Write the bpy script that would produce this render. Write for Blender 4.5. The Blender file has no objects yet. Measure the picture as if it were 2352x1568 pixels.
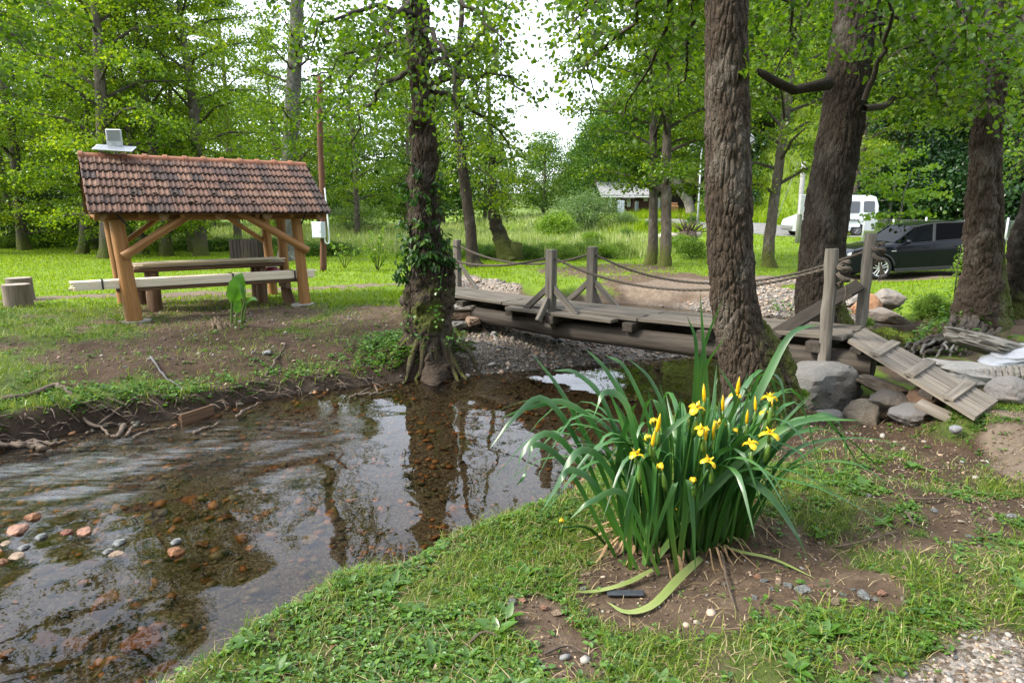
import bpy, bmesh, math, random
import numpy as np
from mathutils import Vector, Matrix
from math import radians, sin, cos, pi
random.seed(7)
RNG = np.random.default_rng(11)
S = bpy.context.scene
COL = S.collection

# ------------------------------------------------------------------ camera, sky, sun, exposure
ZC, FPX, PIT = 2.4, 1437.0, radians(11.6)
cd = bpy.data.cameras.new('camera'); cam = bpy.data.objects.new('camera', cd); COL.objects.link(cam)
cam.location = (0, 0, ZC); cam.rotation_euler = (pi / 2 - PIT, 0, 0)
cd.sensor_width = 36.0; cd.lens = 36.0 * FPX / 2352; cd.clip_start = 0.05; cd.clip_end = 2000
S.camera = cam
S.render.resolution_x, S.render.resolution_y = 1024, 682
SUN_EL, SUN_AZ = radians(42), radians(-100)          # sun behind thin cloud, on the left
W = bpy.data.worlds.new('World'); S.world = W; W.use_nodes = True
wn, wl = W.node_tree.nodes, W.node_tree.links
bg = wn['Background']; sky = wn.new('ShaderNodeTexSky'); sky.sky_type = 'NISHITA'
sky.sun_disc = False; sky.sun_elevation = SUN_EL; sky.sun_rotation = SUN_AZ
sky.air_density = 1.0; sky.dust_density = 2.0; sky.ozone_density = 1.0
wmx = wn.new('ShaderNodeMix'); wmx.data_type = 'RGBA'; wmx.inputs[0].default_value = 0.52
wmx.inputs[7].default_value = (9.0, 9.3, 9.9, 1)   # thin white overcast over the blue
wl.new(sky.outputs[0], wmx.inputs[6]); wl.new(wmx.outputs[2], bg.inputs[0]); bg.inputs[1].default_value = 0.15
sd = bpy.data.lights.new('sun', 'SUN'); sun = bpy.data.objects.new('sun', sd); COL.objects.link(sun)
sd.energy = 2.6; sd.angle = radians(14); sd.color = (1.0, 0.93, 0.80)
_sv = Vector((sin(SUN_AZ) * cos(SUN_EL), cos(SUN_AZ) * cos(SUN_EL), sin(SUN_EL)))
sun.rotation_euler = _sv.to_track_quat('Z', 'Y').to_euler()
S.view_settings.view_transform = 'Standard'; S.view_settings.look = 'None'
S.view_settings.exposure = 1.45; S.view_settings.gamma = 1.0; S.view_settings.use_curve_mapping = False
cy = S.cycles
cy.max_bounces = 8; cy.diffuse_bounces = 4; cy.glossy_bounces = 4; cy.transmission_bounces = 6; cy.transparent_max_bounces = 10
cy.caustics_reflective = False; cy.caustics_refractive = False; cy.use_denoising = True
cy.sample_clamp_indirect = 8

# ------------------------------------------------------------------ helpers
def ray(u, v):
    x, y = (u - 1176) / FPX, (784 - v) / FPX
    return x, cos(PIT) + y * sin(PIT), -sin(PIT) + y * cos(PIT)
def gz(u, v, z):                                     # surveyed ground point: sight line cut at height z
    x, y, k = ray(u, v); t = (z - ZC) / k
    return x * t, y * t
def gy(u, v, Y):                                     # sight line cut at distance Y
    x, y, k = ray(u, v); t = Y / y
    return Vector((x * t, Y, ZC + k * t))

def _hash(ix, iy, iz):
    h = (ix * 374761393 + iy * 668265263 + iz * 2147483647 + 1013904223) & 0xffffffff
    h = ((h ^ (h >> 13)) * 1274126177) & 0xffffffff
    h = ((h ^ (h >> 16)) * 2246822519) & 0xffffffff
    return ((h ^ (h >> 15)) & 0xffffff) / float(0xffffff)
def vnoise(P):
    P = np.asarray(P, float); I = np.floor(P).astype(np.int64); f = P - I; f = f * f * (3 - 2 * f); r = 0
    for a in (0, 1):
        for b in (0, 1):
            for c in (0, 1):
                w = (f[:, 0] if a else 1 - f[:, 0]) * (f[:, 1] if b else 1 - f[:, 1]) * (f[:, 2] if c else 1 - f[:, 2])
                r = r + w * _hash(I[:, 0] + a, I[:, 1] + b, I[:, 2] + c)
    return r * 2 - 1
def fbm(P, o=3):
    P = np.asarray(P, float); r = 0; a = 1.0
    for k in range(o):
        r = r + a * vnoise(P * (2 ** k) + 17.3 * k); a *= .5
    return r
def noise2(x, y, s=1.0, o=3, seed=0.0):
    return fbm(np.stack([x / s, y / s, np.full_like(x, seed + .37)], 1), o)
def worley(P):                                       # F2 - F1, for plated bark
    P = np.asarray(P, float); I = np.floor(P).astype(np.int64)
    f1 = np.full(len(P), 9.); f2 = np.full(len(P), 9.)
    for a in (-1, 0, 1):
        for b in (-1, 0, 1):
            for c in (-1, 0, 1):
                x, y, z = I[:, 0] + a, I[:, 1] + b, I[:, 2] + c
                q = np.stack([x + _hash(x, y, z), y + _hash(x + 91, y, z), z + _hash(x, y + 57, z)], 1)
                d = np.sqrt(((q - P) ** 2).sum(1))
                f2 = np.minimum(f2, np.maximum(d, f1)); f1 = np.minimum(f1, d)
    return f2 - f1
def sstep(a, b, x):
    t = np.clip((x - a) / (b - a), 0, 1); return t * t * (3 - 2 * t)

def mesh_np(name, V, F3=None, F4=None, smooth=False, attrs=None, mat=None):
    me = bpy.data.meshes.new(name); V = np.asarray(V, np.float32)
    n3 = 0 if F3 is None else len(F3); n4 = 0 if F4 is None else len(F4)
    me.vertices.add(len(V)); me.vertices.foreach_set('co', V.ravel())
    loops = []; starts = []; k = 0
    if n3: loops.append(np.asarray(F3).ravel()); starts.append(np.arange(n3) * 3); k = n3 * 3
    if n4: loops.append(np.asarray(F4).ravel()); starts.append(k + np.arange(n4) * 4)
    L = np.concatenate(loops).astype(np.int32)
    me.loops.add(len(L)); me.loops.foreach_set('vertex_index', L)
    me.polygons.add(n3 + n4); me.polygons.foreach_set('loop_start', np.concatenate(starts).astype(np.int32))
    me.update(calc_edges=True)
    if smooth: me.polygons.foreach_set('use_smooth', np.ones(n3 + n4, bool))
    for a, d in (attrs or {}).items():
        at = me.attributes.new(a, 'FLOAT', 'POINT'); at.data.foreach_set('value', np.asarray(d, np.float32))
    if mat: me.materials.append(mat)
    me.validate()
    return me

class MB:
    """collects shapes for ONE mesh object"""
    def __init__(s): s.V = []; s.F = []; s.n = 0; s.A = []; s.G = []
    def add(s, V, F, a=0.0, G=None):
        V = np.asarray(V, float); s.G.append(V if G is None else np.asarray(G, float))
        s.V.append(V); s.F += [[i + s.n for i in f] for f in F]; s.n += len(V); s.A.append(np.full(len(V), a) if np.isscalar(a) else a)
        return s
    def box(s, c, size, R=None, ch=0.0, a=0.0):      # chamfered box
        h = np.array(size, float) / 2; ch = min(ch, h.min() * .8)
        if ch <= 0:
            V = np.array([[x, y, z] for x in (-1, 1) for y in (-1, 1) for z in (-1, 1)], float) * h
            F = [[0, 1, 3, 2], [4, 6, 7, 5], [0, 4, 5, 1], [2, 3, 7, 6], [0, 2, 6, 4], [1, 5, 7, 3]]
        else:
            V, F = [], []; idx = {}
            for x in (-1, 1):
                for y in (-1, 1):
                    for z in (-1, 1):
                        for ax in range(3):
                            p = [x * (h[0] - ch), y * (h[1] - ch), z * (h[2] - ch)]; p[ax] = (x, y, z)[ax] * h[ax]
                            idx[(x, y, z, ax)] = len(V); V.append(p)
            def q(*k): return [idx[i] for i in k]
            for sg in (-1, 1):
                F.append(q((sg, -1, -1, 0), (sg, 1, -1, 0), (sg, 1, 1, 0), (sg, -1, 1, 0))[::sg])
                F.append(q((-1, sg, -1, 1), (-1, sg, 1, 1), (1, sg, 1, 1), (1, sg, -1, 1))[::sg])
                F.append(q((-1, -1, sg, 2), (1, -1, sg, 2), (1, 1, sg, 2), (-1, 1, sg, 2))[::sg])
            for a1 in (-1, 1):
                for b1 in (-1, 1):
                    F.append(q((a1, b1, -1, 0), (a1, b1, 1, 0), (a1, b1, 1, 1), (a1, b1, -1, 1)))
                    F.append(q((a1, -1, b1, 0), (a1, 1, b1, 0), (a1, 1, b1, 2), (a1, -1, b1, 2)))
                    F.append(q((-1, a1, b1, 1), (1, a1, b1, 1), (1, a1, b1, 2), (-1, a1, b1, 2)))
                    for c1 in (-1, 1):
                        F.append(q((a1, b1, c1, 0), (a1, b1, c1, 1), (a1, b1, c1, 2)))
            V = np.array(V)
        G = V[:, np.argsort(-h, kind='stable')]
        if R is not None: V = V @ np.array(R).T
        return s.add(V + np.array(c, float), F, a, G)
    def bar(s, p, q, w, t, up=(0, 0, 1), ch=0.004, a=0.0, ext=0.0):  # board from p to q: width w, thickness t along up
        p, q = Vector(p), Vector(q); d = q - p; L = d.length + 2 * ext; x = d.normalized(); up = Vector(up)
        y = up.cross(x).normalized(); z = x.cross(y)
        return s.box((p + q) / 2, (L, w, t), np.array([x, y, z]).T, ch, a)
    def tube(s, P, r, n=8, cap=True, a=0.0, rough=0.0, seed=0, flat=1.0):
        P = [Vector(p) for p in P]; m = len(P); r = [r] * m if np.isscalar(r) else list(r)
        V = []; G = []; ln = 0.0; ref = None; rnd = random.Random(seed)
        for i in range(m):
            t = (P[min(i + 1, m - 1)] - P[max(i - 1, 0)]).normalized()
            if ref is None:
                ref = Vector((0, 0, 1)) if abs(t.z) < .9 else Vector((1, 0, 0))
                ref = (ref - t * ref.dot(t)).normalized()
            else:
                ref = (ref - t * ref.dot(t)).normalized()
            b = t.cross(ref); ln += (P[i] - P[i - 1]).length if i else 0
            for k in range(n):
                an = 2 * pi * k / n; rr = r[i] * (1 + rough * (rnd.random() - .5) * 2)
                V.append(P[i] + ref * (cos(an) * rr) + b * (sin(an) * rr * flat)); G.append((ln, rr * cos(an), rr * sin(an)))
        F = [[i * n + k, i * n + (k + 1) % n, (i + 1) * n + (k + 1) % n, (i + 1) * n + k] for i in range(m - 1) for k in range(n)]
        if cap: F += [list(range(n))[::-1], list(range((m - 1) * n, m * n))]
        return s.add(np.array([tuple(v) for v in V]), F, a, G)
    def prism(s, poly, O, X, Y, Z, depth, a=0.0):    # outline in the X,Y plane pushed along Z
        O, X, Y, Z = (np.array(v, float) for v in (O, X, Y, Z)); n = len(poly)
        A = [O + X * p[0] + Y * p[1] for p in poly]; V = np.array(A + [v + Z * depth for v in A])
        F = [list(range(n))[::-1], list(range(n, 2 * n))] + [[i, (i + 1) % n, n + (i + 1) % n, n + i] for i in range(n)]
        return s.add(V, F, a)
    def arr(s): return np.concatenate(s.V)
    def mesh(s, name, mat, smooth=False, off=(0, 0, 0)):
        me = bpy.data.meshes.new(name); V = s.arr() - np.array(off)
        me.from_pydata(V.tolist(), [], s.F)
        at = me.attributes.new('rnd', 'FLOAT', 'POINT'); at.data.foreach_set('value', np.concatenate(s.A).astype(np.float32))
        gr = me.attributes.new('grain', 'FLOAT_VECTOR', 'POINT'); gr.data.foreach_set('vector', np.concatenate(s.G).astype(np.float32).ravel())
        if mat: me.materials.append(mat)
        if smooth:
            me.polygons.foreach_set('use_smooth', np.ones(len(me.polygons), bool))
            if smooth == 2: me.set_sharp_from_angle(angle=radians(38))
        bm = bmesh.new(); bm.from_mesh(me); bmesh.ops.recalc_face_normals(bm, faces=bm.faces); bm.to_mesh(me); bm.free()
        return me
    def obj(s, name, mat, parent=None, smooth=False):
        """world-space shapes; as a child they are kept relative to the parent's base"""
        off = (0, 0, 0)
        if parent is not None: off = wloc(parent)
        else:
            V = s.arr(); off = ((V[:, 0].min() + V[:, 0].max()) / 2, (V[:, 1].min() + V[:, 1].max()) / 2, V[:, 2].min())
        o = bpy.data.objects.new(name, s.mesh(name, mat, smooth, off)); COL.objects.link(o)
        if parent is not None: o.parent = parent
        else: o.location = off
        return o
def wloc(o):
    p = Vector((0, 0, 0))
    while o is not None: p += o.location; o = o.parent
    return p
def link(name, me, parent=None, loc=(0, 0, 0), rot=(0, 0, 0), sc=1.0):
    o = bpy.data.objects.new(name, me); COL.objects.link(o); o.location = loc; o.rotation_euler = rot
    o.scale = (sc,) * 3 if np.isscalar(sc) else sc
    if parent is not None: o.parent = parent
    return o
def thing(name, label, cat, loc=(0, 0, 0), group=None, rz=0.0):
    o = bpy.data.objects.new(name, None); COL.objects.link(o); o.location = loc; o.rotation_euler.z = rz
    o.empty_display_size = .2
    return tag(o, label, cat, group)
def tag(o, label=None, cat=None, group=None, kind=None):
    if label: o['label'] = label
    if cat: o['category'] = cat
    if group: o['group'] = group
    if kind: o['kind'] = kind
    return o
def part(mb, name, mat, parent, smooth=False, label=None):
    o = mb.obj(name, mat, parent, smooth)
    if label: o['label'] = label
    return o

_b = bmesh.new(); bmesh.ops.create_icosphere(_b, subdivisions=1, radius=1); ICO1 = (np.array([v.co[:] for v in _b.verts]), np.array([[v.index for v in f.verts] for f in _b.faces])); _b.free()
_b = bmesh.new(); bmesh.ops.create_icosphere(_b, subdivisions=2, radius=1); ICO2 = (np.array([v.co[:] for v in _b.verts]), np.array([[v.index for v in f.verts] for f in _b.faces])); _b.free()
_b = bmesh.new(); bmesh.ops.create_icosphere(_b, subdivisions=3, radius=1); ICO3 = (np.array([v.co[:] for v in _b.verts]), np.array([[v.index for v in f.verts] for f in _b.faces])); _b.free()
_b = bmesh.new(); bmesh.ops.create_icosphere(_b, subdivisions=4, radius=1); ICO4 = (np.array([v.co[:] for v in _b.verts]), np.array([[v.index for v in f.verts] for f in _b.faces])); _b.free()

# ------------------------------------------------------------------ materials
def mat_new(name):
    m = bpy.data.materials.new(name); m.use_nodes = True; nt = m.node_tree
    return m, nt.nodes, nt.links, nt.nodes['Principled BSDF']
def N(nodes, t, **kw):
    n = nodes.new('ShaderNode' + t)
    for k, v in kw.items(): setattr(n, k, v)
    return n
def ramp(nodes, stops, interp='LINEAR'):
    r = nodes.new('ShaderNodeValToRGB'); e = r.color_ramp.elements; r.color_ramp.interpolation = interp
    e[0].position, e[0].color = stops[0][0], (*stops[0][1], 1); e[1].position, e[1].color = stops[-1][0], (*stops[-1][1], 1)
    for p, c in stops[1:-1]:
        x = e.new(p); x.color = (*c, 1)
    return r
def mixc(nodes, links, fac, a, b, blend='MIX'):
    m = nodes.new('ShaderNodeMix'); m.data_type = 'RGBA'; m.blend_type = blend
    for sock, val in ((m.inputs[0], fac), (m.inputs[6], a), (m.inputs[7], b)):
        if hasattr(val, 'links'): links.new(val, sock)
        elif isinstance(val, (int, float)): sock.default_value = val
        else: sock.default_value = (*val, 1)
    return m.outputs[2]
def coords(nodes, links, scale=(1, 1, 1), kind='Object'):
    tc = nodes.new('ShaderNodeTexCoord'); mp = nodes.new('ShaderNodeMapping'); mp.inputs['Scale'].default_value = scale
    links.new(tc.outputs[kind], mp.inputs[0]); return mp.outputs[0]
def noise(nodes, links, vec, scale, detail=4, rough=.6):
    n = nodes.new('ShaderNodeTexNoise'); n.inputs['Scale'].default_value = scale; n.inputs['Detail'].default_value = detail; n.inputs['Roughness'].default_value = rough
    if vec is not None: links.new(vec, n.inputs['Vector'])
    return n
def bump(nodes, links, h, dist, strength=1.0, base=None):
    b = nodes.new('ShaderNodeBump'); b.inputs['Distance'].default_value = dist; b.inputs['Strength'].default_value = strength
    links.new(h, b.inputs['Height'])
    if base is not None: links.new(base, b.inputs['Normal'])
    return b.outputs[0]
def attr(nodes, name):
    a = nodes.new('ShaderNodeAttribute'); a.attribute_name = name; return a
def plain(name, col, rough=.6, metal=0.0, var=.15, vs=6.0, coat=0.0, bmp=0.0):
    m, n, l, p = mat_new(name); v = coords(n, l)
    nz = noise(n, l, v, vs, 5)
    r = ramp(n, [(.3, tuple(c * (1 - var) for c in col)), (.7, tuple(min(1, c * (1 + var)) for c in col))]); l.new(nz.outputs[0], r.inputs[0])
    l.new(r.outputs[0], p.inputs['Base Color']); p.inputs['Roughness'].default_value = rough; p.inputs['Metallic'].default_value = metal
    p.inputs['Coat Weight'].default_value = coat
    if bmp: l.new(bump(n, l, nz.outputs[0], bmp), p.inputs['Normal'])
    return m
def bark(name, dark, light, cell=18.0, zs=.35, bmp=.02, moss=True, lichen=(.34, .34, .31), mossc=(.075, .085, .018)):
    m, n, l, p = mat_new(name); v = coords(n, l, (1, 1, zs))
    wn_ = noise(n, l, v, 3, 3); vo = N(n, 'TexVoronoi', feature='DISTANCE_TO_EDGE'); vo.inputs['Scale'].default_value = cell
    wv = N(n, 'VectorMath', operation='MULTIPLY_ADD'); l.new(wn_.outputs['Color'], wv.inputs[0]); wv.inputs[1].default_value = (.18,) * 3; l.new(v, wv.inputs[2]); l.new(wv.outputs[0], vo.inputs['Vector'])
    nz = noise(n, l, v, cell * 1.3, 6, .7)
    big = noise(n, l, coords(n, l, (1, 1, .6)), 2.2, 5, .65)
    r = ramp(n, [(.3, dark), (.72, light)]); l.new(nz.outputs[0], r.inputs[0])
    lr = ramp(n, [(.54, (0, 0, 0)), (.70, (.75,) * 3)]); l.new(big.outputs[0], lr.inputs[0])
    c = mixc(n, l, lr.outputs[0], r.outputs[0], lichen)
    lk = ramp(n, [(.0, (.5,) * 3), (.12, (1, 1, 1))]); l.new(vo.outputs[0], lk.inputs[0])
    if moss:
        at = attr(n, 'moss'); mm = N(n, 'Math', operation='MULTIPLY_ADD'); l.new(noise(n, l, coords(n, l), 9, 6, .75).outputs[0], mm.inputs[0]); mm.inputs[1].default_value = 1.6; mm.inputs[2].default_value = -1.3
        ma = N(n, 'Math', operation='MULTIPLY_ADD'); ma.use_clamp = True; l.new(at.outputs['Fac'], ma.inputs[0]); ma.inputs[1].default_value = 1.5; l.new(mm.outputs[0], ma.inputs[2])
        mr = ramp(n, [(.15, (0, 0, 0)), (.5, (1, 1, 1))]); l.new(ma.outputs[0], mr.inputs[0])
        mc = ramp(n, [(.3, tuple(x * .55 for x in mossc)), (.7, tuple(x * 1.5 for x in mossc))]); l.new(noise(n, l, coords(n, l), 60, 3).outputs[0], mc.inputs[0])
        c = mixc(n, l, mr.outputs[0], c, mc.outputs[0])
    l.new(c, p.inputs['Base Color']); p.inputs['Roughness'].default_value = .9; p.inputs['Specular IOR Level'].default_value = .25
    h = N(n, 'Math', operation='MULTIPLY_ADD'); l.new(lk.outputs[0], h.inputs[0]); h.inputs[1].default_value = 1.0; l.new(nz.outputs[0], h.inputs[2])
    l.new(bump(n, l, h.outputs[0], bmp), p.inputs['Normal'])
    return m
def leafmat(name, stops, trans=.45, gloss=.06, attr_name='rnd', rough=.35, objrand=0.0, tcol=(1.25, 1.2, .55)):
    m = bpy.data.materials.new(name); m.use_nodes = True; n, l = m.node_tree.nodes, m.node_tree.links
    out = n['Material Output']; n.remove(n['Principled BSDF'])
    r = ramp(n, stops); a = attr(n, attr_name); fac = a.outputs['Fac']
    if objrand:
        oi = N(n, 'ObjectInfo'); ad = N(n, 'Math', operation='MULTIPLY_ADD'); l.new(oi.outputs['Random'], ad.inputs[0]); ad.inputs[1].default_value = objrand; l.new(fac, ad.inputs[2])
        sb = N(n, 'Math', operation='SUBTRACT'); sb.use_clamp = True; l.new(ad.outputs[0], sb.inputs[0]); sb.inputs[1].default_value = objrand / 2; fac = sb.outputs[0]
    l.new(fac, r.inputs[0])
    d = N(n, 'BsdfDiffuse'); t = N(n, 'BsdfTranslucent'); g = N(n, 'BsdfGlossy'); g.inputs['Roughness'].default_value = rough
    l.new(r.outputs[0], d.inputs[0])
    tc = mixc(n, l, 1.0, r.outputs[0], tcol, 'MULTIPLY'); l.new(tc, t.inputs[0])
    m1 = N(n, 'MixShader'); m1.inputs[0].default_value = trans; l.new(d.outputs[0], m1.inputs[1]); l.new(t.outputs[0], m1.inputs[2])
    m2 = N(n, 'MixShader'); m2.inputs[0].default_value = gloss; l.new(m1.outputs[0], m2.inputs[1]); l.new(g.outputs[0], m2.inputs[2])
    l.new(m2.outputs[0], out.inputs[0])
    return m
def woodmat(name, dark, light, axis='X', scale=1.0, rough=.75, bmp=.003, objvar=.25, knots=True, grey=None):
    m, n, l, p = mat_new(name)
    oi = N(n, 'ObjectInfo'); mp = N(n, 'Mapping'); mp.inputs['Scale'].default_value = (.8 * scale, 14 * scale, 14 * scale); l.new(attr(n, 'grain').outputs['Vector'], mp.inputs[0]); v0 = mp.outputs[0]
    ad = N(n, 'VectorMath', operation='ADD'); l.new(v0, ad.inputs[0]); rv = N(n, 'Math', operation='MULTIPLY'); l.new(oi.outputs['Random'], rv.inputs[0]); rv.inputs[1].default_value = 37.0; l.new(rv.outputs[0], ad.inputs[1])
    nz = noise(n, l, ad.outputs[0], 2.0, 7, .65); nb = noise(n, l, coords(n, l), 3.0, 4)
    r = ramp(n, [(.32, dark), (.68, light)]); l.new(nz.outputs[0], r.inputs[0]); c = r.outputs[0]
    if grey:
        gr = ramp(n, [(.45, (0, 0, 0)), (.65, (1, 1, 1))]); l.new(nb.outputs[0], gr.inputs[0]); c = mixc(n, l, gr.outputs[0], c, grey)
    hv = N(n, 'HueSaturation'); l.new(c, hv.inputs['Color'])
    mv = N(n, 'MapRange'); l.new(oi.outputs['Random'], mv.inputs[0]); mv.inputs[3].default_value = 1 - objvar; mv.inputs[4].default_value = 1 + objvar; l.new(mv.outputs[0], hv.inputs['Value'])
    l.new(hv.outputs[0], p.inputs['Base Color']); p.inputs['Roughness'].default_value = rough; p.inputs['Specular IOR Level'].default_value = .3
    l.new(bump(n, l, nz.outputs[0], bmp), p.inputs['Normal'])
    return m

# ================================================================== TERRAIN
SHORE = [(-9, -6), (-8.6, 0), (-7.6, 3.0), (-6.2, 4.9), (-5.54, 5.64), (-5.33, 6.15), (-4.82, 6.75), (-3.96, 7.19), (-3.46, 7.75), (-2.84, 8.25), (-1.97, 8.65), (-1.14, 8.99),
         (-.17, 9.33), (.86, 9.69), (1.99, 10.1), (3.19, 10.5), (4.3, 10.9), (4.5, 11.6), (3.9, 12.3), (2.6, 13.0), (1.5, 13.7), (.5, 14.7), (-.5, 16.2), (-1.2, 17.3), (-.9, 17.9), (.2, 16.9), (1.2, 16.0)] + \
        [gz(u, v, 0) for u, v in [(1340, 692), (1450, 698), (1560, 708), (1640, 716), (1760, 727), (1840, 727), (1950, 742), (2000, 745), (2100, 752), (2150, 763), (2168, 775), (2105, 800), (2092, 815), (2050, 842), (2012, 862)]] + \
        [(4.75, 8.75), (4.3, 8.62), (3.48, 8.25), (2.47, 7.14), (1.5, 6.28), (.6, 5.2), (.22, 4.56), (-.09, 4.33), (-.42, 4.05), (-.71, 3.73), (-.91, 3.59), (-1.2, 3.37), (-1.41, 3.1), (-1.58, 2.84), (-2.2, 2.0), (-2.8, .3), (-3.2, -6)]
SHORE = np.array(SHORE)
def shore_dist(x, y):                                # + on land, - in the water
    A = SHORE; B = np.roll(SHORE, -1, 0); d = np.full(len(x), 1e9); ins = np.zeros(len(x), bool)
    for (ax, ay), (bx, by) in zip(A, B):
        ex, ey = bx - ax, by - ay; t = np.clip(((x - ax) * ex + (y - ay) * ey) / (ex * ex + ey * ey), 0, 1)
        d = np.minimum(d, (x - ax - t * ex) ** 2 + (y - ay - t * ey) ** 2)
        if ey != 0: ins ^= ((ay > y) != (by > y)) & (x < (y - ay) / ey * ex + ax)
    return np.where(ins, -1, 1) * np.sqrt(d)
# ground survey: x, y, height, bank width
CP = [(-14, 8, .55, .4), (-9, 6, .5, .3), (-7, 7, .5, .3), (-6.2, 6.4, .34, .2), (-5.3, 7.1, .30, .2), (-4, 7.9, .20, .2), (-3, 8.7, .17, .22), (-2, 9.0, .18, .25), (-4.4, 9.0, .36, .3), (-3, 10, .38, .3), (-5.3, 8.4, .40, .3), (-2.1, 10.3, .38, .3), (-6.4, 7.4, .44, .3), (-1.25, 9.5, .36, .14), (-.75, 9.55, .32, .16), (-1.7, 9.4, .38, .14), (-1.2, 9.9, .42, .2),
      (-8, 10, .5, .3), (-5, 10.5, .5, .3), (-3, 11, .48, .3), (-7, 13, .5, .3), (-4.4, 13, .5, .3), (-2.5, 12.5, .55, .5), (-1.5, 11.8, .6, .7),
      (-.6, 10.2, .34, .8), (.4, 10.6, .28, 1.0), (1.4, 11.3, .25, .9), (2.6, 11.7, .2, .8), (3.7, 11.4, .14, .6), (.3, 12.5, .36, .8), (-.6, 12.2, .5, .8), (-.9, 14, .5, .7), (-1.8, 16, .45, .8), (-2, 18.6, .4, .8), (-3.6, 16, .5, .8),
      (-10, 13, .5, .3), (-16, 14, .5, .3), (-11, 20, .5, .4), (-6, 20, .55, .4), (-3.5, 20, .5, .4), (-20, 26, .5, .4), (-9, 27, .5, .4), (-25, 33, .5, .4), (-35, 30, .5, .4), (-14, 33, .35, .4), (-5, 31, .3, .4),
      (-15, 40, .45, 1), (-5, 40, .45, 1), (-30, 50, .5, 1), (0, 50, .5, 1), (-10, 62, .8, 1), (-40, 70, 1.2, 1),
      (.6, 18, .45, .3), (2, 17.3, .42, .35), (3.6, 16.6, .4, .5), (5, 16.2, .4, 1.0), (0, 21, .5, .4), (4, 20, .48, .6), (7, 17, .42, 1.2), (7, 15.0, .25, 1.2), (8.2, 14.2, .25, .9), (5.5, 25, .45, .6), (1, 26, .4, .6), (5, 30, .5, .6), (4, 40, .6, .6),
      (10, 16, .4, .7), (9, 24, .5, .6), (11.6, 19.9, .30, .5), (11.6, 21.6, .30, .5), (14.4, 19.9, .44, .5), (14.4, 21.6, .44, .5), (17, 20.3, .56, .5), (20, 19.5, .65, .5), (12, 17, .45, .6), (9.5, 14.5, .5, .45), (11.5, 14, .6, .45), (9, 12.6, .45, .35), (10, 11.6, .6, .4), (8.4, 11, .45, .3),
      (12, 26, .65, .6), (16, 27, .7, .6), (12.5, 32, .85, .6), (20, 28, .8, .6), (27, 22, .9, .6), (24, 16, .9, .6),
      (16.3, 37, 1.02, 1), (18.6, 37, 1.04, 1), (21.2, 37, 1.06, 1), (13.5, 41, 1.15, 1), (10, 46, 1.3, 1), (25, 35.5, 1.0, 1), (33, 32, 1.0, 1), (30, 24, 1.0, 1),
      (8, 38, .8, 1), (12.5, 49, 1.6, 1), (17, 44, 1.7, 1), (8.5, 56, 1.9, 1), (18, 56, 1.9, 1), (13, 55, 1.9, 1), (13, 60, 2.4, 1), (4, 56, 1.6, 1), (20, 66, 3.2, 1), (2, 66, 2.0, 1), (24, 48, 3.2, 1),
      (7.3, 9.7, .7, .4), (6.6, 9.6, .45, .4), (6.0, 9.3, .3, .5), (8.5, 9.8, .75, .4), (6.3, 8.2, .42, .5), (5.3, 7.4, .32, .5), (7, 7, .72, .5), (5.2, 5.4, .74, .4), (4.2, 5.15, .7, .4), (6, 4, .8, .4), (4.3, 3.5, .76, .4),
      (3.4, 5.6, .34, .5), (3.9, 6.2, .32, .5), (3.3, 5.0, .45, .5), (2.9, 4.5, .52, .5), (2.4, 5.6, .44, .4), (1.9, 5.2, .42, .45), (2.6, 7.0, .3, .4), (3.4, 7.4, .3, .4), (4.2, 7.8, .32, .4),
      (1.0, 3.35, .5, .55), (.5, 3.6, .42, .5), (1.6, 3.3, .54, .5), (1.2, 2.4, .6, .5), (2.2, 2.6, .68, .5), (.2, 2.8, .5, .5), (-.6, 2.5, .46, .5), (0, 1.6, .62, .6), (-1.2, 1.6, .5, .6), (1.5, 1.2, .72, .6), (0, 0, .75, .6), (-1.5, -2, .7, .6), (3, 0, .8, .6), (6, -4, .8, .6), (2.6, 3.7, .6, .5),
      (60, 20, 1.2, 1), (-60, 30, 1, 1), (-60, 0, .8, 1), (40, 0, 1.5, 1), (0, -30, 1, 1)]
CP = np.array(CP, float)
def idw(x, y):
    z = np.zeros(len(x)); w_ = np.zeros(len(x)); sw = np.zeros(len(x))
    for cx, cyy, cz, cw in CP:
        w = 1.0 / (((x - cx) ** 2 + (y - cyy) ** 2) + .05) ** 1.7
        z += w * cz; w_ += w * cw; sw += w
    return z / sw, w_ / sw
# depth of the bed: x, y, depth
BD = np.array([(-5, 5.5, .10), (-4, 5.8, .10), (-3.2, 4.7, .035), (-2.9, 4.2, .05), (-4.2, 4.3, .02), (-3.9, 4.0, .01), (-2.6, 6.2, .12), (-1.6, 6.6, .18), (-.6, 7.5, .22), (-1, 5.2, .28), (0, 5.6, .34), (.2, 6.8, .3), (-1.8, 3.9, .24),
               (-2.6, 3.3, .26), (-3, 2, .3), (1.6, 8, .35), (3, 9.2, .4), (6, 10, .4), (7, 11.2, .3), (5, 12.6, .2), (3, 14, .12), (-2.2, 5.2, .14), (-1.9, 4.6, .2), (-6, 3, .2)])
def bed(x, y):
    z = np.zeros(len(x)); sw = np.zeros(len(x))
    for a, b, d in BD:
        w = 1 / ((x - a) ** 2 + (y - b) ** 2 + .05) ** 1.5; z += w * d; sw += w
    return z / sw
def hills(x, y):
    ry = np.interp(x, [10, 15, 19, 25, 29.5, 42, 60, 120], [60, 54, 47, 39.5, 37, 31, 24, 10])
    r = np.maximum(0, y - ry) * .85 * sstep(11, 22, x)
    n_ = np.maximum(0, y - 78) * (.06 + .30 * sstep(8, 45, x))
    return np.minimum(r, 14) * sstep(14, 26, x) + np.minimum(n_, 8)
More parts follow.
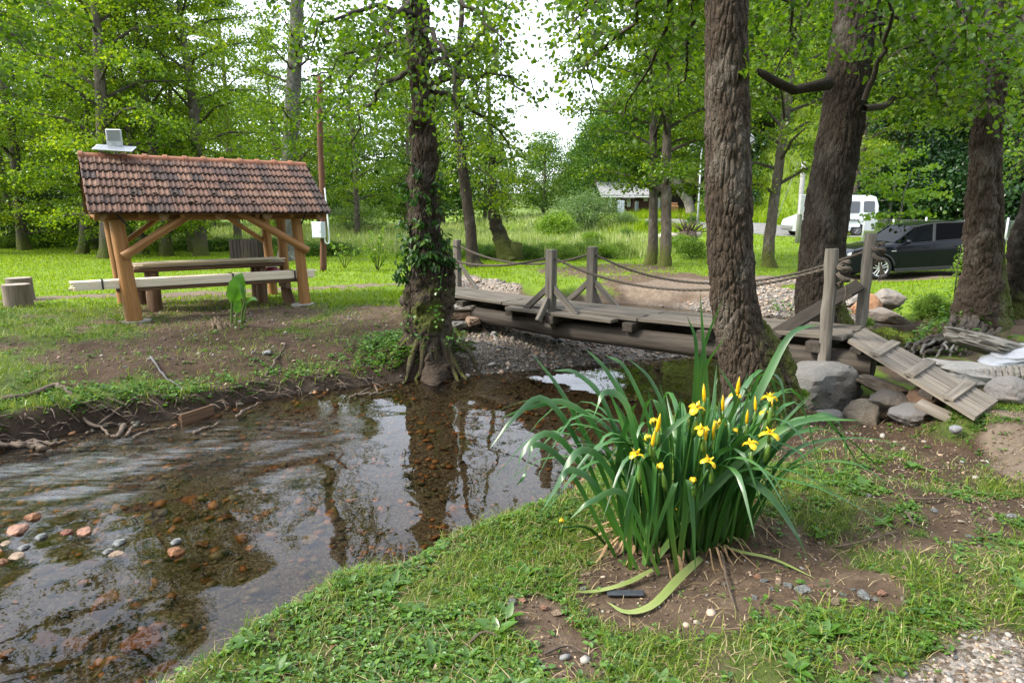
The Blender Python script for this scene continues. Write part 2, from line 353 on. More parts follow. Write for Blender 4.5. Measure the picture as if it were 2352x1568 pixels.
def axis(segs):
    out = [segs[0][0]]
    for a, b, n, g in segs:
        t = np.linspace(0, 1, n + 1)[1:] ** g if g >= 1 else 1 - (1 - np.linspace(0, 1, n + 1)[1:]) ** (1 / g)
        out += list(a + (b - a) * t)
    return np.array(out)
XS = axis([(-260, -30, 26, .5), (-30, -9, 60, .75), (-9, 9, 300, 1), (9, 30, 80, 1.3), (30, 260, 28, 2)])
YS = axis([(-40, 1.2, 16, .6), (1.2, 17, 300, 1), (17, 45, 110, 1.3), (45, 320, 46, 1.7)])
GX, GY = np.meshgrid(XS, YS); gx, gyy = GX.ravel(), GY.ravel()
SD = shore_dist(gx, gyy); zc, bw = idw(gx, gyy)
sd_n = SD + .10 * noise2(gx, gyy, .55, 3, 3) * sstep(0, .3, np.abs(SD))
land = zc * sstep(-.02, 1, np.clip(sd_n, 0, 9) / np.maximum(bw, .12)) ** .8
near_w = sstep(40, 12, np.hypot(gx, gyy))
land = land + (.035 * noise2(gx, gyy, .8, 3, 1) + .012 * noise2(gx, gyy, .16, 2, 2)) * sstep(0, .5, SD) * near_w + hills(gx, gyy) + .35 * noise2(gx, gyy, 9, 2, 5) * sstep(45, 80, np.hypot(gx, gyy))
wet_z = -.02 - bed(gx, gyy) * sstep(0, .7, -SD) + .02 * noise2(gx, gyy, .35, 2, 4) * sstep(0, .3, -SD)
GZ = np.where(SD > 0, np.maximum(land, .015 * sstep(0, .3, SD)), wet_z)

def seg_d(x, y, pts):
    d = np.full(len(x), 1e9)
    for (ax, ay), (bx, by) in zip(pts[:-1], pts[1:]):
        ex, ey = bx - ax, by - ay; t = np.clip(((x - ax) * ex + (y - ay) * ey) / (ex * ex + ey * ey + 1e-9), 0, 1)
        d = np.minimum(d, np.hypot(x - ax - t * ex, y - ay - t * ey))
    return d
def blob(pts, z, r): 
    o = np.zeros(len(gx))
    for u, v, *k in pts:
        cx, cyy = gz(u, v, z); rr = k[0] if k else r
        o = np.maximum(o, 1 - sstep(rr * .45, rr, np.hypot(gx - cx, (gyy - cyy) * .75)))
    return o
ROADC = [gy(u, v, Y)[:2] for u, v, Y in [(1500, 512, 54), (1640, 520, 46), (1720, 527, 42), (1830, 537, 38.6), (2010, 545, 36.6), (2200, 553, 35), (2420, 562, 33.5)]] + [(42, 27), (60, 20)]
n1 = noise2(gx, gyy, .9, 4, 7); n2 = noise2(gx, gyy, .28, 3, 8)
soil = np.maximum.reduce([.62 * blob([(320, 800), (470, 790), (620, 790), (760, 780), (860, 730), (520, 735, 1.8), (420, 700, 1.6), (600, 720, 1.6), (250, 830, .7), (850, 800, .8), (180, 800, .8)], .48, 1.35),
                          1.0 * blob([(1700, 1235, .45), (1790, 1265, .45), (1700, 1330, .38), (1560, 1390, .25), (1430, 1330, .34), (1860, 1330, .3), (1300, 1490, .22), (1240, 1400, .2), (1500, 1290, .45), (1980, 1365, .22), (1620, 1390, .25)], .55, .5),
                          1.1 * blob([(1830, 990, .5), (1900, 1010, .7), (2000, 1000, .6), (1780, 1040, .4), (2060, 960, .5), (1850, 930, .6), (2000, 930, .7)], .42, .6),
                          .8 * blob([(1340, 625, 2.2), (1450, 615, 2.0), (1540, 640, 2.2), (1620, 655, 2.2), (1440, 645, 1.5)], .45, 2),
                          .9 * blob([(2230, 800, 1.0), (2180, 760, .8), (2250, 770, 1.0), (2320, 760, 1.0), (2150, 820, .8)], .6, 1)])
sand = np.maximum.reduce([1 - sstep(.12, .62, seg_d(gx, gyy, [gz(u, v, .5) for u, v in [(-500, 700), (0, 690), (250, 682), (560, 668), (850, 655), (960, 650)]]) + .35 * n1 + .3 * n2),
                          blob([(2362, 985, .34), (2330, 935, .30), (2400, 1030, .35)], .75, .9),
                          .8 * blob([(1580, 660, 1.3), (1640, 668, 1.5), (1520, 668, 1)], .3, 1.4),
                          (1 - sstep(.7, 1.3, seg_d(gx, gyy, [(4, 17.5), (8, 18.5), (11, 20.4), (17, 20.6), (26, 20)]) + .3 * n1)) * .9])
grav = np.maximum.reduce([blob([(1180, 760, 1.6), (1300, 790, 1.5), (1450, 800, 1.4), (1560, 800, 1.3), (1100, 820, .9), (1200, 830, 1.2), (1000, 860, .6), (950, 872, .5), (1050, 850, .7), (1090, 730, 1.3), (1350, 740, 1.5), (1500, 770, 1.5), (900, 878, .4)], .2, 1.3),
                          blob([(1500, 690, .8), (1600, 700, 1.3), (1700, 705, 1.6), (1820, 705, 1.6), (1780, 690, 1.6), (1900, 712, 1.4), (1140, 672, .9), (1100, 662, .9), (1060, 652, .8)], .25, 1.4),
                          blob([(2300, 1568, .3), (2352, 1530, .3), (2200, 1600, .3), (2420, 1560, .4)], .74, .3),
                          .6 * blob([(700, 875, .35), (1700, 660, 1.4), (1780, 650, 1.4)], .3, .4)])
grav = np.maximum(grav * (SD > -.2), sstep(.02, -.12, SD) * 1.0)
road_d = seg_d(gx, gyy, ROADC)
forest = sstep(0, 3, hills(gx, gyy))
side = np.ones(len(gx))
grass = np.clip(1.0 - soil * (1.02 + .55 * n1 + .5 * n2) - 1.2 * sand - 1.3 * grav, 0, 1) * sstep(.02, .25, SD)
nearb = sstep(7.5, 5.5, gyy) * (gx > -2.5)
grass = grass * np.clip(1 - nearb * (.16 - .8 * n1 - .7 * n2), 0, 1)
lb = sstep(13.5, 12, gyy) * (gx < -.2) * (gyy > 5)
grass = grass * np.clip(1 - lb * (.10 - .85 * n1 - .7 * n2), 0, 1)
wet = sstep(.30, 0, SD)
damp = np.clip(blob([(320, 800), (500, 800), (700, 800), (820, 790), (200, 850), (1850, 990), (1950, 1000)], .45, 1.9), 0, 1)
PTS = np.stack([gx, gyy, GZ], 1); nx, ny = len(XS), len(YS)
ii = (np.arange(ny - 1)[:, None] * nx + np.arange(nx - 1)[None]).ravel()
FQ = np.stack([ii, ii + 1, ii + nx + 1, ii + nx], 1)
ZG, GG, SDG = GZ.reshape(ny, nx), grass.reshape(ny, nx), SD.reshape(ny, nx)
GRV = grav.reshape(ny, nx)
def bil(G, x, y):
    x, y = np.atleast_1d(np.asarray(x, float)), np.atleast_1d(np.asarray(y, float))
    i = np.clip(np.searchsorted(XS, x) - 1, 0, nx - 2); j = np.clip(np.searchsorted(YS, y) - 1, 0, ny - 2)
    a = np.clip((x - XS[i]) / (XS[i + 1] - XS[i]), 0, 1); b = np.clip((y - YS[j]) / (YS[j + 1] - YS[j]), 0, 1)
    return (G[j, i] * (1 - a) + G[j, i + 1] * a) * (1 - b) + (G[j + 1, i] * (1 - a) + G[j + 1, i + 1] * a) * b
def H(x, y): return float(bil(ZG, x, y)[0])

m, n, l, p = mat_new('ground_soil_and_turf')
v = coords(n, l)
dirt = ramp(n, [(.28, (.055, .036, .024)), (.52, (.105, .072, .048)), (.75, (.19, .14, .10))]); l.new(noise(n, l, v, 5, 8, .72).outputs[0], dirt.inputs[0])
turf = ramp(n, [(.25, (.036, .048, .014)), (.5, (.066, .098, .018)), (.75, (.11, .15, .032))]); l.new(noise(n, l, v, 3.0, 7, .7).outputs[0], turf.inputs[0])
sandc = ramp(n, [(.3, (.11, .082, .060)), (.7, (.23, .18, .135))]); l.new(noise(n, l, v, 6, 8, .7).outputs[0], sandc.inputs[0])
vor = N(n, 'TexVoronoi'); vor.inputs['Scale'].default_value = 55; l.new(v, vor.inputs['Vector'])
sv_ = N(n, 'SeparateColor'); l.new(vor.outputs['Color'], sv_.inputs[0])
grc = ramp(n, [(.0, (.10, .085, .07)), (.35, (.20, .15, .11)), (.6, (.25, .24, .23)), (.85, (.36, .30, .25)), (1, (.45, .42, .38))]); l.new(sv_.outputs[0], grc.inputs[0])
dmp = mixc(n, l, attr(n, 'damp').outputs['Fac'], dirt.outputs[0], (.55, .50, .46), 'MULTIPLY')
fine = noise(n, l, v, 30, 4, .7)
def thr(a, lo, hi, k=.7):
    md = N(n, 'Math', operation='MULTIPLY_ADD'); l.new(fine.outputs[0], md.inputs[0]); md.inputs[1].default_value = k; sb = N(n, 'Math', operation='SUBTRACT'); l.new(attr(n, a).outputs['Fac'], md.inputs[2])
    l.new(md.outputs[0], sb.inputs[0]); sb.inputs[1].default_value = k / 2
    r = ramp(n, [(lo, (0, 0, 0)), (hi, (1, 1, 1))]); l.new(sb.outputs[0], r.inputs[0]); return r.outputs[0]
c = mixc(n, l, thr('sand', .25, .7), dmp, sandc.outputs[0])
gfac = thr('gravel', .3, .75, 1.3)
c = mixc(n, l, gfac, c, grc.outputs[0])
turf2 = ramp(n, [(.25, (.075, .125, .012)), (.5, (.125, .20, .018)), (.75, (.19, .27, .03))]); l.new(noise(n, l, v, 1.1, 8, .7).outputs[0], turf2.inputs[0])
tcol_ = mixc(n, l, attr(n, 'lawn').outputs['Fac'], turf.outputs[0], turf2.outputs[0])
c = mixc(n, l, thr('turf', .38, .78, 1.1), c, tcol_)
wetc = N(n, 'MapRange'); l.new(attr(n, 'wet').outputs['Fac'], wetc.inputs[0]); wetc.inputs[3].default_value = 1.0; wetc.inputs[4].default_value = .55
hv = N(n, 'HueSaturation'); l.new(c, hv.inputs['Color']); l.new(wetc.outputs[0], hv.inputs['Value'])
l.new(hv.outputs[0], p.inputs['Base Color']); p.inputs['Specular IOR Level'].default_value = .25
rr = N(n, 'MapRange'); l.new(attr(n, 'wet').outputs['Fac'], rr.inputs[0]); rr.inputs[3].default_value = .95; rr.inputs[4].default_value = .45; l.new(rr.outputs[0], p.inputs['Roughness'])
b1 = bump(n, l, noise(n, l, v, 14, 8, .75).outputs[0], .05, .9)
vb = ramp(n, [(0, (1, 1, 1)), (.6, (0, 0, 0))]); l.new(vor.outputs['Distance'], vb.inputs[0])
hm = N(n, 'Math', operation='MULTIPLY'); l.new(vb.outputs[0], hm.inputs[0]); l.new(gfac, hm.inputs[1])
l.new(bump(n, l, hm.outputs[0], .02, .8, b1), p.inputs['Normal'])
M_ground = m
me = mesh_np('ground', PTS, None, FQ, True, {'turf': grass, 'sand': sand, 'gravel': grav, 'wet': wet, 'damp': damp, 'lawn': np.clip(1 - np.maximum(nearb, lb), 0, 1) * (1 - .85 * forest)}, M_ground)
tag(link('ground', me), 'grassy stream banks, bare soil and gravel bar around the brook', kind='structure')

# road: a thin asphalt sheet on the ground
rp = [np.array(q) for q in ROADC]; path = []
for a, b in zip(rp[:-1], rp[1:]): path += [a + (b - a) * t for t in np.linspace(0, 1, 9)[:-1]]
path.append(rp[-1]); path = np.array(path); tg = np.gradient(path, axis=0); tg /= np.linalg.norm(tg, axis=1)[:, None]; nr = np.stack([-tg[:, 1], tg[:, 0]], 1)
offs = np.linspace(-1.7, 1.7, 7); V = []
for k in range(len(path)):
    for o in offs:
        q = path[k] + nr[k] * o; V.append((q[0], q[1], H(q[0], q[1]) + .05 - .012 * abs(o)))
k7 = len(offs); F = [[i * k7 + j, i * k7 + j + 1, (i + 1) * k7 + j + 1, (i + 1) * k7 + j] for i in range(len(path) - 1) for j in range(k7 - 1)]
M_asph = plain('worn_asphalt', (.17, .17, .168), .9, var=.2, vs=3, bmp=.004)
tag(link('road', mesh_np('road', V, None, F, True, mat=M_asph)), 'narrow pale asphalt road behind the parked van', kind='structure')

# ------------------------------------------------------------------ water
m = bpy.data.materials.new('brook_water'); m.use_nodes = True; n, l = m.node_tree.nodes, m.node_tree.links
out = n['Material Output']; n.remove(n['Principled BSDF'])
v = coords(n, l)
tr = N(n, 'BsdfTransparent'); tr.inputs[0].default_value = (.74, .66, .50, 1)
gl = N(n, 'BsdfGlossy'); gl.inputs['Color'].default_value = (1, 1, 1, 1)
fr = N(n, 'Fresnel'); fr.inputs['IOR'].default_value = 1.36
flow = N(n, 'Mapping'); tcw = N(n, 'TexCoord'); l.new(tcw.outputs['Object'], flow.inputs[0]); flow.inputs['Rotation'].default_value = (0, 0, radians(-28)); flow.inputs['Scale'].default_value = (.7, 4.2, 1)
rif = attr(n, 'riffle')
calm = noise(n, l, v, 2.2, 2, .5); rip = noise(n, l, v, 11, 2, .5)
streak = noise(n, l, flow.outputs[0], 2.4, 4, .6); streak.inputs['Distortion'].default_value = .6
h1 = N(n, 'Math', operation='MULTIPLY'); l.new(streak.outputs[0], h1.inputs[0]); l.new(rif.outputs['Fac'], h1.inputs[1])
h1s = N(n, 'Math', operation='MULTIPLY'); l.new(h1.outputs[0], h1s.inputs[0]); h1s.inputs[1].default_value = .32
h2 = N(n, 'Math', operation='MULTIPLY_ADD'); l.new(rip.outputs[0], h2.inputs[0]); h2.inputs[1].default_value = .010; l.new(h1s.outputs[0], h2.inputs[2])
h3 = N(n, 'Math', operation='MULTIPLY_ADD'); l.new(calm.outputs[0], h3.inputs[0]); h3.inputs[1].default_value = .10; l.new(h2.outputs[0], h3.inputs[2])
nb = bump(n, l, h3.outputs[0], .06, .5)
l.new(nb, gl.inputs['Normal']); l.new(nb, fr.inputs['Normal'])
rm = N(n, 'MapRange'); l.new(rif.outputs['Fac'], rm.inputs[0]); rm.inputs[3].default_value = .02; rm.inputs[4].default_value = .09; l.new(rm.outputs[0], gl.inputs['Roughness'])
mw = N(n, 'MixShader'); l.new(fr.outputs[0], mw.inputs[0]); l.new(tr.outputs[0], mw.inputs[1]); l.new(gl.outputs[0], mw.inputs[2])
# white water where the current breaks over stones
foam = N(n, 'BsdfDiffuse'); foam.inputs[0].default_value = (.42, .47, .53, 1)
fstr = noise(n, l, flow.outputs[0], 3.2, 6, .65); fr2 = ramp(n, [(.40, (0, 0, 0)), (.95, (1, 1, 1))]); l.new(fstr.outputs[0], fr2.inputs[0])
fm = N(n, 'Math', operation='MULTIPLY'); l.new(attr(n, 'foam').outputs['Fac'], fm.inputs[0]); l.new(fr2.outputs[0], fm.inputs[1])
mf = N(n, 'MixShader'); l.new(fm.outputs[0], mf.inputs[0]); l.new(mw.outputs[0], mf.inputs[1]); l.new(foam.outputs[0], mf.inputs[2])
l.new(mf.outputs[0], out.inputs[0])
M_water = m
wxs = np.arange(-9.2, 9.6, .06); wys = np.concatenate([np.arange(-6, 2, .4), np.arange(2, 19, .06)])
WX, WY = np.meshgrid(wxs, wys); wx, wy = WX.ravel(), WY.ravel()
wsd = shore_dist(wx, wy)
RIFP = [gz(u, v, 0) for u, v in [(-200, 1130), (60, 1080), (250, 1050), (420, 1020), (560, 1010)]]
rif = np.maximum(1 - sstep(.35, 1.5, seg_d(wx, wy, RIFP)), (1 - sstep(.3, 1.4, seg_d(wx, wy, [(1.6, 15.2), (3.2, 14.0), (5, 13.4)]))))
spots = [(430, 1035, .28), (500, 1010, .12), (445, 990, .12), (520, 985, .10), (230, 1090, .25), (150, 1135, .22), (640, 1100, .1), (60, 1075, .35), (330, 1060, .25), (280, 1140, .12), (120, 1100, .3), (200, 1060, .25)]
foamv = np.zeros(len(wx))
for u, v_, r_ in spots:
    cx, cyy = gz(u, v_, 0); dx, dy = wx - cx, wy - cyy; a_ = radians(22); ex = dx * cos(a_) + dy * sin(a_); ey = -dx * sin(a_) + dy * cos(a_)
    foamv = np.maximum(foamv, (1 - sstep(.3, 1.2, np.hypot(ex / r_ * .55, ey / r_ * 1.5))) * .5)
foamv = np.maximum(foamv, .85 * (1 - sstep(.2, 1.1, seg_d(wx, wy, [(1.4, 15.3), (3.0, 14.1), (4.6, 13.6)]))))
foamv = np.maximum(foamv, .07 * rif)
wz = .016 * rif * noise2(wx * .9 + wy * .45, wy * 1.9 - wx * .9, .42, 2, 9) + .004 * noise2(wx, wy, .5, 2, 10)
keep = wsd < .35; idx = -np.ones(len(wx), int); idx[keep] = np.arange(keep.sum())
wi = (np.arange(len(wys) - 1)[:, None] * len(wxs) + np.arange(len(wxs) - 1)[None]).ravel(); wn2 = len(wxs)
Q = np.stack([wi, wi + 1, wi + wn2 + 1, wi + wn2], 1); Q = idx[Q]; Q = Q[(Q >= 0).all(1)]
me = mesh_np('water', np.stack([wx, wy, wz], 1)[keep], None, Q, True, {'riffle': rif[keep], 'foam': foamv[keep]}, M_water)
tag(link('water', me), 'shallow clear brook flowing over stones', kind='structure')

# ------------------------------------------------------------------ stones
def rock_mesh(name, seed, mat, sub=ICO2, squash=(1, .8, .55), rough=.22, facet=.0):
    V, F = sub; V = V.copy(); o = np.array([seed * 7.1, seed * 3.3, seed * 1.7])
    V *= (1 + rough * fbm(V * 1.1 + o, 3))[:, None]
    if facet:
        rs = np.random.default_rng(seed)
        for _ in range(16):
            d = rs.normal(size=3); d /= np.linalg.norm(d); k = .58 + .28 * rs.random(); t = V @ d
            V -= np.outer(np.maximum(t - k, 0), d) * facet
    me = mesh_np(name, V * np.array(squash) * (1 + .02 * fbm(V * 7 + o, 2))[:, None], F, None, True, mat=mat); me.set_sharp_from_angle(angle=radians(28)); return me
m, n, l, p = mat_new('brook_stone')
oi = N(n, 'ObjectInfo'); v = coords(n, l, (1, 1, 1))
sr = ramp(n, [(0, (.21, .085, .032)), (.2, (.16, .10, .06)), (.4, (.11, .10, .08)), (.55, (.30, .15, .085)), (.7, (.20, .18, .14)), (.85, (.10, .105, .10)), (1, (.34, .25, .18))], 'CONSTANT'); l.new(oi.outputs['Random'], sr.inputs[0])
nz = noise(n, l, v, 2.5, 6, .7); c = mixc(n, l, nz.outputs[0], sr.outputs[0], (.55, .5, .45), 'MULTIPLY'); c = mixc(n, l, .35, c, sr.outputs[0])
l.new(c, p.inputs['Base Color']); p.inputs['Roughness'].default_value = .45; l.new(bump(n, l, noise(n, l, v, 7, 5).outputs[0], .05), p.inputs['Normal'])
M_stone = m
m, n, l, p = mat_new('gravel_pebble')
sr = ramp(n, [(0, (.12, .10, .08)), (.15, (.26, .22, .18)), (.35, (.34, .23, .16)), (.5, (.18, .18, .18)), (.65, (.40, .31, .24)), (.8, (.29, .27, .25)), (1, (.52, .47, .41))], 'CONSTANT'); l.new(attr(n, 'rnd').outputs['Fac'], sr.inputs[0])
l.new(sr.outputs[0], p.inputs['Base Color']); p.inputs['Roughness'].default_value = .8
M_pebble = m
m, n, l, p = mat_new('bed_pebble')
sr = ramp(n, [(0, (.20, .085, .03)), (.2, (.10, .07, .045)), (.4, (.07, .065, .05)), (.55, (.30, .14, .055)), (.7, (.15, .13, .09)), (.85, (.055, .055, .045)), (1, (.22, .17, .11))], 'CONSTANT'); l.new(attr(n, 'rnd').outputs['Fac'], sr.inputs[0])
l.new(sr.outputs[0], p.inputs['Base Color']); p.inputs['Roughness'].default_value = .5
M_bedpeb = m
def pebbles(name, label, x, y, size, mat, sub=ICO1, sink=.3, zoff=None):
    k = len(x); V0, F0 = sub; nv = len(V0); z = bil(ZG, x, y)
    r = np.random.default_rng(len(name) * 7 + k)
    sc = size[:, None] * np.stack([.7 + .6 * r.random(k), .6 + .5 * r.random(k), .35 + .35 * r.random(k)], 1)
    a = r.random(k) * 6.283; ca, sa = np.cos(a), np.sin(a)
    jit = 1 + .28 * (r.random((k, nv, 1)) - .5) * 2
    L = V0[None] * jit * sc[:, None]
    X = L[..., 0] * ca[:, None] - L[..., 1] * sa[:, None]; Y = L[..., 0] * sa[:, None] + L[..., 1] * ca[:, None]
    tl = (r.random((k, 2)) - .5) * .7; Z = L[..., 2] + X * tl[:, :1] + Y * tl[:, 1:]
    V = np.stack([X + x[:, None], Y + y[:, None], Z + (z + sc[:, 2] * (1 - 2 * sink))[:, None]], -1).reshape(-1, 3)
    F = (F0[None] + (np.arange(k) * nv)[:, None, None]).reshape(-1, 3)
    me = mesh_np(name, V, F, None, True, {'rnd': np.repeat(r.random(k), nv)}, mat)
    return tag(link(name, me), label, kind='stuff')
def sample(n_, box, dens, seed):                     # rejection sampling over a ground box
    r = np.random.default_rng(seed); x0, x1, y0, y1 = box
    x = x0 + (x1 - x0) * r.random(n_); y = y0 + (y1 - y0) * r.random(n_)
    k = r.random(n_) < dens(x, y); return x[k], y[k]
_o = (np.array([[1, 0, 0], [-.6, .8, 0], [-.6, -.8, 0], [0.1, 0, 1], [0, 0, -1.]]), np.array([[0, 1, 3], [1, 2, 3], [2, 0, 3], [1, 0, 4], [2, 1, 4], [0, 2, 4]]))
OCT = (np.array([[1, 0, 0], [0, 1, 0], [-1, 0, 0], [0, -1, 0], [.1, .1, 1], [0, 0, -1.]]), np.array([[0, 1, 4], [1, 2, 4], [2, 3, 4], [3, 0, 4], [1, 0, 5], [2, 1, 5], [3, 2, 5], [0, 3, 5]]))
r = RNG
x, y = sample(26000, (-2.6, 5.5, 8.6, 14.5), lambda x, y: sstep(.25, .6, bil(GRV, x, y)) * (bil(SDG, x, y) > -.05), 1)
pebbles('gravel', 'grey and tan gravel of the bar under the footbridge', x, y, .012 + .028 * r.random(len(x)) ** 3, M_pebble, OCT)
x, y = sample(2600, (-2.4, 5.5, 8.7, 14.5), lambda x, y: sstep(.25, .6, bil(GRV, x, y)) * (bil(SDG, x, y) > -.02), 2)
pebbles('gravel', 'larger pebbles lying on the gravel bar', x, y, .028 + .045 * r.random(len(x)) ** 3, M_pebble, ICO1)
x, y = sample(9000, (-2, 11, 13.5, 19), lambda x, y: sstep(.3, .6, bil(GRV, x, y)) * (bil(SDG, x, y) > -.05), 3)
pebbles('gravel', 'grey gravel along the far side of the brook', x, y, .03 + .05 * r.random(len(x)) ** 2, M_pebble, OCT)
x, y = sample(5000, (1.2, 4.5, 1.3, 3.0), lambda x, y: sstep(.35, .7, bil(GRV, x, y)), 4)
pebbles('gravel', 'fine grey path gravel beside the near lawn', x, y, .006 + .010 * r.random(len(x)) ** 2, M_pebble, ICO1)
x, y = sample(16000, (-6.5, 4, 1.2, 10.5), lambda x, y: (bil(SDG, x, y) < 0) * (.35 + .65 * sstep(.2, -.3, noise2(x, y, .9, 2, 21))) * np.clip(1.3 - bil(-ZG, x, y) * 2.6, .12, 1), 5)
pebbles('stream_bed_gravel', 'brown and orange pebbles on the bed of the brook', x, y, .018 + .04 * r.random(len(x)) ** 2.2, M_bedpeb, ICO1)
x, y = sample(1800, (-4.5, 4, 1.2, 6.5), lambda x, y: (bil(SDG, x, y) > .05) * np.clip(1 - bil(GG, x, y) * 1.1, .05, 1) * (bil(GRV, x, y) < .5), 6)
pebbles('gravel', 'small stones scattered on the near bank', x, y, .006 + .022 * r.random(len(x)) ** 4, M_pebble, ICO1)
x, y = sample(1000, (-7, 0, 7, 13), lambda x, y: (bil(SDG, x, y) > .05) * np.clip(1 - bil(GG, x, y), .05, 1), 7)
pebbles('gravel', 'small stones scattered on the bare left bank', x, y, .012 + .03 * r.random(len(x)) ** 4, M_pebble, OCT)

RK = [rock_mesh('river_stone', 30 + i, M_stone, ICO3, (1, .72 + .06 * (i % 3), .40 + .06 * (i % 4)), .30, .9) for i in range(6)]
GS = 'rounded stones lying in the brook'
def stone(u, v_, w_px, label, z=None, i=0, group=None, name='river_stone', sink=.35, me=None, rz=None, cat='stone', sq=(1, 1, 1)):
    x, y = gz(u, v_, 0 if z is None else z); d = math.hypot(y, ZC) * 1.02; s_ = w_px / FPX * d / 2
    zz = H(x, y) if z is None or z > 0 else z
    o = link(name, me or RK[i % 6], None, (x, y, zz + s_ * .5 * (1 - 2 * sink)), (0, 0, rz if rz is not None else i * 1.3), (s_ * sq[0], s_ * sq[1], s_ * sq[2]))
    return tag(o, label, cat, group)
def tint(o, col, rough=.5):
    mt = o.data.materials[0].copy(); return o
def colored_rock(name, col, seed, facet=.5, squash=(1, .8, .5), rough=.5, var=.45, sub=ICO3):
    return rock_mesh(name, seed, plain(name + '_stone', col, rough, var=var, vs=2.5, bmp=.05), sub, squash, .22, facet)
ro = colored_rock('orange_rock', (.24, .10, .035), 51, .9); rpk = colored_rock('pink_rock', (.31, .16, .105), 52, .7); rg = colored_rock('grey_rock', (.19, .20, .20), 53, 1.0); rr_ = colored_rock('red_rock', (.19, .065, .035), 54, .7); rt = colored_rock('tan_rock', (.29, .21, .145), 55, .9)
for u, v_, w_, lb, mm in [(76, 1188, 58, 'pointed orange stone standing out of the shallow riffle at the left', ro), (40, 1218, 80, 'broad pinkish brown stone breaking the water left of the red stones', rpk),
                          (152, 1222, 44, 'dark red rounded stone half out of the water beside a pink one', rr_), (195, 1221, 62, 'pale pink rounded stone half out of the water', rpk),
                          (92, 1232, 46, 'greenish grey wet stone just below the broad pinkish stone', rg), (12, 1248, 44, 'pale tan stone at the left frame edge in the shallows', rt), (52, 1257, 44, 'dark blue grey stone next to the pale tan stone', rg),
                          (38, 1277, 62, 'mottled grey tan stone lowest in the cluster at the left edge', rt), (6, 1290, 40, 'orange brown stone at the very left edge below the tan stone', ro), (403, 1243, 46, 'white and blue grey angular stone poking out of the brook', rg),
                          (404, 1268, 66, 'wet orange angular stone below the white grey one', ro), (272, 1246, 52, 'flat grey stone awash in the shallow water', rg), (268, 1272, 52, 'small speckled tan stone awash in the shallow water', rt), (246, 1266, 42, 'dark wet stone left of the speckled tan stone', rg)]:
    stone(u, v_, w_ * .72, lb, 0, int(u), None, me=mm, sink=.56, rz=u * .7 % 2 - 1)
stone(248, 1398, 82, 'large orange stone lying under clear water at the lower left', -.12, 1, None, me=ro, sink=.2)
stone(330, 1490, 96, 'large olive brown stone with rusty patch under water near the bottom', -.16, 3, None, me=rr_, sink=.2, rz=.6)
stone(715, 1245, 46, 'single squarish brown stone on the sandy bed in mid pool', -.2, 3, None, me=rt, sink=.2, rz=1)
stone(440, 1155, 62, 'flat orange slab under the fast water', -.13, 3, None, me=ro, sink=.5, rz=.2)
stone(425, 1072, 40, 'rust red stone under the riffle', -.12, 3, None, me=rr_, sink=.5)
rs = random.Random(5); cnt = 0
while cnt < 230:
    x, y = rs.uniform(-5.5, .4), rs.uniform(1.9, 7.6)
    if bil(SDG, x, y)[0] > -.15: continue
    dns = math.exp(-((x + 2.3) ** 2 + (y - 2.9) ** 2) / 1.6) + .35 * (x < -2.0) + .4 * (bil(SDG, x, y)[0] > -.6)
    if rs.random() > dns + .05: continue
    s_ = rs.uniform(.035, .085) * (1.25 if y < 3.5 else .85)
    tag(link('river_stone', RK[cnt % 6], None, (x, y, min(H(x, y) + s_ * .22, -.025 - s_ * .3)), (0, 0, rs.uniform(0, 6)), s_), 'rounded brown or grey stone lying under the clear brook water', 'stone', GS); cnt += 1

# ------------------------------------------------------------------ grass and ground plants
L_GRASS = [(0, (.050, .105, .010)), (.45, (.115, .205, .016)), (.8, (.20, .29, .028)), (1, (.34, .32, .12))]
M_grass = leafmat('grass_blade', L_GRASS, .4, .02)
M_lawn = leafmat('lawn_blade', [(0, (.12, .21, .010)), (.6, (.21, .32, .016)), (1, (.31, .41, .04))], .45, .0)
M_mead = leafmat('meadow_blade', [(0, (.16, .25, .05)), (.5, (.27, .36, .11)), (.85, (.40, .45, .20)), (1, (.48, .47, .28))], .4, .02)
M_clover = leafmat('ground_leaf', [(0, (.030, .085, .012)), (.5, (.065, .160, .018)), (1, (.13, .25, .03))], .3, .05)
M_dry = leafmat('dry_blade', [(0, (.20, .14, .07)), (1, (.42, .34, .20))], .2, .03)
def blades(name, label, x, y, h, w, mat, lean=.5, seg2=True, seed=1, zoff=0.0, rnd=None, parent=None):
    k = len(x); r = np.random.default_rng(seed); z = bil(ZG, x, y) - .004 + zoff
    a = r.random(k) * 6.283; dx, dy = np.cos(a), np.sin(a); tw = a + 1.57 + (r.random(k) - .5) * 1.2; wx_, wy_ = np.cos(tw) * w / 2, np.sin(tw) * w / 2
    ln = h * lean * (.2 + 1.1 * r.random(k)); B = np.stack([x, y, z], 1); Wd = np.stack([wx_, wy_, wx_ * 0], 1)
    D = np.stack([dx * ln, dy * ln, h], 1)
    rv = r.random(k) if rnd is None else rnd
    if seg2:
        Mid = B + D * np.array([.32, .32, .6]); T = B + D * np.stack([np.ones(k), np.ones(k), 1 - .25 * lean * r.random(k)], 1)
        V = np.stack([B - Wd, B + Wd, Mid - Wd * .8, Mid + Wd * .8, T], 1).reshape(-1, 3); o = np.arange(k)[:, None] * 5
        F4 = o + np.array([[0, 1, 3, 2]]); F3 = o + np.array([[2, 3, 4]]); me = mesh_np(name, V, F3, F4, True, {'rnd': np.repeat(rv, 5)}, mat)
    else:
        V = np.stack([B - Wd, B + Wd, B + D], 1).reshape(-1, 3); F3 = np.arange(k * 3).reshape(-1, 3); me = mesh_np(name, V, F3, None, True, {'rnd': np.repeat(rv, 3)}, mat)
    return tag(link(name, me), label, kind='stuff')
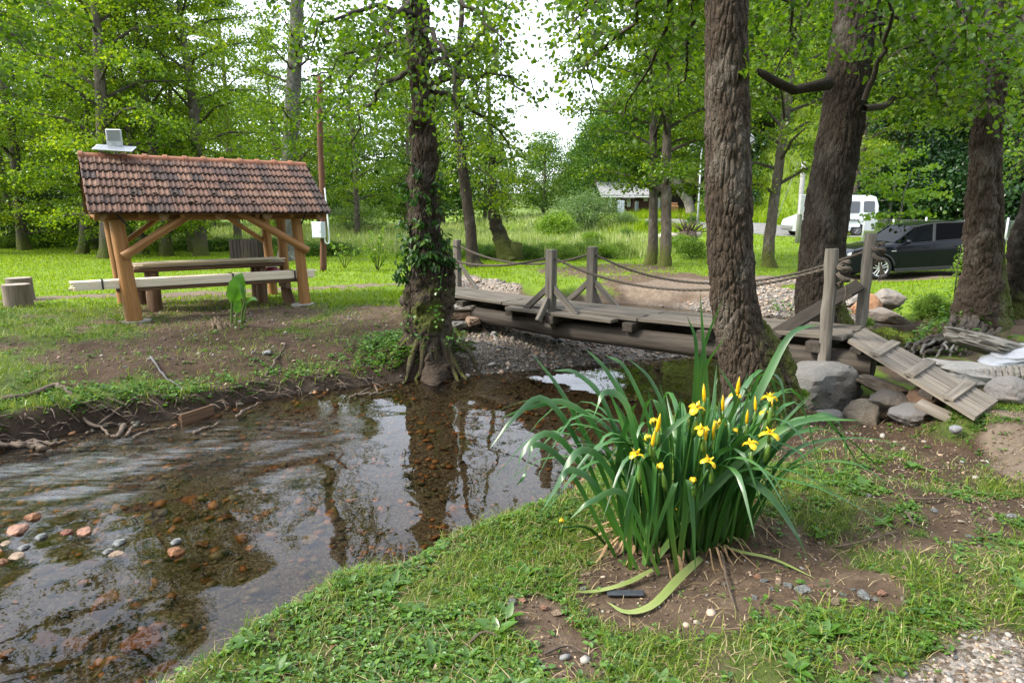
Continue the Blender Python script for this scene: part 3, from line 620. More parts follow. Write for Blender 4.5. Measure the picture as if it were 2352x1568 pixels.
def leaflets(name, label, x, y, size, mat, per=5, rise=.5, seed=1, aspect=.62, zj=.03):
    """low rosettes: each plant is a ring of small folded leaves"""
    r = np.random.default_rng(seed); x = np.repeat(x, per); y = np.repeat(y, per); s = np.repeat(size, per) * (.6 + .7 * r.random(len(x))); k = len(x)
    a = r.random(k) * 6.283; rad = s * (.25 + .7 * r.random(k)); z = bil(ZG, x, y) + .004 + zj * r.random(k) * np.repeat(size, per).max() / .05
    d = np.stack([np.cos(a), np.sin(a), rise * (r.random(k) - .25)], 1); d /= np.linalg.norm(d, axis=1)[:, None]
    sdv = np.stack([-np.sin(a), np.cos(a), .5 * (r.random(k) - .5)], 1); up = np.cross(d, sdv)
    C = np.stack([x + np.cos(a) * rad, y + np.sin(a) * rad, z], 1)
    s = s[:, None]; A = C - d * s * .5; T = C + d * s * .55 - up * s * .12
    V = np.stack([A, C - d * s * .12 + sdv * s * aspect * .5 + up * s * .1, C + d * s * .25 + sdv * s * aspect * .42 + up * s * .08, T, C + d * s * .25 - sdv * s * aspect * .42 + up * s * .08, C - d * s * .12 - sdv * s * aspect * .5 + up * s * .1], 1).reshape(-1, 3)
    o = np.arange(k)[:, None] * 6; F4 = np.concatenate([o + np.array([[0, 1, 2, 3]]), o + np.array([[0, 3, 4, 5]])])
    return tag(link(name, mesh_np(name, V, None, F4, True, {'rnd': np.repeat(r.random(k), 6)}, mat)), label, kind='stuff')
gd = lambda x, y: bil(GG, x, y)
NB = (-2.4, 5.8, 1.2, 6.6); nearmask = lambda x, y: (bil(SDG, x, y) > .03) * (y < 7.2 - .0 * x)
x, y = sample(320000, NB, lambda x, y: gd(x, y) ** 1.2 * nearmask(x, y) * (.25 + .75 * sstep(-.3, .3, noise2(x, y, .5, 2, 31))), 11); r = np.random.default_rng(3)
blades('grass', 'short sparse grass on the near bank', x, y, .018 + .075 * r.random(len(x)) ** 2.2, .0025 + .003 * r.random(len(x)), M_grass, 1.3, True, 2)
x, y = sample(60000, NB, lambda x, y: np.clip(gd(x, y) * 1.1, .05, 1) * nearmask(x, y) * (.12 + .88 * sstep(-.1, .35, noise2(x, y, .45, 2, 32) + .55 * sstep(1.2, -.6, x))), 12)
leaflets('clover', 'clover and small broad-leaved weeds on the near bank', x, y, .012 + .024 * r.random(len(x)) ** 2, M_clover, 5, .6, 3)
x, y = sample(30000, NB, lambda x, y: np.clip(gd(x, y) + .25, 0, 1) * nearmask(x, y), 13)
blades('dry_grass', 'dry straw among the grass of the near bank', x, y, .012 + .03 * r.random(len(x)), .003 + .003 * r.random(len(x)), M_dry, 3.5, True, 4)
x, y = sample(1500, (-2.4, 1.4, 1.6, 5.2), lambda x, y: sstep(.5, .05, bil(SDG, x, y)) * (bil(SDG, x, y) > .02), 14)
blades('tall_grass', 'longer grass hanging over the near waterline', x, y, .07 + .13 * r.random(len(x)), .004 + .004 * r.random(len(x)), M_grass, 1.0, True, 5)
LB = (-11, .3, 5.2, 13.4); lmask = lambda x, y: (bil(SDG, x, y) > .03) * (y - 6.2 > (x + 5.3) * .55 * 0) * ((y > 7) | (x < -4))
x, y = sample(150000, LB, lambda x, y: gd(x, y) ** 1.3 * lmask(x, y) * (.3 + .7 * sstep(-.3, .3, noise2(x, y, .6, 2, 33))), 15)
blades('grass', 'patchy grass on the left bank', x, y, .03 + .08 * r.random(len(x)) ** 2, .006 + .007 * r.random(len(x)), M_grass, 1.1, False, 6)
x, y = sample(26000, LB, lambda x, y: np.clip(gd(x, y) * 1.1, .06, 1) * lmask(x, y) * (.2 + .8 * sstep(1.8, .3, bil(SDG, x, y))) * (.25 + .75 * sstep(-.1, .3, noise2(x, y, .5, 2, 34))), 16)
leaflets('clover', 'clover and weeds along the left bank', x, y, .03 + .035 * r.random(len(x)) ** 2, M_clover, 4, .6, 7)
lawn = lambda x, y: gd(x, y) * (bil(SDG, x, y) > .1)
x, y = sample(130000, (-38, 0, 12.5, 36), lambda x, y: lawn(x, y) * np.clip(14 / y, .3, 1) ** 1.2 * (y < 34 - .1 * x) , 17)
blades('lawn', 'bright mown lawn behind the shelter', x, y, .05 + .05 * r.random(len(x)), .012 + .0011 * y, M_lawn, .9, False, 8)
x, y = sample(110000, (-3, 26, 9.5, 40), lambda x, y: lawn(x, y) * np.clip(14 / y, .3, 1) ** 1.2 * ((y > 14) | (x > 7)), 18)
blades('lawn', 'mown grass across the brook towards the parked car', x, y, .05 + .06 * r.random(len(x)), .012 + .0011 * y, M_lawn, .9, False, 9)
def meadow_line(x): return np.interp(x, [-60, -24, -20, -2, 0, 5, 7.5, 9], [40, 39, 37, 31.5, 28, 27, 28.5, 60])
x, y = sample(120000, (-60, 9, 26, 66), lambda x, y: (y > meadow_line(x)) * np.clip(32 / y, .3, 1) ** 1.3, 19)
hh = (.35 + .5 * r.random(len(x))) * (.8 + .3 * noise2(x, y, 3.0, 2, 40))
blades('meadow_grass', 'tall pale seeding meadow grass beyond the lawn', x, y, hh, .03 + .0012 * y, M_mead, .35, False, 10)
x, y = sample(26000, (6, 26, 42, 60), lambda x, y: np.where(road_d.reshape(ny, nx)[np.clip(np.searchsorted(YS, y), 0, ny - 1), np.clip(np.searchsorted(XS, x), 0, nx - 1)] > 2.2, .8, 0), 20)
blades('meadow_grass', 'rough green grass on the slope below the wooden house', x, y, .25 + .4 * r.random(len(x)), .06 + .04 * r.random(len(x)), M_lawn, .5, False, 11)

x, y = sample(5200, (-7.5, -.6, 5.6, 10), lambda x, y: sstep(.75, .1, bil(SDG, x, y)) * (bil(SDG, x, y) > .06), 22)
blades('tall_grass', 'grass hanging over the edge of the cut left bank', x, y, .05 + .13 * r.random(len(x)), .006 + .006 * r.random(len(x)), M_grass, 1.2, True, 25)
x, y = sample(3400, (-7.5, -.6, 5.6, 10.5), lambda x, y: sstep(1.1, .15, bil(SDG, x, y)) * (bil(SDG, x, y) > .08) * (noise2(x, y, .5, 2, 35) > -.15), 23)
leaflets('weeds', 'small leafy weeds along the edge of the cut left bank', x, y, .03 + .035 * r.random(len(x)), M_clover, 5, .8, 26, .62, .06)

m, n, l, p = mat_new('soil_crumb'); sr = ramp(n, [(0, (.05, .033, .022)), (.5, (.10, .068, .046)), (1, (.18, .13, .09))]); l.new(attr(n, 'rnd').outputs['Fac'], sr.inputs[0]); l.new(sr.outputs[0], p.inputs['Base Color']); p.inputs['Roughness'].default_value = .95
x, y = sample(30000, NB, lambda x, y: np.clip(1.05 - bil(GG, x, y), .0, 1) * nearmask(x, y) * (bil(GRV, x, y) < .4), 24)
pebbles('soil_crumbs', 'crumbs of loose brown soil on the near bank', x, y, .004 + .013 * RNG.random(len(x)) ** 3, m, OCT)
x, y = sample(12000, LB, lambda x, y: np.clip(1.0 - bil(GG, x, y), .0, 1) * lmask(x, y), 27)
pebbles('soil_crumbs', 'crumbs of loose brown soil on the left bank', x, y, .008 + .022 * RNG.random(len(x)) ** 3, m, OCT)
M_litter = leafmat('leaf_litter', [(0, (.10, .055, .03)), (.5, (.22, .13, .07)), (1, (.36, .26, .15))], .2, .02)
x, y = sample(2600, NB, lambda x, y: nearmask(x, y) * .5, 28)
leaflets('leaf_litter', 'scraps of dead brown leaf on the near bank', x, y, .010 + .018 * RNG.random(len(x)), M_litter, 1, .3, 29, .6, .015)

# ================================================================== TREES
M_bark_brown = bark('bark_plated_brown', (.024, .017, .012), (.100, .074, .055), 34, .30, .02, lichen=(.20, .175, .15))
M_bark_dark = bark('bark_plated_dark', (.016, .012, .009), (.062, .047, .035), 34, .30, .02, lichen=(.11, .10, .085))
M_bark_grey = bark('bark_grey', (.06, .055, .048), (.20, .19, .17), 14, .5, .02, lichen=(.36, .37, .34))
M_bark_far = bark('bark_far', (.045, .036, .028), (.14, .12, .095), 6, .3, .03, moss=True, lichen=(.24, .24, .21))
M_twig = plain('twig_bark', (.045, .036, .028), .9, vs=20)
G1 = [(0, (.030, .082, .008)), (.4, (.072, .160, .011)), (.75, (.125, .235, .015)), (1, (.21, .32, .022))]
G2 = [(0, (.045, .105, .010)), (.4, (.105, .205, .013)), (.75, (.180, .290, .018)), (1, (.29, .39, .03))]
G3 = [(0, (.055, .12, .035)), (.5, (.13, .22, .075)), (1, (.24, .33, .14))]
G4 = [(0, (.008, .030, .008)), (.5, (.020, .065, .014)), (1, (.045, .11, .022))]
G5 = [(0, (.07, .16, .014)), (.5, (.16, .29, .022)), (1, (.30, .40, .05))]
M_leaf_near = leafmat('alder_leaf_near', G1, .55, .025, rough=.45, tcol=(1.45, 1.3, .45))
M_leaf = leafmat('alder_leaf', G2, .55, .02, objrand=.45, tcol=(1.4, 1.25, .45))
M_leaf_mid = leafmat('alder_leaf_mid', [(a, tuple(c * .85 for c in b)) for a, b in G2], .55, .02, objrand=.3, tcol=(1.4, 1.25, .45))
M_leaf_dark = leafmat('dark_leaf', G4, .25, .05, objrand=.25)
M_leaf_pale = leafmat('willow_leaf', G3, .4, .03, objrand=.2)
M_leaf_fresh = leafmat('fresh_leaf', G5, .5, .03)
M_leaf_wood = leafmat('wood_leaf', [(0, (.026, .075, .012)), (.45, (.072, .160, .020)), (.8, (.135, .235, .028)), (1, (.22, .32, .05))], .4, .02, objrand=.6)

def catmull(P, n):
    P = [np.array(p, float) for p in P]; P = [2 * P[0] - P[1]] + P + [2 * P[-1] - P[-2]]; out = []
    m = len(P) - 3; T = np.linspace(0, m - 1e-6, n)
    for t in T:
        i = int(t); f = t - i; a, b, c, d = P[i:i + 4]
        out.append(.5 * (2 * b + (c - a) * f + (2 * a - 5 * b + 4 * c - d) * f * f + (3 * b - a - 3 * c + d) * f ** 3))
    return np.array(out)
def trunk_mesh(name, path, rad, nseg, nz, mat, cell=.09, depth=.018, lump=.05, lobes=5, flare=.0, flare_h=.5, moss=None, seed=0, zs=.42, off=(0, 0, 0)):
    """bark surface: one ring per step along the stem, pushed in and out by plates, lumps and root lobes"""
    C = catmull([list(p) + [r_] for p, r_ in zip(path, rad)], nz); P, R = C[:, :3], C[:, 3]
    th = np.arange(nseg) * 2 * pi / nseg; T = np.gradient(P, axis=0); T /= np.linalg.norm(T, axis=1)[:, None]
    X = np.cross(np.array([0, 1, 0]), T); X /= np.linalg.norm(X, axis=1)[:, None]; Y = np.cross(T, X)
    D = X[:, None] * np.cos(th)[None, :, None] + Y[:, None] * np.sin(th)[None, :, None]
    hgt = (P[:, 2] - P[0, 2])[:, None]
    fl = flare * np.exp(-hgt / flare_h) * (1 + .75 * np.cos(lobes * th + seed)[None] + .35 * np.cos((lobes * 2 - 1) * th + seed * 2)[None])
    base = P[:, None] + D * (R[:, None] * (1 + fl))[..., None]
    q = (base * np.array([1, 1, zs])).reshape(-1, 3)
    w = q / cell + .35 * np.stack([vnoise(q / cell * .8), vnoise(q / cell * .8 + 9), vnoise(q / cell * .8 + 31)], 1)
    cr = sstep(.02, .28, worley(w)); lum = fbm(base.reshape(-1, 3) / .22 + seed, 3)
    disp = depth * (cr - 1) + .35 * depth * vnoise(q / cell * 3.1) + lump * lum
    V = base.reshape(-1, 3) + D.reshape(-1, 3) * disp[:, None]
    i = (np.arange(nz - 1)[:, None] * nseg + np.arange(nseg)[None]).ravel(); j = (np.arange(nz - 1)[:, None] * nseg + (np.arange(nseg)[None] + 1) % nseg).ravel()
    F = np.stack([i, j, j + nseg, i + nseg], 1)
    mo = np.zeros(len(V)) if moss is None else moss(V, D.reshape(-1, 3))
    return mesh_np(name, V - np.array(off), None, F, True, {'moss': mo, 'rnd': cr}, mat)
def pxstem(rows, Y, dy=0.0):
    """survey rows (v, u, width px) -> path and radii of a stem standing at distance Y"""
    P, R = [], []
    for k, (v, u, w) in enumerate(rows):
        p = gy(u, v, Y + dy * k); d = p.y * cos(PIT) - (p.z - ZC) * sin(PIT); P.append(tuple(p)); R.append(w / FPX * d / 2)
    return P, R
class Leaves:
    def __init__(s, seed): s.C, s.D, s.S = [], [], []; s.r = np.random.default_rng(seed); s.tw = MB()
    def spray(s, path, nsec, slen, nleaf, size, start=.2, droop=.15, spread=.10, twig=None, flat=.55):
        """twigs along a limb, leaves along each twig"""
        r = s.r; P = catmull(path, 24); T = np.gradient(P, axis=0); T /= np.linalg.norm(T, axis=1)[:, None] + 1e-9
        for k in range(nsec):
            f = start + (1 - start) * (k + r.random()) / nsec; i = min(int(f * 23), 23); p, t = P[i], T[i]
            sd_ = np.cross(t, [0, 0, 1]); sd_ /= np.linalg.norm(sd_) + 1e-9
            d = t * (.45 + .4 * r.random()) + sd_ * (1 if k % 2 else -1) * (.55 + .5 * r.random()) + np.array([0, 0, (r.random() - .45) * .7]); d /= np.linalg.norm(d)
            L = slen * (1.15 - .65 * f) * (.6 + .7 * r.random()); m = max(3, int(nleaf * L / slen))
            q = r.random(m) ** .8 * L; pos = p + d * q[:, None] + np.array([0, 0, -droop]) * ((q / L) ** 2 * L)[:, None]
            pos = pos + r.normal(size=(m, 3)) * spread * np.array([1, 1, flat])
            s.C.append(pos); s.D.append(np.tile(d, (m, 1))); s.S.append(size * (.65 + .6 * r.random(m)))
            if twig: s.tw.tube([p, p + d * L * .5 - np.array([0, 0, droop * L * .2]), p + d * L - np.array([0, 0, droop * L])], [twig, twig * .7, twig * .3], 3, False)
    def clump(s, c, rad, n, size, flat=.5):
        r = s.r; s.C.append(np.array(c) + r.normal(size=(n, 3)) * np.array(rad)); d = r.normal(size=(n, 3)); d[:, 2] *= flat
        s.D.append(d / np.linalg.norm(d, axis=1)[:, None]); s.S.append(size * (.65 + .6 * r.random(n)))
    def mesh(s, name, mat, six=False, aspect=.8, off=(0, 0, 0), tilt=.9, bias=None):
        r = s.r; C, D, Z = np.concatenate(s.C) - np.array(off), np.concatenate(s.D), np.concatenate(s.S)[:, None]; k = len(C)
        d = D * .7 + r.normal(size=(k, 3)) * .75; d[:, 2] -= .15; d /= np.linalg.norm(d, axis=1)[:, None]
        nrm = r.normal(size=(k, 3)) * tilt + np.array([0, 0, 1.0]); sd_ = np.cross(nrm, d); sd_ /= np.linalg.norm(sd_, axis=1)[:, None] + 1e-9; up = np.cross(d, sd_)
        if six:
            V = np.stack([C - d * Z * .5, C - d * Z * .2 + sd_ * Z * aspect * .46 + up * Z * .1, C + d * Z * .22 + sd_ * Z * aspect * .44 + up * Z * .09, C + d * Z * .5, C + d * Z * .22 - sd_ * Z * aspect * .44 + up * Z * .09, C - d * Z * .2 - sd_ * Z * aspect * .46 + up * Z * .1], 1).reshape(-1, 3)
            o = np.arange(k)[:, None] * 6; F4 = np.concatenate([o + np.array([[0, 1, 2, 3]]), o + np.array([[0, 3, 4, 5]])]); F3 = None; w = 6
        else:
            V = np.stack([C - d * Z * .5, C + sd_ * Z * aspect * .5 + up * Z * .1, C + d * Z * .5, C - sd_ * Z * aspect * .5 + up * Z * .1], 1).reshape(-1, 3)
            o = np.arange(k)[:, None] * 4; F3 = np.concatenate([o + np.array([[0, 1, 2]]), o + np.array([[0, 2, 3]])]); F4 = None; w = 4
        rv = np.clip(.45 + .22 * r.normal(size=k) + (0 if bias is None else bias(C)), 0, 1)
        return mesh_np(name, V, F3, F4, False, {'rnd': np.repeat(rv, w)}, mat)

# ---- generic trees: a few kinds built once, then copied as individuals
def make_kind(seed, Ht, hc, Rc, nb, nsec, nleaf, size, rt, mat, el0=25, slen=1.3, lean=(0, 0), prof=0, bend=.25, droop=.25, mat_b=None, six=False):
    r = random.Random(seed); L = Leaves(seed)
    stem = [(0, 0, -.3), (r.uniform(-.1, .1), r.uniform(-.1, .1), 1.0), (bend * r.uniform(-1, 1) + lean[0] * .35, bend * r.uniform(-1, 1), Ht * .35), (bend * r.uniform(-1, 1) + lean[0] * .65, bend * r.uniform(-1, 1), Ht * .65), (lean[0], lean[1], Ht)]
    rad = [rt * 1.25, rt, rt * .8, rt * .45, .03]; S_ = catmull(stem, 60); mb = MB()
    tm = trunk_mesh('trunk', stem, rad, 14, 40, mat_b or M_bark_far, .14, .02, .015, 5, .5, .35, lambda V, D: np.clip(.75 - V[:, 2] / 2.2, 0, .7) + .12, seed)
    for k in range(nb):
        f = (k + .5) / nb; z0 = hc + (Ht - hc) * f ** .9; i = min(59, int(z0 / Ht * 59)); b = S_[i]
        pr_ = {0: (1 - f ** 2.2) * (.55 + .45 * min(1, f * 4)), 1: (1 - f) ** .7, 2: math.sin(pi * min(1, .12 + .88 * f)) ** .6}[prof]
        ln = Rc * max(.12, pr_) * r.uniform(.75, 1.2); az = k * 2.4 + r.uniform(-.4, .4); el = radians(el0 + 40 * f + r.uniform(-10, 12))
        h = np.array([cos(az), sin(az), 0]); pts = [b, b + h * ln * .35 * cos(el) + np.array([0, 0, ln * .35 * sin(el)]), b + h * ln * .72 + np.array([0, 0, ln * (.62 * sin(el) - droop * .3)]), b + h * ln + np.array([0, 0, ln * (.72 * sin(el) - droop)])]
        mb.tube(pts, [rt * .28 * (1 - f) + .02, rt * .2 * (1 - f) + .016, .018, .008], 5, False)
        L.spray(pts, nsec, slen * (.4 + .6 * ln / Rc), nleaf, size, .18, .2, .14 * slen)
    L.spray([S_[48], S_[52], S_[56], S_[59]], nsec, slen * .6, nleaf, size, 0, .1, .15)
    zmin, zmax = hc, Ht
    cm = L.mesh('crown', mat, six, bias=lambda C: .30 * fbm(C / 1.6 + seed, 2))
    lm = mb.mesh('limbs', M_twig)
    return tm, lm, cm, Ht
def put(kind, name, loc, sc, rz, label, cat='tree', group=None, tilt=(0, 0), mat=None):
    t = thing(name, label, cat, loc, group, rz); t.rotation_euler.x, t.rotation_euler.y = tilt
    t.scale = (sc,) * 3 if np.isscalar(sc) else sc
    for nm, me in zip(('trunk', 'limbs', 'crown'), kind[:3]):
        if me is not None:
            o = link(nm, me, t)
            if mat and nm == 'crown': o.material_slots[0].link = 'OBJECT'; o.material_slots[0].material = mat
    return t
KA = [make_kind(100 + i, 17, 3.8 + .5 * i, 4.8, 42, 14, 56, .128, .27, M_leaf, 16, 1.6) for i in range(4)]
KL = [make_kind(140 + i, 14, 5.2, 4.4, 38, 13, 50, .125, .21, M_leaf_mid, 18, 1.4, droop=.12) for i in range(2)]
def wood_kind(seed, Ht, Rc, n, size, mat):
    L = Leaves(seed); r = random.Random(seed); mb = MB(); nc = 78
    tm = trunk_mesh('trunk', [(0, 0, -.4), (.1, 0, 2), (.2, .1, Ht * .5), (.1, .1, Ht * .9)], [.28, .22, .15, .04], 12, 20, M_bark_far, .2, .02, .02, 5, .4, .4, None, seed)
    for k in range(nc):
        f = (k + .5) / nc; z = Ht * (.10 + .86 * f); w = Rc * (math.sin(pi * (.16 + .80 * f)) ** .7) * (.35 + .65 * math.sqrt(r.random())) * r.uniform(.8, 1.15); a = k * 2.4 + r.uniform(-.5, .5)
        c = np.array([cos(a) * w, sin(a) * w, z + r.uniform(-.5, .5)]); q = r.uniform(.55, 1.05); L.clump(c, (q, q, q * .55), n // nc, size)
        if k % 3 == 0: mb.tube([(.1, .05, max(.8, z - w * .6)), tuple(c * np.array([.5, .5, 1]) - np.array([0, 0, w * .15])), tuple(c)], [.07, .045, .012], 4, False)
    return tm, mb.mesh('limbs', M_twig), L.mesh('crown', mat, False, .8, bias=lambda C: .26 * fbm(C / 1.5 + seed, 2)), Ht
KB = [wood_kind(120 + i, 12 + i % 2, 3.9 + .3 * (i % 3), 9800, .27, M_leaf_wood) for i in range(4)]
def bush_kind(seed, n, R, Hh, size, mat, ncl=40, six=False, asp=.6):
    L = Leaves(seed); r = random.Random(seed); mb = MB()
    for k in range(ncl):
        a, q, f = r.uniform(0, 6.28), math.sqrt(r.random()), r.random() ** .8
        c = np.array([cos(a) * q * R * (1 - .45 * f), sin(a) * q * R * (1 - .45 * f), Hh * (.06 + .86 * f * (1 - .35 * q))]); L.clump(c, (R * .16, R * .16, Hh * .075), n // ncl, size)
        if k % 3 == 0: mb.tube([(0, 0, -.1), tuple(c * np.array([.5, .5, .6])), tuple(c)], [.04 * R / 2, .025 * R / 2, .008], 4, False)
    return None, mb.mesh('stems', M_twig), L.mesh('foliage', mat, six, asp, bias=lambda C: .2 * fbm(C / (.5 * R) + seed, 2))
BU = [bush_kind(200 + i, 5200, 1.6, 2.0, .12, M_leaf_wood, 46) for i in range(3)]
BW = bush_kind(210, 9000, 3.2, 3.4, .15, M_leaf_pale, 70, asp=.4)
BF = bush_kind(211, 6000, 1.6, 1.9, .12, M_leaf_fresh, 46)
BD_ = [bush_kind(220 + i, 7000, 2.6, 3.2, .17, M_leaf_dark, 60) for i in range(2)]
def at(u, v, z): x, y = gz(u, v, z); return (x, y, H(x, y))
def atY(u, v, Y): p = gy(u, v, Y); return (p.x, Y, H(p.x, Y))
# trees that show a trunk of their own: pixel of the foot, height of the ground, kind, size, turn, tilt, label
GT = 'trees around the lawn'
MID = [((60, 575, .5), KA[0], .98, 0, (0, .0), 'dark trunked tree at the far left of the lawn, second trunk close behind it'),
       ((38, 566, .5), KA[1], .9, 2, (0, -.03), 'slim tree half hidden behind the leftmost lawn trunk'),
       ((187, 583, .5), KA[3], .8, 1, (0, .16), 'mossy trunk leaning right behind the left end of the shelter'),
       ((222, 572, .5), KA[1], .75, 4, (0, .03), 'short thick trunk between the leaning trunk and the mossy trunk'),
       ((246, 593, .5), KA[2], 1.05, 3, (0, -.09), 'straight mossy trunk rising left behind the solar floodlight'),
       ((330, 583, .5), KA[0], .7, 5, (0, .02), 'thin trunk seen just right of the near left shelter post'),
       ((381, 585, .5), KA[1], .95, 1.4, (0, -.02), 'grey trunk seen under the shelter roof left of centre'),
       ((445, 574, .5), KA[3], .8, 2.6, (0, .12), 'pale leaning trunk touching the grey trunk under the shelter roof'),
       ((460, 585, .5), KA[2], 1.0, 4.4, (0, -.03), 'grey brown trunk in the middle of the view under the shelter roof'),
       ((1492, 607, .45), KL[0], .92, .4, (0, .01), 'slim straight trunk, left one of the pair across the brook'),
       ((1525, 612, .45), KL[1], .98, 2.2, (0, .03), 'slim dark trunk, right one of the pair across the brook'),
       ((1768, 612, .5), KL[0], .95, 3.6, (0, .0), 'single mossy trunk on the mown slope left of the leaning dark trunk'),
       ((1948, 548, .8), KL[1], 1.05, 5.2, (0, .05), 'mossy grey trunk standing in front of the white van')]
for (u, v, z), kd, sc, rz, tl, lb in MID:
    put(kd, 'alder_tree', at(u, v, z), sc, rz, lb, 'tree', GT, tl)
# trees behind, only crowns and slim stems in view
GB = 'trees at the back of the lawn'
for i, (u, v, Y, k, sc) in enumerate([(-120, 560, 30, 3, 1.0), (-60, 560, 40, 0, 1.05), (120, 555, 42, 1, .95), (300, 552, 44, 2, 1.0), (545, 552, 40, 3, .9), (820, 548, 47, 2, .85), (640, 548, 50, 1, .9), (940, 545, 50, 0, .8), (-230, 560, 34, 2, 1.1), (420, 548, 54, 0, 1.0)]):
    put(KA[k], 'alder_tree', atY(u, v, Y), sc, i * 1.9, 'leafy alder at the back of the lawn, its crown merging with its neighbours', 'tree', GB)
GW = 'trees at the edge of the wood'
rs = random.Random(9)
for i in range(17):
    u = -260 + i * 108 + rs.uniform(-30, 30); Y = rs.uniform(62, 76); p = atY(u, 520, Y)
    hh = {True: rs.uniform(.62, .78), False: rs.uniform(.9, 1.2)}[1060 < u < 1420]
    put(KB[i % 4], 'woodland_tree', p, hh, i * 1.3, 'broad leafy tree in the unbroken edge of the wood behind the meadow', 'tree', GW)
for i in range(12):
    u = 700 + i * 105 + rs.uniform(-30, 30); Y = rs.uniform(84, 100); p = atY(u, 520, Y)
    put(KB[(i + 2) % 4], 'woodland_tree', p, rs.uniform(.7, .85) if u < 1400 else rs.uniform(1.1, 1.4), i * 2.3, 'broad leafy tree on the wooded hillside above the meadow', 'tree', GW)
GH = 'trees on the hillside to the right'
for i in range(80):
    x = rs.uniform(12, 70); y = rs.uniform(36, 112); ry_ = float(np.interp(x, [10, 15, 19, 25, 29.5, 42, 60], [66, 58, 51, 42.5, 40, 34, 28]))
    if y < ry_ or (y > ry_ + 50): continue
    put(KB[i % 4], 'woodland_tree', (x, y, H(x, y) - .3), rs.uniform(.85, 1.3), i * 1.7, 'dense leafy tree on the steep hillside above the road', 'tree', GH)
for i, (u, v, Y) in enumerate([(1700, 490, 58), (1790, 490, 55), (1880, 490, 50), (1480, 430, 72), (1560, 430, 75), (1640, 430, 70), (1400, 430, 74), (2120, 470, 46), (2230, 470, 43), (2340, 470, 40), (2420, 470, 38), (2030, 470, 50)]):
    put(KB[(i + 1) % 4], 'woodland_tree', atY(u, v, Y), rs.uniform(.8, 1.05), i * 2.1, 'leafy tree at the foot of the hillside behind the road and the wooden house', 'tree', GH)
GS_ = 'bushes below the hillside'
for i in range(84):
    u = 1650 + i * 10.5 + rs.uniform(-12, 12); Y = rs.uniform(36, 50) if u > 2050 else rs.uniform(50, 64); p = atY(u, 490, Y)
    dd = min(math.hypot(p[0] - q[0], p[1] - q[1]) for q in ROADC)
    if dd < 3.6 or (p[1] < 46 and p[0] < 22): continue
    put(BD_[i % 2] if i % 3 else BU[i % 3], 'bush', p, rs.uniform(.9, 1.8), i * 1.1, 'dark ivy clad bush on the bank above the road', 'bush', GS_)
# bushes that can be told apart
for loc, kd, sc, rz, nm, lb in [(atY(1345, 512, 46), BW, 1.0, 0, 'willow_bush', 'large rounded silvery green willow bush left of the wooden house'), (atY(1432, 512, 47), BW, .40, 2, 'willow_bush', 'smaller silvery willow bush in front of the wooden house'),
                            (atY(1278, 520, 41), BF, 1.1, 1, 'hazel_bush', 'bright green rounded bush in front of the large willow bush'), (atY(812, 520, 52), BW, .85, 3, 'willow_bush', 'pale round willow bush beyond the meadow right of the wooden pole'),
                            (atY(360, 572, 33), BF, .75, 4, 'hazel_bush', 'yellow green bush seen under the shelter roof'), (atY(300, 575, 34), BU[0], .9, 4, 'bush', 'dark green bush low behind the left shelter post'),
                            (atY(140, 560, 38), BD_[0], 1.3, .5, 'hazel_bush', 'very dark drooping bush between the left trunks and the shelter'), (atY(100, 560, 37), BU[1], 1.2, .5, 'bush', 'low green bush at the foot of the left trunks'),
                            (atY(1590, 590, 27), BU[1], .52, 1.5, 'bush', 'low green bush against the left side of the big trunk'), (atY(1560, 575, 30), BF, .5, 2.5, 'bush', 'low weedy bush below the uprooted stump'),
                            (atY(1440, 540, 38), BU[2], .40, 3.5, 'bush', 'weedy bush in the rough grass left of the slim trunks'), (atY(1360, 555, 34), BF, .5, .2, 'bush', 'low yellowish weed bush in the meadow behind the mid bridge posts'),
                            (atY(1500, 520, 44), BU[0], .42, 1.2, 'bush', 'green bush on the slope below the wooden house'), (atY(1590, 512, 47), BU[1], .4, 2.2, 'bush', 'leafy bush at the foot of the white lamp pole'),
                            (atY(1690, 522, 48), BU[2], .6, 5, 'bush', 'green bush beyond the road right of the big trunk')]:
    put(kd, nm, loc, sc, rz, lb, 'bush')
GR = 'weedy bushes on the low bank behind the shelter'
for i, (u, v) in enumerate([(430, 558), (500, 560), (540, 575), (620, 575), (580, 560), (690, 580), (20, 552), (90, 556), (240, 560), (-60, 552), (760, 590)]):
    put(BU[i % 3], 'bush', atY(u, v, 35 if u < 650 else 29), (.85, .85, .40), i * 1.7, 'low weedy green bush on the bank between lawn and meadow', 'bush', GR)
GN = 'nettle clumps along the meadow edge'
for i in range(14):
    u = 1030 + i * 30; put(BU[i % 3] if i % 4 else BF, 'nettle_clump', at(u, 592 - (i % 3) * 5, .5), (.5, .5, .36), i, 'knee high clump of nettles at the edge of the meadow', 'plant', GN)

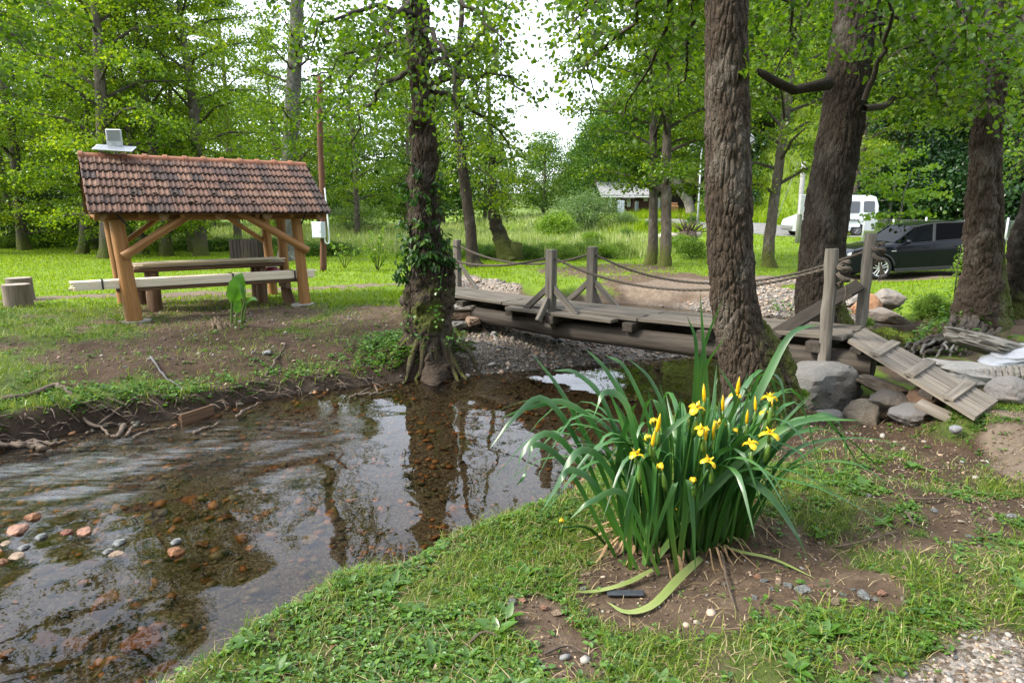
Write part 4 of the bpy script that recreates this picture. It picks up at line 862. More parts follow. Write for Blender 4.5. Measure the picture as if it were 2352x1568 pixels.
# ---- the big near trees
def big_tree(name, label, rows, Y, nseg, nz, mat, limbs, **kw):
    P, R = pxstem(rows, Y); top = P[-1]; d = np.array(P[-1]) - np.array(P[-2]); d /= np.linalg.norm(d)
    for k in (1, 2): P.append(tuple(np.array(top) + d * 2.6 * k)); R.append(R[len(rows) - 1] * (.85, .6)[k - 1])
    t = thing(name, label, 'tree', (P[0][0], P[0][1], H(P[0][0], P[0][1])))
    o = link('trunk', trunk_mesh('trunk', P, R, nseg, nz, mat, off=t.location, **kw), t)
    return t, P, R
def crown_for(t, seed, limbs, size, mat, nsec=14, slen=.9, nleaf=26, twig=.006, six=True, lw=.05, spread=.10, droop=.3, lmat=None, start=.15):
    L = Leaves(seed); mb = MB()
    for i, pts in enumerate(limbs):
        pts = [np.array(p, float) for p in pts]; ln = sum(np.linalg.norm(b - a) for a, b in zip(pts[:-1], pts[1:]))
        C = catmull(pts, 12); C[1:-1] += np.random.default_rng(seed * 50 + i).normal(size=(10, 3)) * .035
        r0 = min(lw, .018 + .012 * ln); mb.tube(C, list(np.linspace(r0, .008, 12)), 7, False, rough=.12, seed=i)
        L.spray(C, int(nsec * ln / 2.5) + 3, slen, nleaf, size, start, droop, spread, twig)
    o = link('crown', L.mesh('crown', mat, six, .85, t.location, bias=lambda C: .26 * fbm(C / .9 + seed, 2)), t)
    part(mb, 'limbs', lmat or M_twig, t, True)
    if twig: tag(part(L.tw, 'twigs', M_twig, t), kind='stuff')
    return o
def px(u, v, Y): return tuple(gy(u, v, Y))
def moss_base(zb, side, k=1.0, top=1.0):
    return lambda V, D: np.clip((D @ np.array(side)) * .8 + .25, 0, 1) * np.clip(1.15 - (V[:, 2] - zb) / top, 0, 1) * k
t, P, R = big_tree('alder_tree', 'stout straight brown trunk with plated bark before the footbridge, mossy buttress root at right',
    [(985, 1742, 170), (930, 1738, 158), (880, 1730, 142), (830, 1718, 128), (790, 1706, 118), (740, 1694, 108), (680, 1684, 103), (600, 1678, 102), (500, 1675, 102), (350, 1672, 102), (180, 1669, 99), (0, 1667, 97), (-120, 1665, 95)], 5.9, 170, 470, M_bark_brown,
    [], cell=.052, zs=.30, depth=.016, lump=.012, lobes=4, flare=.16, flare_h=.18, moss=moss_base(.4, (.9, -.35, 0), 1.15, 1.25), seed=1)
T_R1 = t
rb = MB()                                            # the mossy buttress root
P2 = [px(1712, 700, 5.9), px(1752, 772, 5.88), px(1790, 830, 5.85), px(1806, 900, 5.8), px(1812, 985, 5.75)]
link('buttress_root', trunk_mesh('buttress_root', P2[::-1], [.14, .13, .12, .11, .06], 60, 90, M_bark_brown, .07, .016, .03, moss=lambda V, D: np.full(len(V), .95) * np.clip(.2 + D[:, 2] * .5 + D[:, 0] * .4, 0, 1) + .25, seed=5, off=t.location), t)
crown_for(t, 61, [[px(1660, -140, 5.9), px(1560, -60, 6.4), px(1440, 60, 7.0), px(1330, 170, 7.6)], [px(1660, -200, 5.9), px(1500, -120, 6.8), px(1400, -20, 7.8), px(1310, 60, 8.6)], [px(1660, -220, 5.9), px(1560, -40, 7.4), px(1500, 120, 8.6), px(1430, 290, 9.4)],
                  [px(1670, -260, 5.9), px(1600, -200, 5.0), px(1480, -150, 4.6)], [px(1680, -260, 6), px(1750, -120, 7), px(1800, 0, 8), px(1830, 90, 8.6)], [px(1660, -160, 6), px(1590, 60, 8.5), px(1560, 240, 10.0)],
                  [px(1640, -200, 6), px(1400, -40, 8.5), px(1330, 60, 10), px(1370, 230, 11)]], .070, M_leaf_near, 20, .85, 34)
sp = Leaves(77); sp.clump(px(1706, 150, 5.78), (.03, .03, .04), 14, .075); sp.clump(px(1712, 168, 5.75), (.04, .03, .03), 10, .075)
link('sprout', sp.mesh('sprout', M_leaf_fresh, True, .85, t.location), t)
t, P, R = big_tree('alder_tree', 'tall dark trunk leaning to the right just behind the right end of the footbridge',
    [(930, 1935, 215), (860, 1925, 180), (800, 1905, 145), (735, 1888, 116), (670, 1882, 102), (600, 1886, 98), (450, 1905, 97), (300, 1931, 95), (150, 1952, 93), (0, 1968, 93), (-120, 1980, 90)], 8.75, 140, 400, M_bark_dark,
    [], cell=.060, zs=.30, depth=.017, lump=.014, lobes=5, flare=.2, flare_h=.25, moss=lambda V, D: np.clip((D @ np.array((.95, -.3, 0))) * 1.2 - .1, 0, 1) * np.clip(1.25 - (V[:, 2] - .5) / 1.3, 0, 1) + .1, seed=2)
T_R2 = t
crown_for(t, 62, [[px(1995, 60, 8.3), px(2070, 40, 8.2), px(2160, 60, 8.0), px(2240, 130, 7.8)], [px(1985, 230, 8.3), px(2030, 120, 8.0), px(2050, 20, 7.6), px(2060, -80, 7.2)], [px(1980, -100, 8.4), px(2080, -60, 7.4), px(2200, 20, 7.0), px(2300, 90, 6.8)],
                  [px(1980, -150, 8.4), px(2090, 20, 9.6), px(2160, 160, 10.4), px(2190, 280, 11)], [px(1985, 250, 8.4), px(2080, 215, 8.8), px(2150, 230, 9.2), px(2225, 258, 9.6)], [px(1970, -120, 8.4), px(1900, -40, 9.4), px(1830, 60, 10.4), px(1780, 170, 11)], [px(1980, -160, 8.4), px(2020, 40, 10), px(2060, 200, 11.5)],
                  [px(1975, -180, 8.4), px(1880, -120, 7.6), px(1780, -40, 7.2)], [px(1990, -200, 8.4), px(2150, -120, 8.6), px(2300, -60, 9)]], .070, M_leaf_near, 18, .85, 32)
sb = MB(); sb.tube([px(1905, 192, 8.35), px(1870, 198, 8.2), px(1825, 207, 8.05), px(1785, 190, 7.95), px(1752, 170, 7.9), px(1738, 162, 7.9)], [.075, .062, .056, .052, .045, .03], 12, True, rough=.1)
part(sb, 'limb', M_bark_dark, t, True, 'thick bare limb curving left towards the brown trunk')
t, P, R = big_tree('alder_tree', 'mossy forked trunk on the far bank at the right with tangled roots washed bare',
    [(790, 2244, 150), (750, 2246, 126), (710, 2249, 104), (660, 2252, 84), (600, 2253, 70), (520, 2252, 62), (430, 2252, 56), (300, 2262, 54), (150, 2280, 50), (0, 2293, 49), (-120, 2302, 48)], 9.75, 110, 380, M_bark_brown,
    [], cell=.062, zs=.30, depth=.018, lump=.04, lobes=6, flare=.16, flare_h=.2, moss=lambda V, D: np.clip((D @ np.array((.8, -.2, 0))) * .9, 0, 1) * np.clip(1.1 - (V[:, 2] - .7) / 2.4, 0, 1) + .25 * np.clip(1 - (V[:, 2] - .6) / .9, 0, 1), seed=3)
T_R3 = t
P2, R2 = pxstem([(720, 2290, 60), (600, 2288, 36), (480, 2290, 28), (350, 2288, 26), (200, 2300, 24), (60, 2312, 24), (-80, 2322, 22)], 9.9)
link('trunk', trunk_mesh('trunk', P2, R2, 50, 240, M_bark_brown, .08, .016, .01, moss=lambda V, D: np.clip(.95 - (V[:, 2] - .8) / 2.2, 0, 1), seed=6, off=t.location), t)
crown_for(t, 63, [[px(2240, 262, 9.7), px(2180, 235, 9.3), px(2110, 210, 9.0), px(2040, 195, 8.8)], [px(2290, 20, 9.75), px(2200, 60, 9.0), px(2120, 90, 8.6), px(2050, 130, 8.4)], [px(2300, -80, 9.75), px(2220, 40, 8.6), px(2180, 130, 8.0), px(2150, 220, 7.8)], [px(2300, 0, 9.75), px(2380, 60, 9), px(2450, 160, 8.6)],
                  [px(2310, -60, 9.8), px(2260, 80, 8.2), px(2270, 190, 7.5), px(2275, 250, 7.2)], [px(2300, -120, 9.8), px(2350, 0, 8.6), px(2370, 120, 8)], [px(2300, -140, 9.8), px(2330, 100, 11.5), px(2350, 260, 12.5), px(2340, 400, 13)]], .068, M_leaf_near, 17, .8, 30)
t, P, R = big_tree('alder_tree', 'trunk leaning out of the right frame edge beside the mossy forked trunk',
    [(790, 2330, 120), (740, 2326, 88), (690, 2330, 68), (620, 2342, 60), (540, 2358, 60), (440, 2392, 58), (320, 2425, 54), (180, 2460, 50)], 10.1, 70, 220, M_bark_dark,
    [], cell=.062, zs=.30, depth=.018, lump=.035, lobes=5, flare=.15, flare_h=.2, moss=lambda V, D: np.clip(.8 - (V[:, 2] - .7) / 1.4, 0, .8), seed=4)
crown_for(t, 64, [[px(2440, 200, 10), px(2380, 150, 10), px(2330, 180, 10.4)], [px(2440, 100, 10), px(2360, 20, 9.5)], [px(2440, 240, 10.2), px(2380, 330, 11), px(2340, 420, 11.5)]], .068, M_leaf_near, 16, .8, 26)
t, P, R = big_tree('alder_tree', 'gnarled old tree with a swollen mossy foot wrapped in creeper, left end of the footbridge',
    [(850, 990, 150), (826, 990, 136), (800, 988, 120), (770, 984, 108), (725, 983, 110), (680, 984, 108), (640, 986, 104), (605, 986, 96), (570, 982, 80), (520, 977, 68), (450, 973, 61), (350, 970, 57), (200, 965, 52), (80, 960, 49), (0, 956, 47), (-120, 950, 45)], 9.45, 140, 420, M_bark_brown,
    [], cell=.060, zs=.32, depth=.018, lump=.060, lobes=6, flare=.34, flare_h=.22, moss=lambda V, D: np.clip((D @ np.array((.6, -.4, .3))) * .5 + .48 + .5 * fbm(V / .3, 2), 0, .95) * np.clip(1.3 - (V[:, 2] - .3) / 1.35, 0, 1) * np.clip((V[:, 2] - .35) / .5, .25, 1) + .06, seed=8)
T_IVY, P_IVY, R_IVY = t, P, R
rb_ = random.Random(44); fz = np.array(P[0])
for k in range(11):
    a = -pi + k * pi / 8.5 + rb_.uniform(-.15, .15); d_ = np.array([cos(a), sin(a), 0]); sd_ = np.array([-sin(a), cos(a), 0]); Lr = rb_.uniform(.55, .95); pts = []
    for f in (0, .3, .6, .85, 1): q = fz[:2] + d_[:2] * (.30 + Lr * f * .62) + sd_[:2] * rb_.uniform(-.06, .06) * f; pts.append((q[0], q[1], max(H(q[0], q[1]), 0) + (.22, .10, .04, .01, -.05)[(0, .3, .6, .85, 1).index(f)]))
    rr0 = rb_.uniform(.045, .07); link('root', trunk_mesh('root', pts, [rr0 * 1.3, rr0, rr0 * .7, rr0 * .45, rr0 * .25], 14, 30, M_bark_brown, .06, .008, .012, flare=0, moss=lambda V, D: np.clip(.5 * D[:, 2] + .3, 0, 1), seed=k, off=t.location), t)
bb = MB()
for (u, v, rr_, yy) in [(988, 632, .12, 9.16), (1022, 700, .13, 9.24), (1015, 745, .14, 9.22), (1024, 610, .12, 9.29), (948, 690, .14, 9.24), (952, 755, .15, 9.19)]:
    c = np.array(px(u, v, yy)); V = ICO4[0]; q = V * (1 + .35 * fbm(V * 2.2 + c, 4))[:, None] * rr_ * np.array([1.0, .55, 1.5])
    bb.add(q + c, ICO4[1].tolist())
me = bb.mesh('burl', M_bark_brown, True, t.location); at_ = me.attributes.new('moss', 'FLOAT', 'POINT'); at_.data.foreach_set('value', np.full(len(me.vertices), .42, np.float32))
link('burls', me, t)
lm = []
for pts in [[(960, -60, 8.7), (1060, -30, 9.4), (1165, 20, 10.2)], [(985, 150, 8.75), (1080, 110, 9.4), (1160, 130, 10.0)], [(965, 100, 8.7), (900, 60, 9.6), (850, 20, 10.6)], [(990, 210, 8.7), (1050, 150, 8.9), (1110, 80, 9.1), (1180, 0, 9.4)], [(1000, 190, 8.7), (1080, 170, 8.6), (1150, 180, 8.5), (1230, 230, 8.5)], [(985, 200, 8.75), (1060, 240, 9.4), (1140, 290, 10), (1180, 370, 10.4)], [(955, 130, 8.75), (880, 110, 8.6), (800, 130, 8.5), (740, 190, 8.5)],
            [(955, 40, 8.75), (870, 20, 8.2), (780, 40, 7.8), (690, 110, 7.6)], [(950, 160, 8.8), (890, 190, 9.6), (840, 250, 10.2), (800, 330, 10.6)], [(955, 0, 8.7), (900, 40, 8.0), (880, 110, 7.6), (860, 190, 7.3)], [(960, -60, 8.7), (1040, -20, 8.0), (1110, 40, 7.6), (1150, 110, 7.4)],
            [(950, -100, 8.7), (840, -100, 8.4), (700, -70, 8.2), (600, 0, 8.2)], [(950, 90, 8.8), (860, 120, 10.4), (800, 190, 11.4), (760, 280, 12)], [(985, 120, 8.8), (1050, 120, 10), (1090, 190, 11), (1110, 280, 11.5)],
            [(960, -160, 8.8), (900, -80, 10.5), (820, -20, 12)], [(975, 60, 8.75), (1010, 100, 8.0), (1035, 170, 7.6), (1050, 250, 7.5)]]:
    lm.append([px(q[0], q[1], q[2] + .7) for q in pts])
crown_for(t, 65, lm, .066, M_leaf_near, 20, .85, 34)
# mid trees with a shape of their own
t, P, R = big_tree('alder_tree', 'pale grey tall trunk rising right behind the shelter roof', [(600, 663, 44), (560, 661, 36), (450, 663, 36), (330, 667, 35), (200, 674, 34), (80, 680, 32), (0, 683, 30), (-120, 690, 27)], 25.5, 40, 200, M_bark_grey, [], cell=.2, depth=.02, lump=.015, lobes=5, flare=.3, flare_h=.4, moss=lambda V, D: np.clip(.5 - (V[:, 2] - .5) / 3, 0, .5), seed=9)
lm = [[px(680, v0, 25.5), px(680 + (u - 680) * .45, v0 + (v - v0) * .3 - 12, 25.5 + (y - 25.5) * .5), px(u, v, y)] for v0, u, v, y in [(170, 590, 60, 24), (160, 780, 70, 24.5), (240, 800, 230, 24), (260, 560, 230, 24), (330, 770, 370, 23.5), (330, 850, 310, 25), (300, 590, 320, 23.5), (100, 620, -30, 24), (90, 760, -40, 26), (360, 820, 420, 25), (350, 570, 370, 25.5), (200, 540, 140, 26), (190, 830, 150, 26.5), (20, 560, -80, 25), (10, 820, -90, 25), (130, 700, 60, 22.5), (280, 690, 300, 22), (380, 720, 330, 22.3), (300, 640, 230, 22.5), (380, 610, 440, 27), (380, 760, 460, 27)]]
crown_for(t, 66, lm, .115, M_leaf_mid, 11, 1.5, 34, None, False, .09, .2, .2)
t, P, R = big_tree('alder_tree', 'slim dark tree behind the left end of the footbridge, open sky right of its crown', [(615, 1091, 36), (590, 1086, 29), (520, 1080, 26), (440, 1070, 25), (380, 1062, 23), (300, 1053, 20), (200, 1050, 17), (100, 1056, 14)], 22.5, 30, 120, M_bark_dark, [], cell=.15, depth=.015, lump=.01, lobes=5, flare=.25, flare_h=.3, moss=lambda V, D: np.clip(.6 - (V[:, 2] - .5) / 2, 0, .5), seed=10)
lm = [[px(1055, v0, 22.5), px(1055 + (u - 1055) * .5, v0 + (v - v0) * .35 - 10, 22.5 + (y - 22.5) * .5), px(u, v, y)] for v0, u, v, y in [(340, 1170, 330, 22), (330, 1000, 330, 21.5), (300, 1180, 260, 23), (300, 960, 260, 23), (250, 1150, 190, 22), (250, 990, 180, 21.5), (200, 1120, 110, 22.5), (190, 1010, 100, 22.5), (380, 1150, 430, 22), (390, 1000, 430, 21.5), (400, 1170, 400, 23.5), (150, 1100, 50, 22), (340, 1060, 380, 20.5), (280, 1080, 250, 20.5)]]
crown_for(t, 67, lm, .105, M_leaf_mid, 9, 1.1, 30, None, False, .06, .18, .25)
t, P, R = big_tree('alder_tree', 'leafy leaning tree growing out of a broken mossy stump in the meadow', [(596, 1166, 52), (570, 1158, 42), (530, 1143, 32), (490, 1134, 26), (440, 1130, 22), (380, 1130, 17), (300, 1126, 12)], 26.8, 34, 110, M_bark_dark, [], cell=.18, depth=.03, lump=.05, lobes=5, flare=.3, flare_h=.3, moss=lambda V, D: np.clip(1.0 - (V[:, 2] - .5) / 2.0, 0, 1), seed=12)
sb = MB(); q = gy(1182, 594, 26.7); sb.tube([(q.x, q.y, H(q.x, q.y) - .1), (q.x, q.y, H(q.x, q.y) + .45), (q.x + .05, q.y, H(q.x, q.y) + .78)], [.42, .30, .24], 16, True, rough=.16, seed=4)
me = sb.mesh('broken_stump', M_bark_dark, True, t.location); at_ = me.attributes.new('moss', 'FLOAT', 'POINT'); at_.data.foreach_set('value', np.full(len(me.vertices), .7, np.float32)); link('broken_stump', me, t)
lm = [[px(1130, v0, 26.8), px(1130 + (u - 1130) * .5, v0 + (v - v0) * .4 - 8, 26.8 + (y - 26.8) * .5), px(u, v, y)] for v0, u, v, y in [(420, 1220, 420, 26), (430, 1060, 420, 26), (380, 1230, 350, 27), (400, 1070, 350, 27), (440, 1190, 470, 25.5), (450, 1090, 480, 25.5), (340, 1190, 300, 26.5), (350, 1080, 300, 26.5), (460, 1160, 500, 25.5), (400, 1140, 400, 24.8), (360, 1130, 340, 25)]]
crown_for(t, 68, lm, .12, M_leaf_mid, 9, 1.1, 34, None, False, .06, .2, .3)
# overhanging spray at the left upper corner (a branch of a tree standing left of the frame)
t = thing('alder_tree', 'dark overhanging branches reaching into the upper left corner', 'tree', (-9.5, 9.0, H(-9.5, 9.0)))
tb = (t.location.x, t.location.y, t.location.z)
link('trunk', trunk_mesh('trunk', [tb, (-9.6, 9.0, 2.5), (-9.5, 9.1, 5), (-9.4, 9.2, 8.5)], [.26, .21, .18, .1], 30, 90, M_bark_brown, .1, .016, .015, flare=.3, seed=14, off=tb), t)
crown_for(t, 69, [[(-9.5, 9.1, 5.0), px(-120, 20, 9.6), px(-20, 50, 9.4), px(60, 120, 9.2)], [(-9.5, 9.1, 5.4), px(-100, -60, 9.8), px(40, -20, 9.4), px(130, 20, 9.2)], [(-9.5, 9.1, 4.6), px(-120, 120, 10), px(-30, 160, 9.8), px(40, 230, 9.6)], [(-9.5, 9.1, 5.8), px(0, -160, 9.5), px(200, -110, 9.3)]], .075, M_leaf_near, 18, .8, 28)
# fresh saplings
t = thing('maple_sapling', 'young yellow green maple with two thin stems beside the parked car', 'tree', atY(2040, 590, 24.5)); b = t.location
sb = MB()
for u0, rows in ((2030, [(2046, 470), (2060, 400), (2072, 350)]), (2062, [(2064, 520), (2075, 450), (2095, 390)])):
    p0 = gy(u0, 585, 24.5); sb.tube([(p0.x, 24.5, H(p0.x, 24.5) - .05)] + [px(u, v, 24.5) for u, v in rows], [.055, .045, .03, .012], 7)
part(sb, 'stems', M_bark_grey, t, True)
L = Leaves(71)
for v0, u, v, y in [(470, 1975, 400, 24), (480, 2170, 420, 24), (440, 1985, 440, 25), (430, 2150, 380, 25), (500, 1995, 500, 23.6), (500, 2140, 490, 23.8), (400, 2030, 345, 24.5), (400, 2110, 345, 24.5), (520, 2030, 530, 24), (520, 2100, 540, 24), (450, 2190, 450, 25), (470, 2080, 440, 23.5), (430, 2040, 400, 23.6)]:
    L.spray([px(2056, v0, 24.5), px((2056 + u) / 2, (v0 + v) / 2 - 8, (24.5 + y) / 2), px(u, v, y)], 9, .7, 18, .13, .1, .2, .12)
link('crown', L.mesh('crown', M_leaf_fresh, True, .9, b), t)
def twiggy(name, label, foot, tips, size, mat, n=16, seed=0, slen=.25, stemr=.012, m2=None, asp=.6):
    t = thing(name, label, 'plant', foot); sb = MB(); L = Leaves(seed)
    for k, tp in enumerate(tips):
        f = np.array(foot); tp = np.array(tp); md = f * .45 + tp * .55 + np.array([0, 0, .06]); sb.tube([f - np.array([0, 0, .03]), md, tp], [stemr, stemr * .7, stemr * .3], 5)
        L.spray([f, md, tp], n, slen, 7, size, .25, .1, .03)
    part(sb, 'stems', m2 or M_twig, t, True); link('foliage', L.mesh('foliage', mat, True, asp, foot), t); return t
twiggy('sapling', 'thin upright yellow green sapling between the car and the forked trunk', atY(2196, 655, 12.6), [px(2208, 565, 12.6), px(2202, 585, 12.5)], .05, M_leaf_fresh, 22, 81, .16)
twiggy('shrub_seedling', 'upright leafy seedling bush on the mown bank left of the creeper tree', atY(868, 622, 21), [px(u, v, 21) for u, v in [(850, 530), (880, 520), (900, 555), (835, 560), (870, 540), (890, 590), (855, 590)]], .10, M_leaf_fresh, 12, 82, .35)
twiggy('shrub_seedling', 'sparse crooked seedling with few leaves beside the wooden pole', atY(792, 615, 21.5), [px(u, v, 21.5) for u, v in [(775, 535), (800, 545), (830, 560), (760, 560)]], .10, M_leaf_fresh, 5, 83, .3)

# unseen alders added round the viewer to block part of the sky light
for i, (x, y, sc) in enumerate([(-7, -8, 1.0), (2, -9, 1.1), (9.5, -6, 1.0), (15, 1.5, 1.05), (-13, -6, 1.0)]):
    put(KA[i % 4], 'alder_tree', (x, y, H(x, y)), sc, i * 2.2, 'unseen tall alder added round the viewer to block sky light', 'tree', 'unseen alders added to block sky light')

for i in range(16):  # unseen tree ring, added so paint and glass don't mirror bright sky
    a = -pi * (.04 + .92 * i / 15); x, y = 26 * cos(a), -6 + 24 * sin(a)
    put(KB[i % 4], 'woodland_tree', (x, y, H(x, y)), 1.15, i * 1.3, 'unseen leafy tree added behind the viewer to darken reflections', 'tree', 'unseen tree ring added to darken reflections')

# ================================================================== PICNIC SHELTER
PA, PB = gz(310, 735, .5), gz(696, 703, .5)
ax = np.array([PB[0] - PA[0], PB[1] - PA[1], 0]); LSH = np.linalg.norm(ax); ax /= LSH; bx = np.array([-ax[1], ax[0], 0]); upz = np.array([0, 0, 1.0])
O3 = np.array([PA[0], PA[1], 0]); DSH = 2.5
def sh(s_, w_, z): return O3 + ax * s_ + bx * w_ + upz * z
M_log = woodmat('orange_log', (.19, .085, .028), (.40, .205, .075), 'Z', .6, .55, .004, .12, grey=None)
M_logx = woodmat('orange_log_lying', (.17, .075, .026), (.37, .19, .07), 'X', .6, .6, .004, .12)
M_cut = plain('log_end', (.33, .21, .125), .8, var=.25, vs=12)
M_brd = woodmat('weathered_bench_board', (.075, .042, .024), (.19, .115, .07), 'X', .8, .75, .004, .15)
M_lath = woodmat('fresh_lath', (.68, .58, .44), (.86, .77, .63), 'X', .7, .7, .002, .10)
M_lathe = plain('lath_end', (.45, .33, .20), .8, vs=30)
M_blk = plain('black_strap', (.02, .02, .022), .5)
M_iron = plain('dark_iron', (.035, .035, .04), .5, .6)
SHR = math.atan2(ax[1], ax[0])
shelter = thing('picnic_shelter', 'open picnic shelter of orange logs under a mossy red tiled gable roof', 'shelter', tuple(sh(LSH / 2, DSH / 2, .5)))
EZ = 2.27                                            # underside of the eave beam
r3 = random.Random(3)
def log(name, p, q, r0, r1=None, mat=None, n=12, seed=0, parent=None, lab=None, ext=None):
    p, q = np.array(p, float), np.array(q, float); r1 = r1 or r0; rr = random.Random(seed); C = [p + (q - p) * t for t in np.linspace(0, 1, 6)]
    m_ = MB().tube(C, [r0 + (r1 - r0) * t + rr.uniform(-.004, .004) for t in np.linspace(0, 1, 6)], n, True, rough=.035, seed=seed)
    return part(m_, name, mat or M_log, parent or shelter, 2, lab)
WPO = {(0, 0): (.135, .115), (1, 0): (.115, .10), (0, 1): (.115, .10), (1, 1): (.11, .10)}
for i in (0, 1):
    for j in (0, 1):
        log('post', sh(i * LSH + (.05 if i else -.0), j * DSH, H(*sh(i * LSH, j * DSH, 0)[:2]) - .1), sh(i * LSH - (.02 if i else .10), j * DSH, EZ + .02), *WPO[i, j], seed=i * 2 + j)
    log('post', sh(i * LSH + .02, DSH * .5, .45), sh(i * LSH, DSH * .5, EZ + .5), .11, .10, seed=8 + i)
    m_ = MB(); c = sh(i * LSH, 0, H(*sh(i * LSH, 0, 0)[:2]) + .01); m_.tube([c + upz * -.06, c + upz * .02], .24, 9, True, rough=.15, seed=i); part(m_, 'stone_pad', plain('pad_stone', (.30, .28, .25), .9, vs=8), shelter, 2)
R_E = .085
for j in (0, 1): log('eave_beam', sh(-.42, j * DSH, EZ + R_E), sh(LSH + .50, j * DSH, EZ + R_E), R_E, mat=M_logx, seed=20 + j)
for s_ in (-.32, .62, LSH * .5 + .05, LSH - .62, LSH + .42):
    log('tie_beam', sh(s_, -.20, EZ + R_E + .01), sh(s_, DSH + .2, EZ + R_E + .01), .092, mat=M_logx, seed=int(s_ * 10) + 30)
    m_ = MB(); m_.tube([sh(s_, -.206, EZ + R_E + .01), sh(s_, -.200, EZ + R_E + .01)], .088, 14); part(m_, 'log_end', M_cut, shelter)
for i in (0, 1):
    s0, s1 = (i * LSH + (.05 if i == 0 else -.02)), (.85 if i == 0 else LSH - .85)
    for j in (0, 1):
        w_ = j * DSH + (-.13 if j == 0 else .13)
        if j == 0: log('brace', sh(s0 - (.12 if i == 0 else -.16), w_, EZ - .62), sh(s1 + (.28 if i == 0 else -.28), w_ + .02, EZ + .16), .075, seed=40 + i, lab='slanting log brace from post to eave')
        else: log('brace', sh(s0, w_ - .1, EZ - .55), sh(s1, w_ - .1, EZ + .05), .055, seed=44 + i)
    m_ = MB(); m_.bar(sh(s0 + (.02 if i == 0 else .05), -.145, EZ - .10), sh(s0 + (-.22 if i == 0 else .18), -.19, EZ + .20), .03, .012, bx, .002); part(m_, 'iron_strap', M_iron, shelter)
RW, RZ0 = DSH / 2 + .30, EZ + .125                   # roof: half width, eave height
PITCH = math.atan2(1.02, RW); SL = RW / cos(PITCH); RIDGE = RZ0 + 1.02
S0, S1 = -.50, LSH + .60
def roofpt(side, s_, d, h):                          # side 0 = towards the brook; d = distance up the slope, h = off the slope
    w_ = -.30 + d * cos(PITCH) - h * sin(PITCH)
    if side: w_ = DSH - w_
    return sh(s_, w_, RZ0 + d * sin(PITCH) + h * cos(PITCH))
for side in (0, 1):
    for k in range(7):
        s_ = S0 + .12 + (S1 - S0 - .24) * k / 6
        m_ = MB(); m_.bar(roofpt(side, s_, .02, -.075), roofpt(side, s_, SL - .02, -.075), .07, .09, upz); part(m_, 'rafter', M_logx, shelter)
    nsh = 9
    for k in range(nsh):
        d = (k + .5) / nsh * SL; m_ = MB(); a_, b_ = roofpt(side, S0 + .02, d, -.018), roofpt(side, S1 - .02, d, -.018)
        nrm = roofpt(side, 0, 0, 1) - roofpt(side, 0, 0, 0); m_.bar(a_, b_, SL / nsh - .006, .022, nrm, .002); part(m_, 'roof_board', M_brd, shelter)
m, n, l, p = mat_new('clay_tile')
v = coords(n, l); oi = N(n, 'ObjectInfo')
tr_ = ramp(n, [(0, (.040, .026, .023)), (.25, (.075, .040, .030)), (.5, (.110, .056, .038)), (.85, (.155, .080, .052)), (1, (.20, .115, .075))]); l.new(oi.outputs['Random'], tr_.inputs[0])
nz = noise(n, l, coords(n, l, (1, 1, 1)), 9, 7, .7); dk = ramp(n, [(.36, (.30, .27, .26)), (.58, (1, 1, 1))]); l.new(nz.outputs[0], dk.inputs[0])
gv = N(n, 'VectorMath', operation='ADD'); l.new(v, gv.inputs[0]); l.new(oi.outputs['Location'], gv.inputs[1])
ms = noise(n, l, gv.outputs[0], 4.5, 6, .7); mr = ramp(n, [(.58, (0, 0, 0)), (.72, (.8,) * 3)]); l.new(ms.outputs[0], mr.inputs[0])
c = mixc(n, l, 1.0, tr_.outputs[0], dk.outputs[0], 'MULTIPLY'); c = mixc(n, l, mr.outputs[0], c, (.055, .045, .028))
l.new(c, p.inputs['Base Color']); p.inputs['Roughness'].default_value = .85; l.new(bump(n, l, nz.outputs[0], .008), p.inputs['Normal'])
M_tile = m
NT, NC = 19, 7; TW = (S1 - S0) / NT; TE = SL / NC; TLn = TE + .07
def tile_mesh(seed):
    """interlocking clay tile: two troughs between three ribs, thick lower edge"""
    rr = random.Random(seed)
    prof = [(-.5, .012), (-.44, .030), (-.36, .030), (-.30, .008), (-.12, .004), (-.05, .028), (.05, .028), (.12, .004), (.30, .008), (.38, .022), (.5, .016)]
    V, F = [], []; nP = len(prof)
    for yy in (0, .05, TLn):
        for a_, z_ in prof:
            V.append((a_ * TW * .99, yy - (.012 if yy == 0 and abs(abs(a_) - .21) < .12 else 0), z_ + .012 + rr.uniform(-.0015, .0015) + (.004 if yy == .05 else 0)))
    for a_, z_ in prof: V.append((a_ * TW * .99, 0, z_ - .012))
    for r_ in range(2): F += [[r_ * nP + i, r_ * nP + i + 1, (r_ + 1) * nP + i + 1, (r_ + 1) * nP + i] for i in range(nP - 1)]
    F += [[3 * nP + i, 3 * nP + i + 1, i + 1, i] for i in range(nP - 1)]
    return MB().add(V, F).mesh('tile', M_tile, 2)
TM = [tile_mesh(i) for i in range(5)]
shb = Vector(shelter.location)
for side in (0, 1):
    for k in range(NC):
        for i in range(NT):
            rt_ = r3; s_ = S0 + TW * (i + .5); P0 = roofpt(side, s_ + rt_.uniform(-.006, .006), k * TE - .05 + rt_.uniform(-.006, .006), .012); Y = roofpt(side, 0, 1, 0) - roofpt(side, 0, 0, 0); Z = roofpt(side, 0, 0, 1) - roofpt(side, 0, 0, 0); X = np.cross(Y, Z)
            th_ = math.atan2(.034, TLn); Yt = Y * cos(th_) - Z * sin(th_) * 1.0; Zt = Z * cos(th_) + Y * sin(th_)
            Mx = Matrix((X, Yt, Zt)).transposed().to_4x4(); o = bpy.data.objects.new('tile', TM[rt_.randrange(5)]); COL.objects.link(o); o.parent = shelter
            Mx.translation = Vector(P0 + Z * (.034)) - shb; o.matrix_local = Mx @ Matrix.Rotation(rt_.uniform(-.012, .012), 4, 'Z')
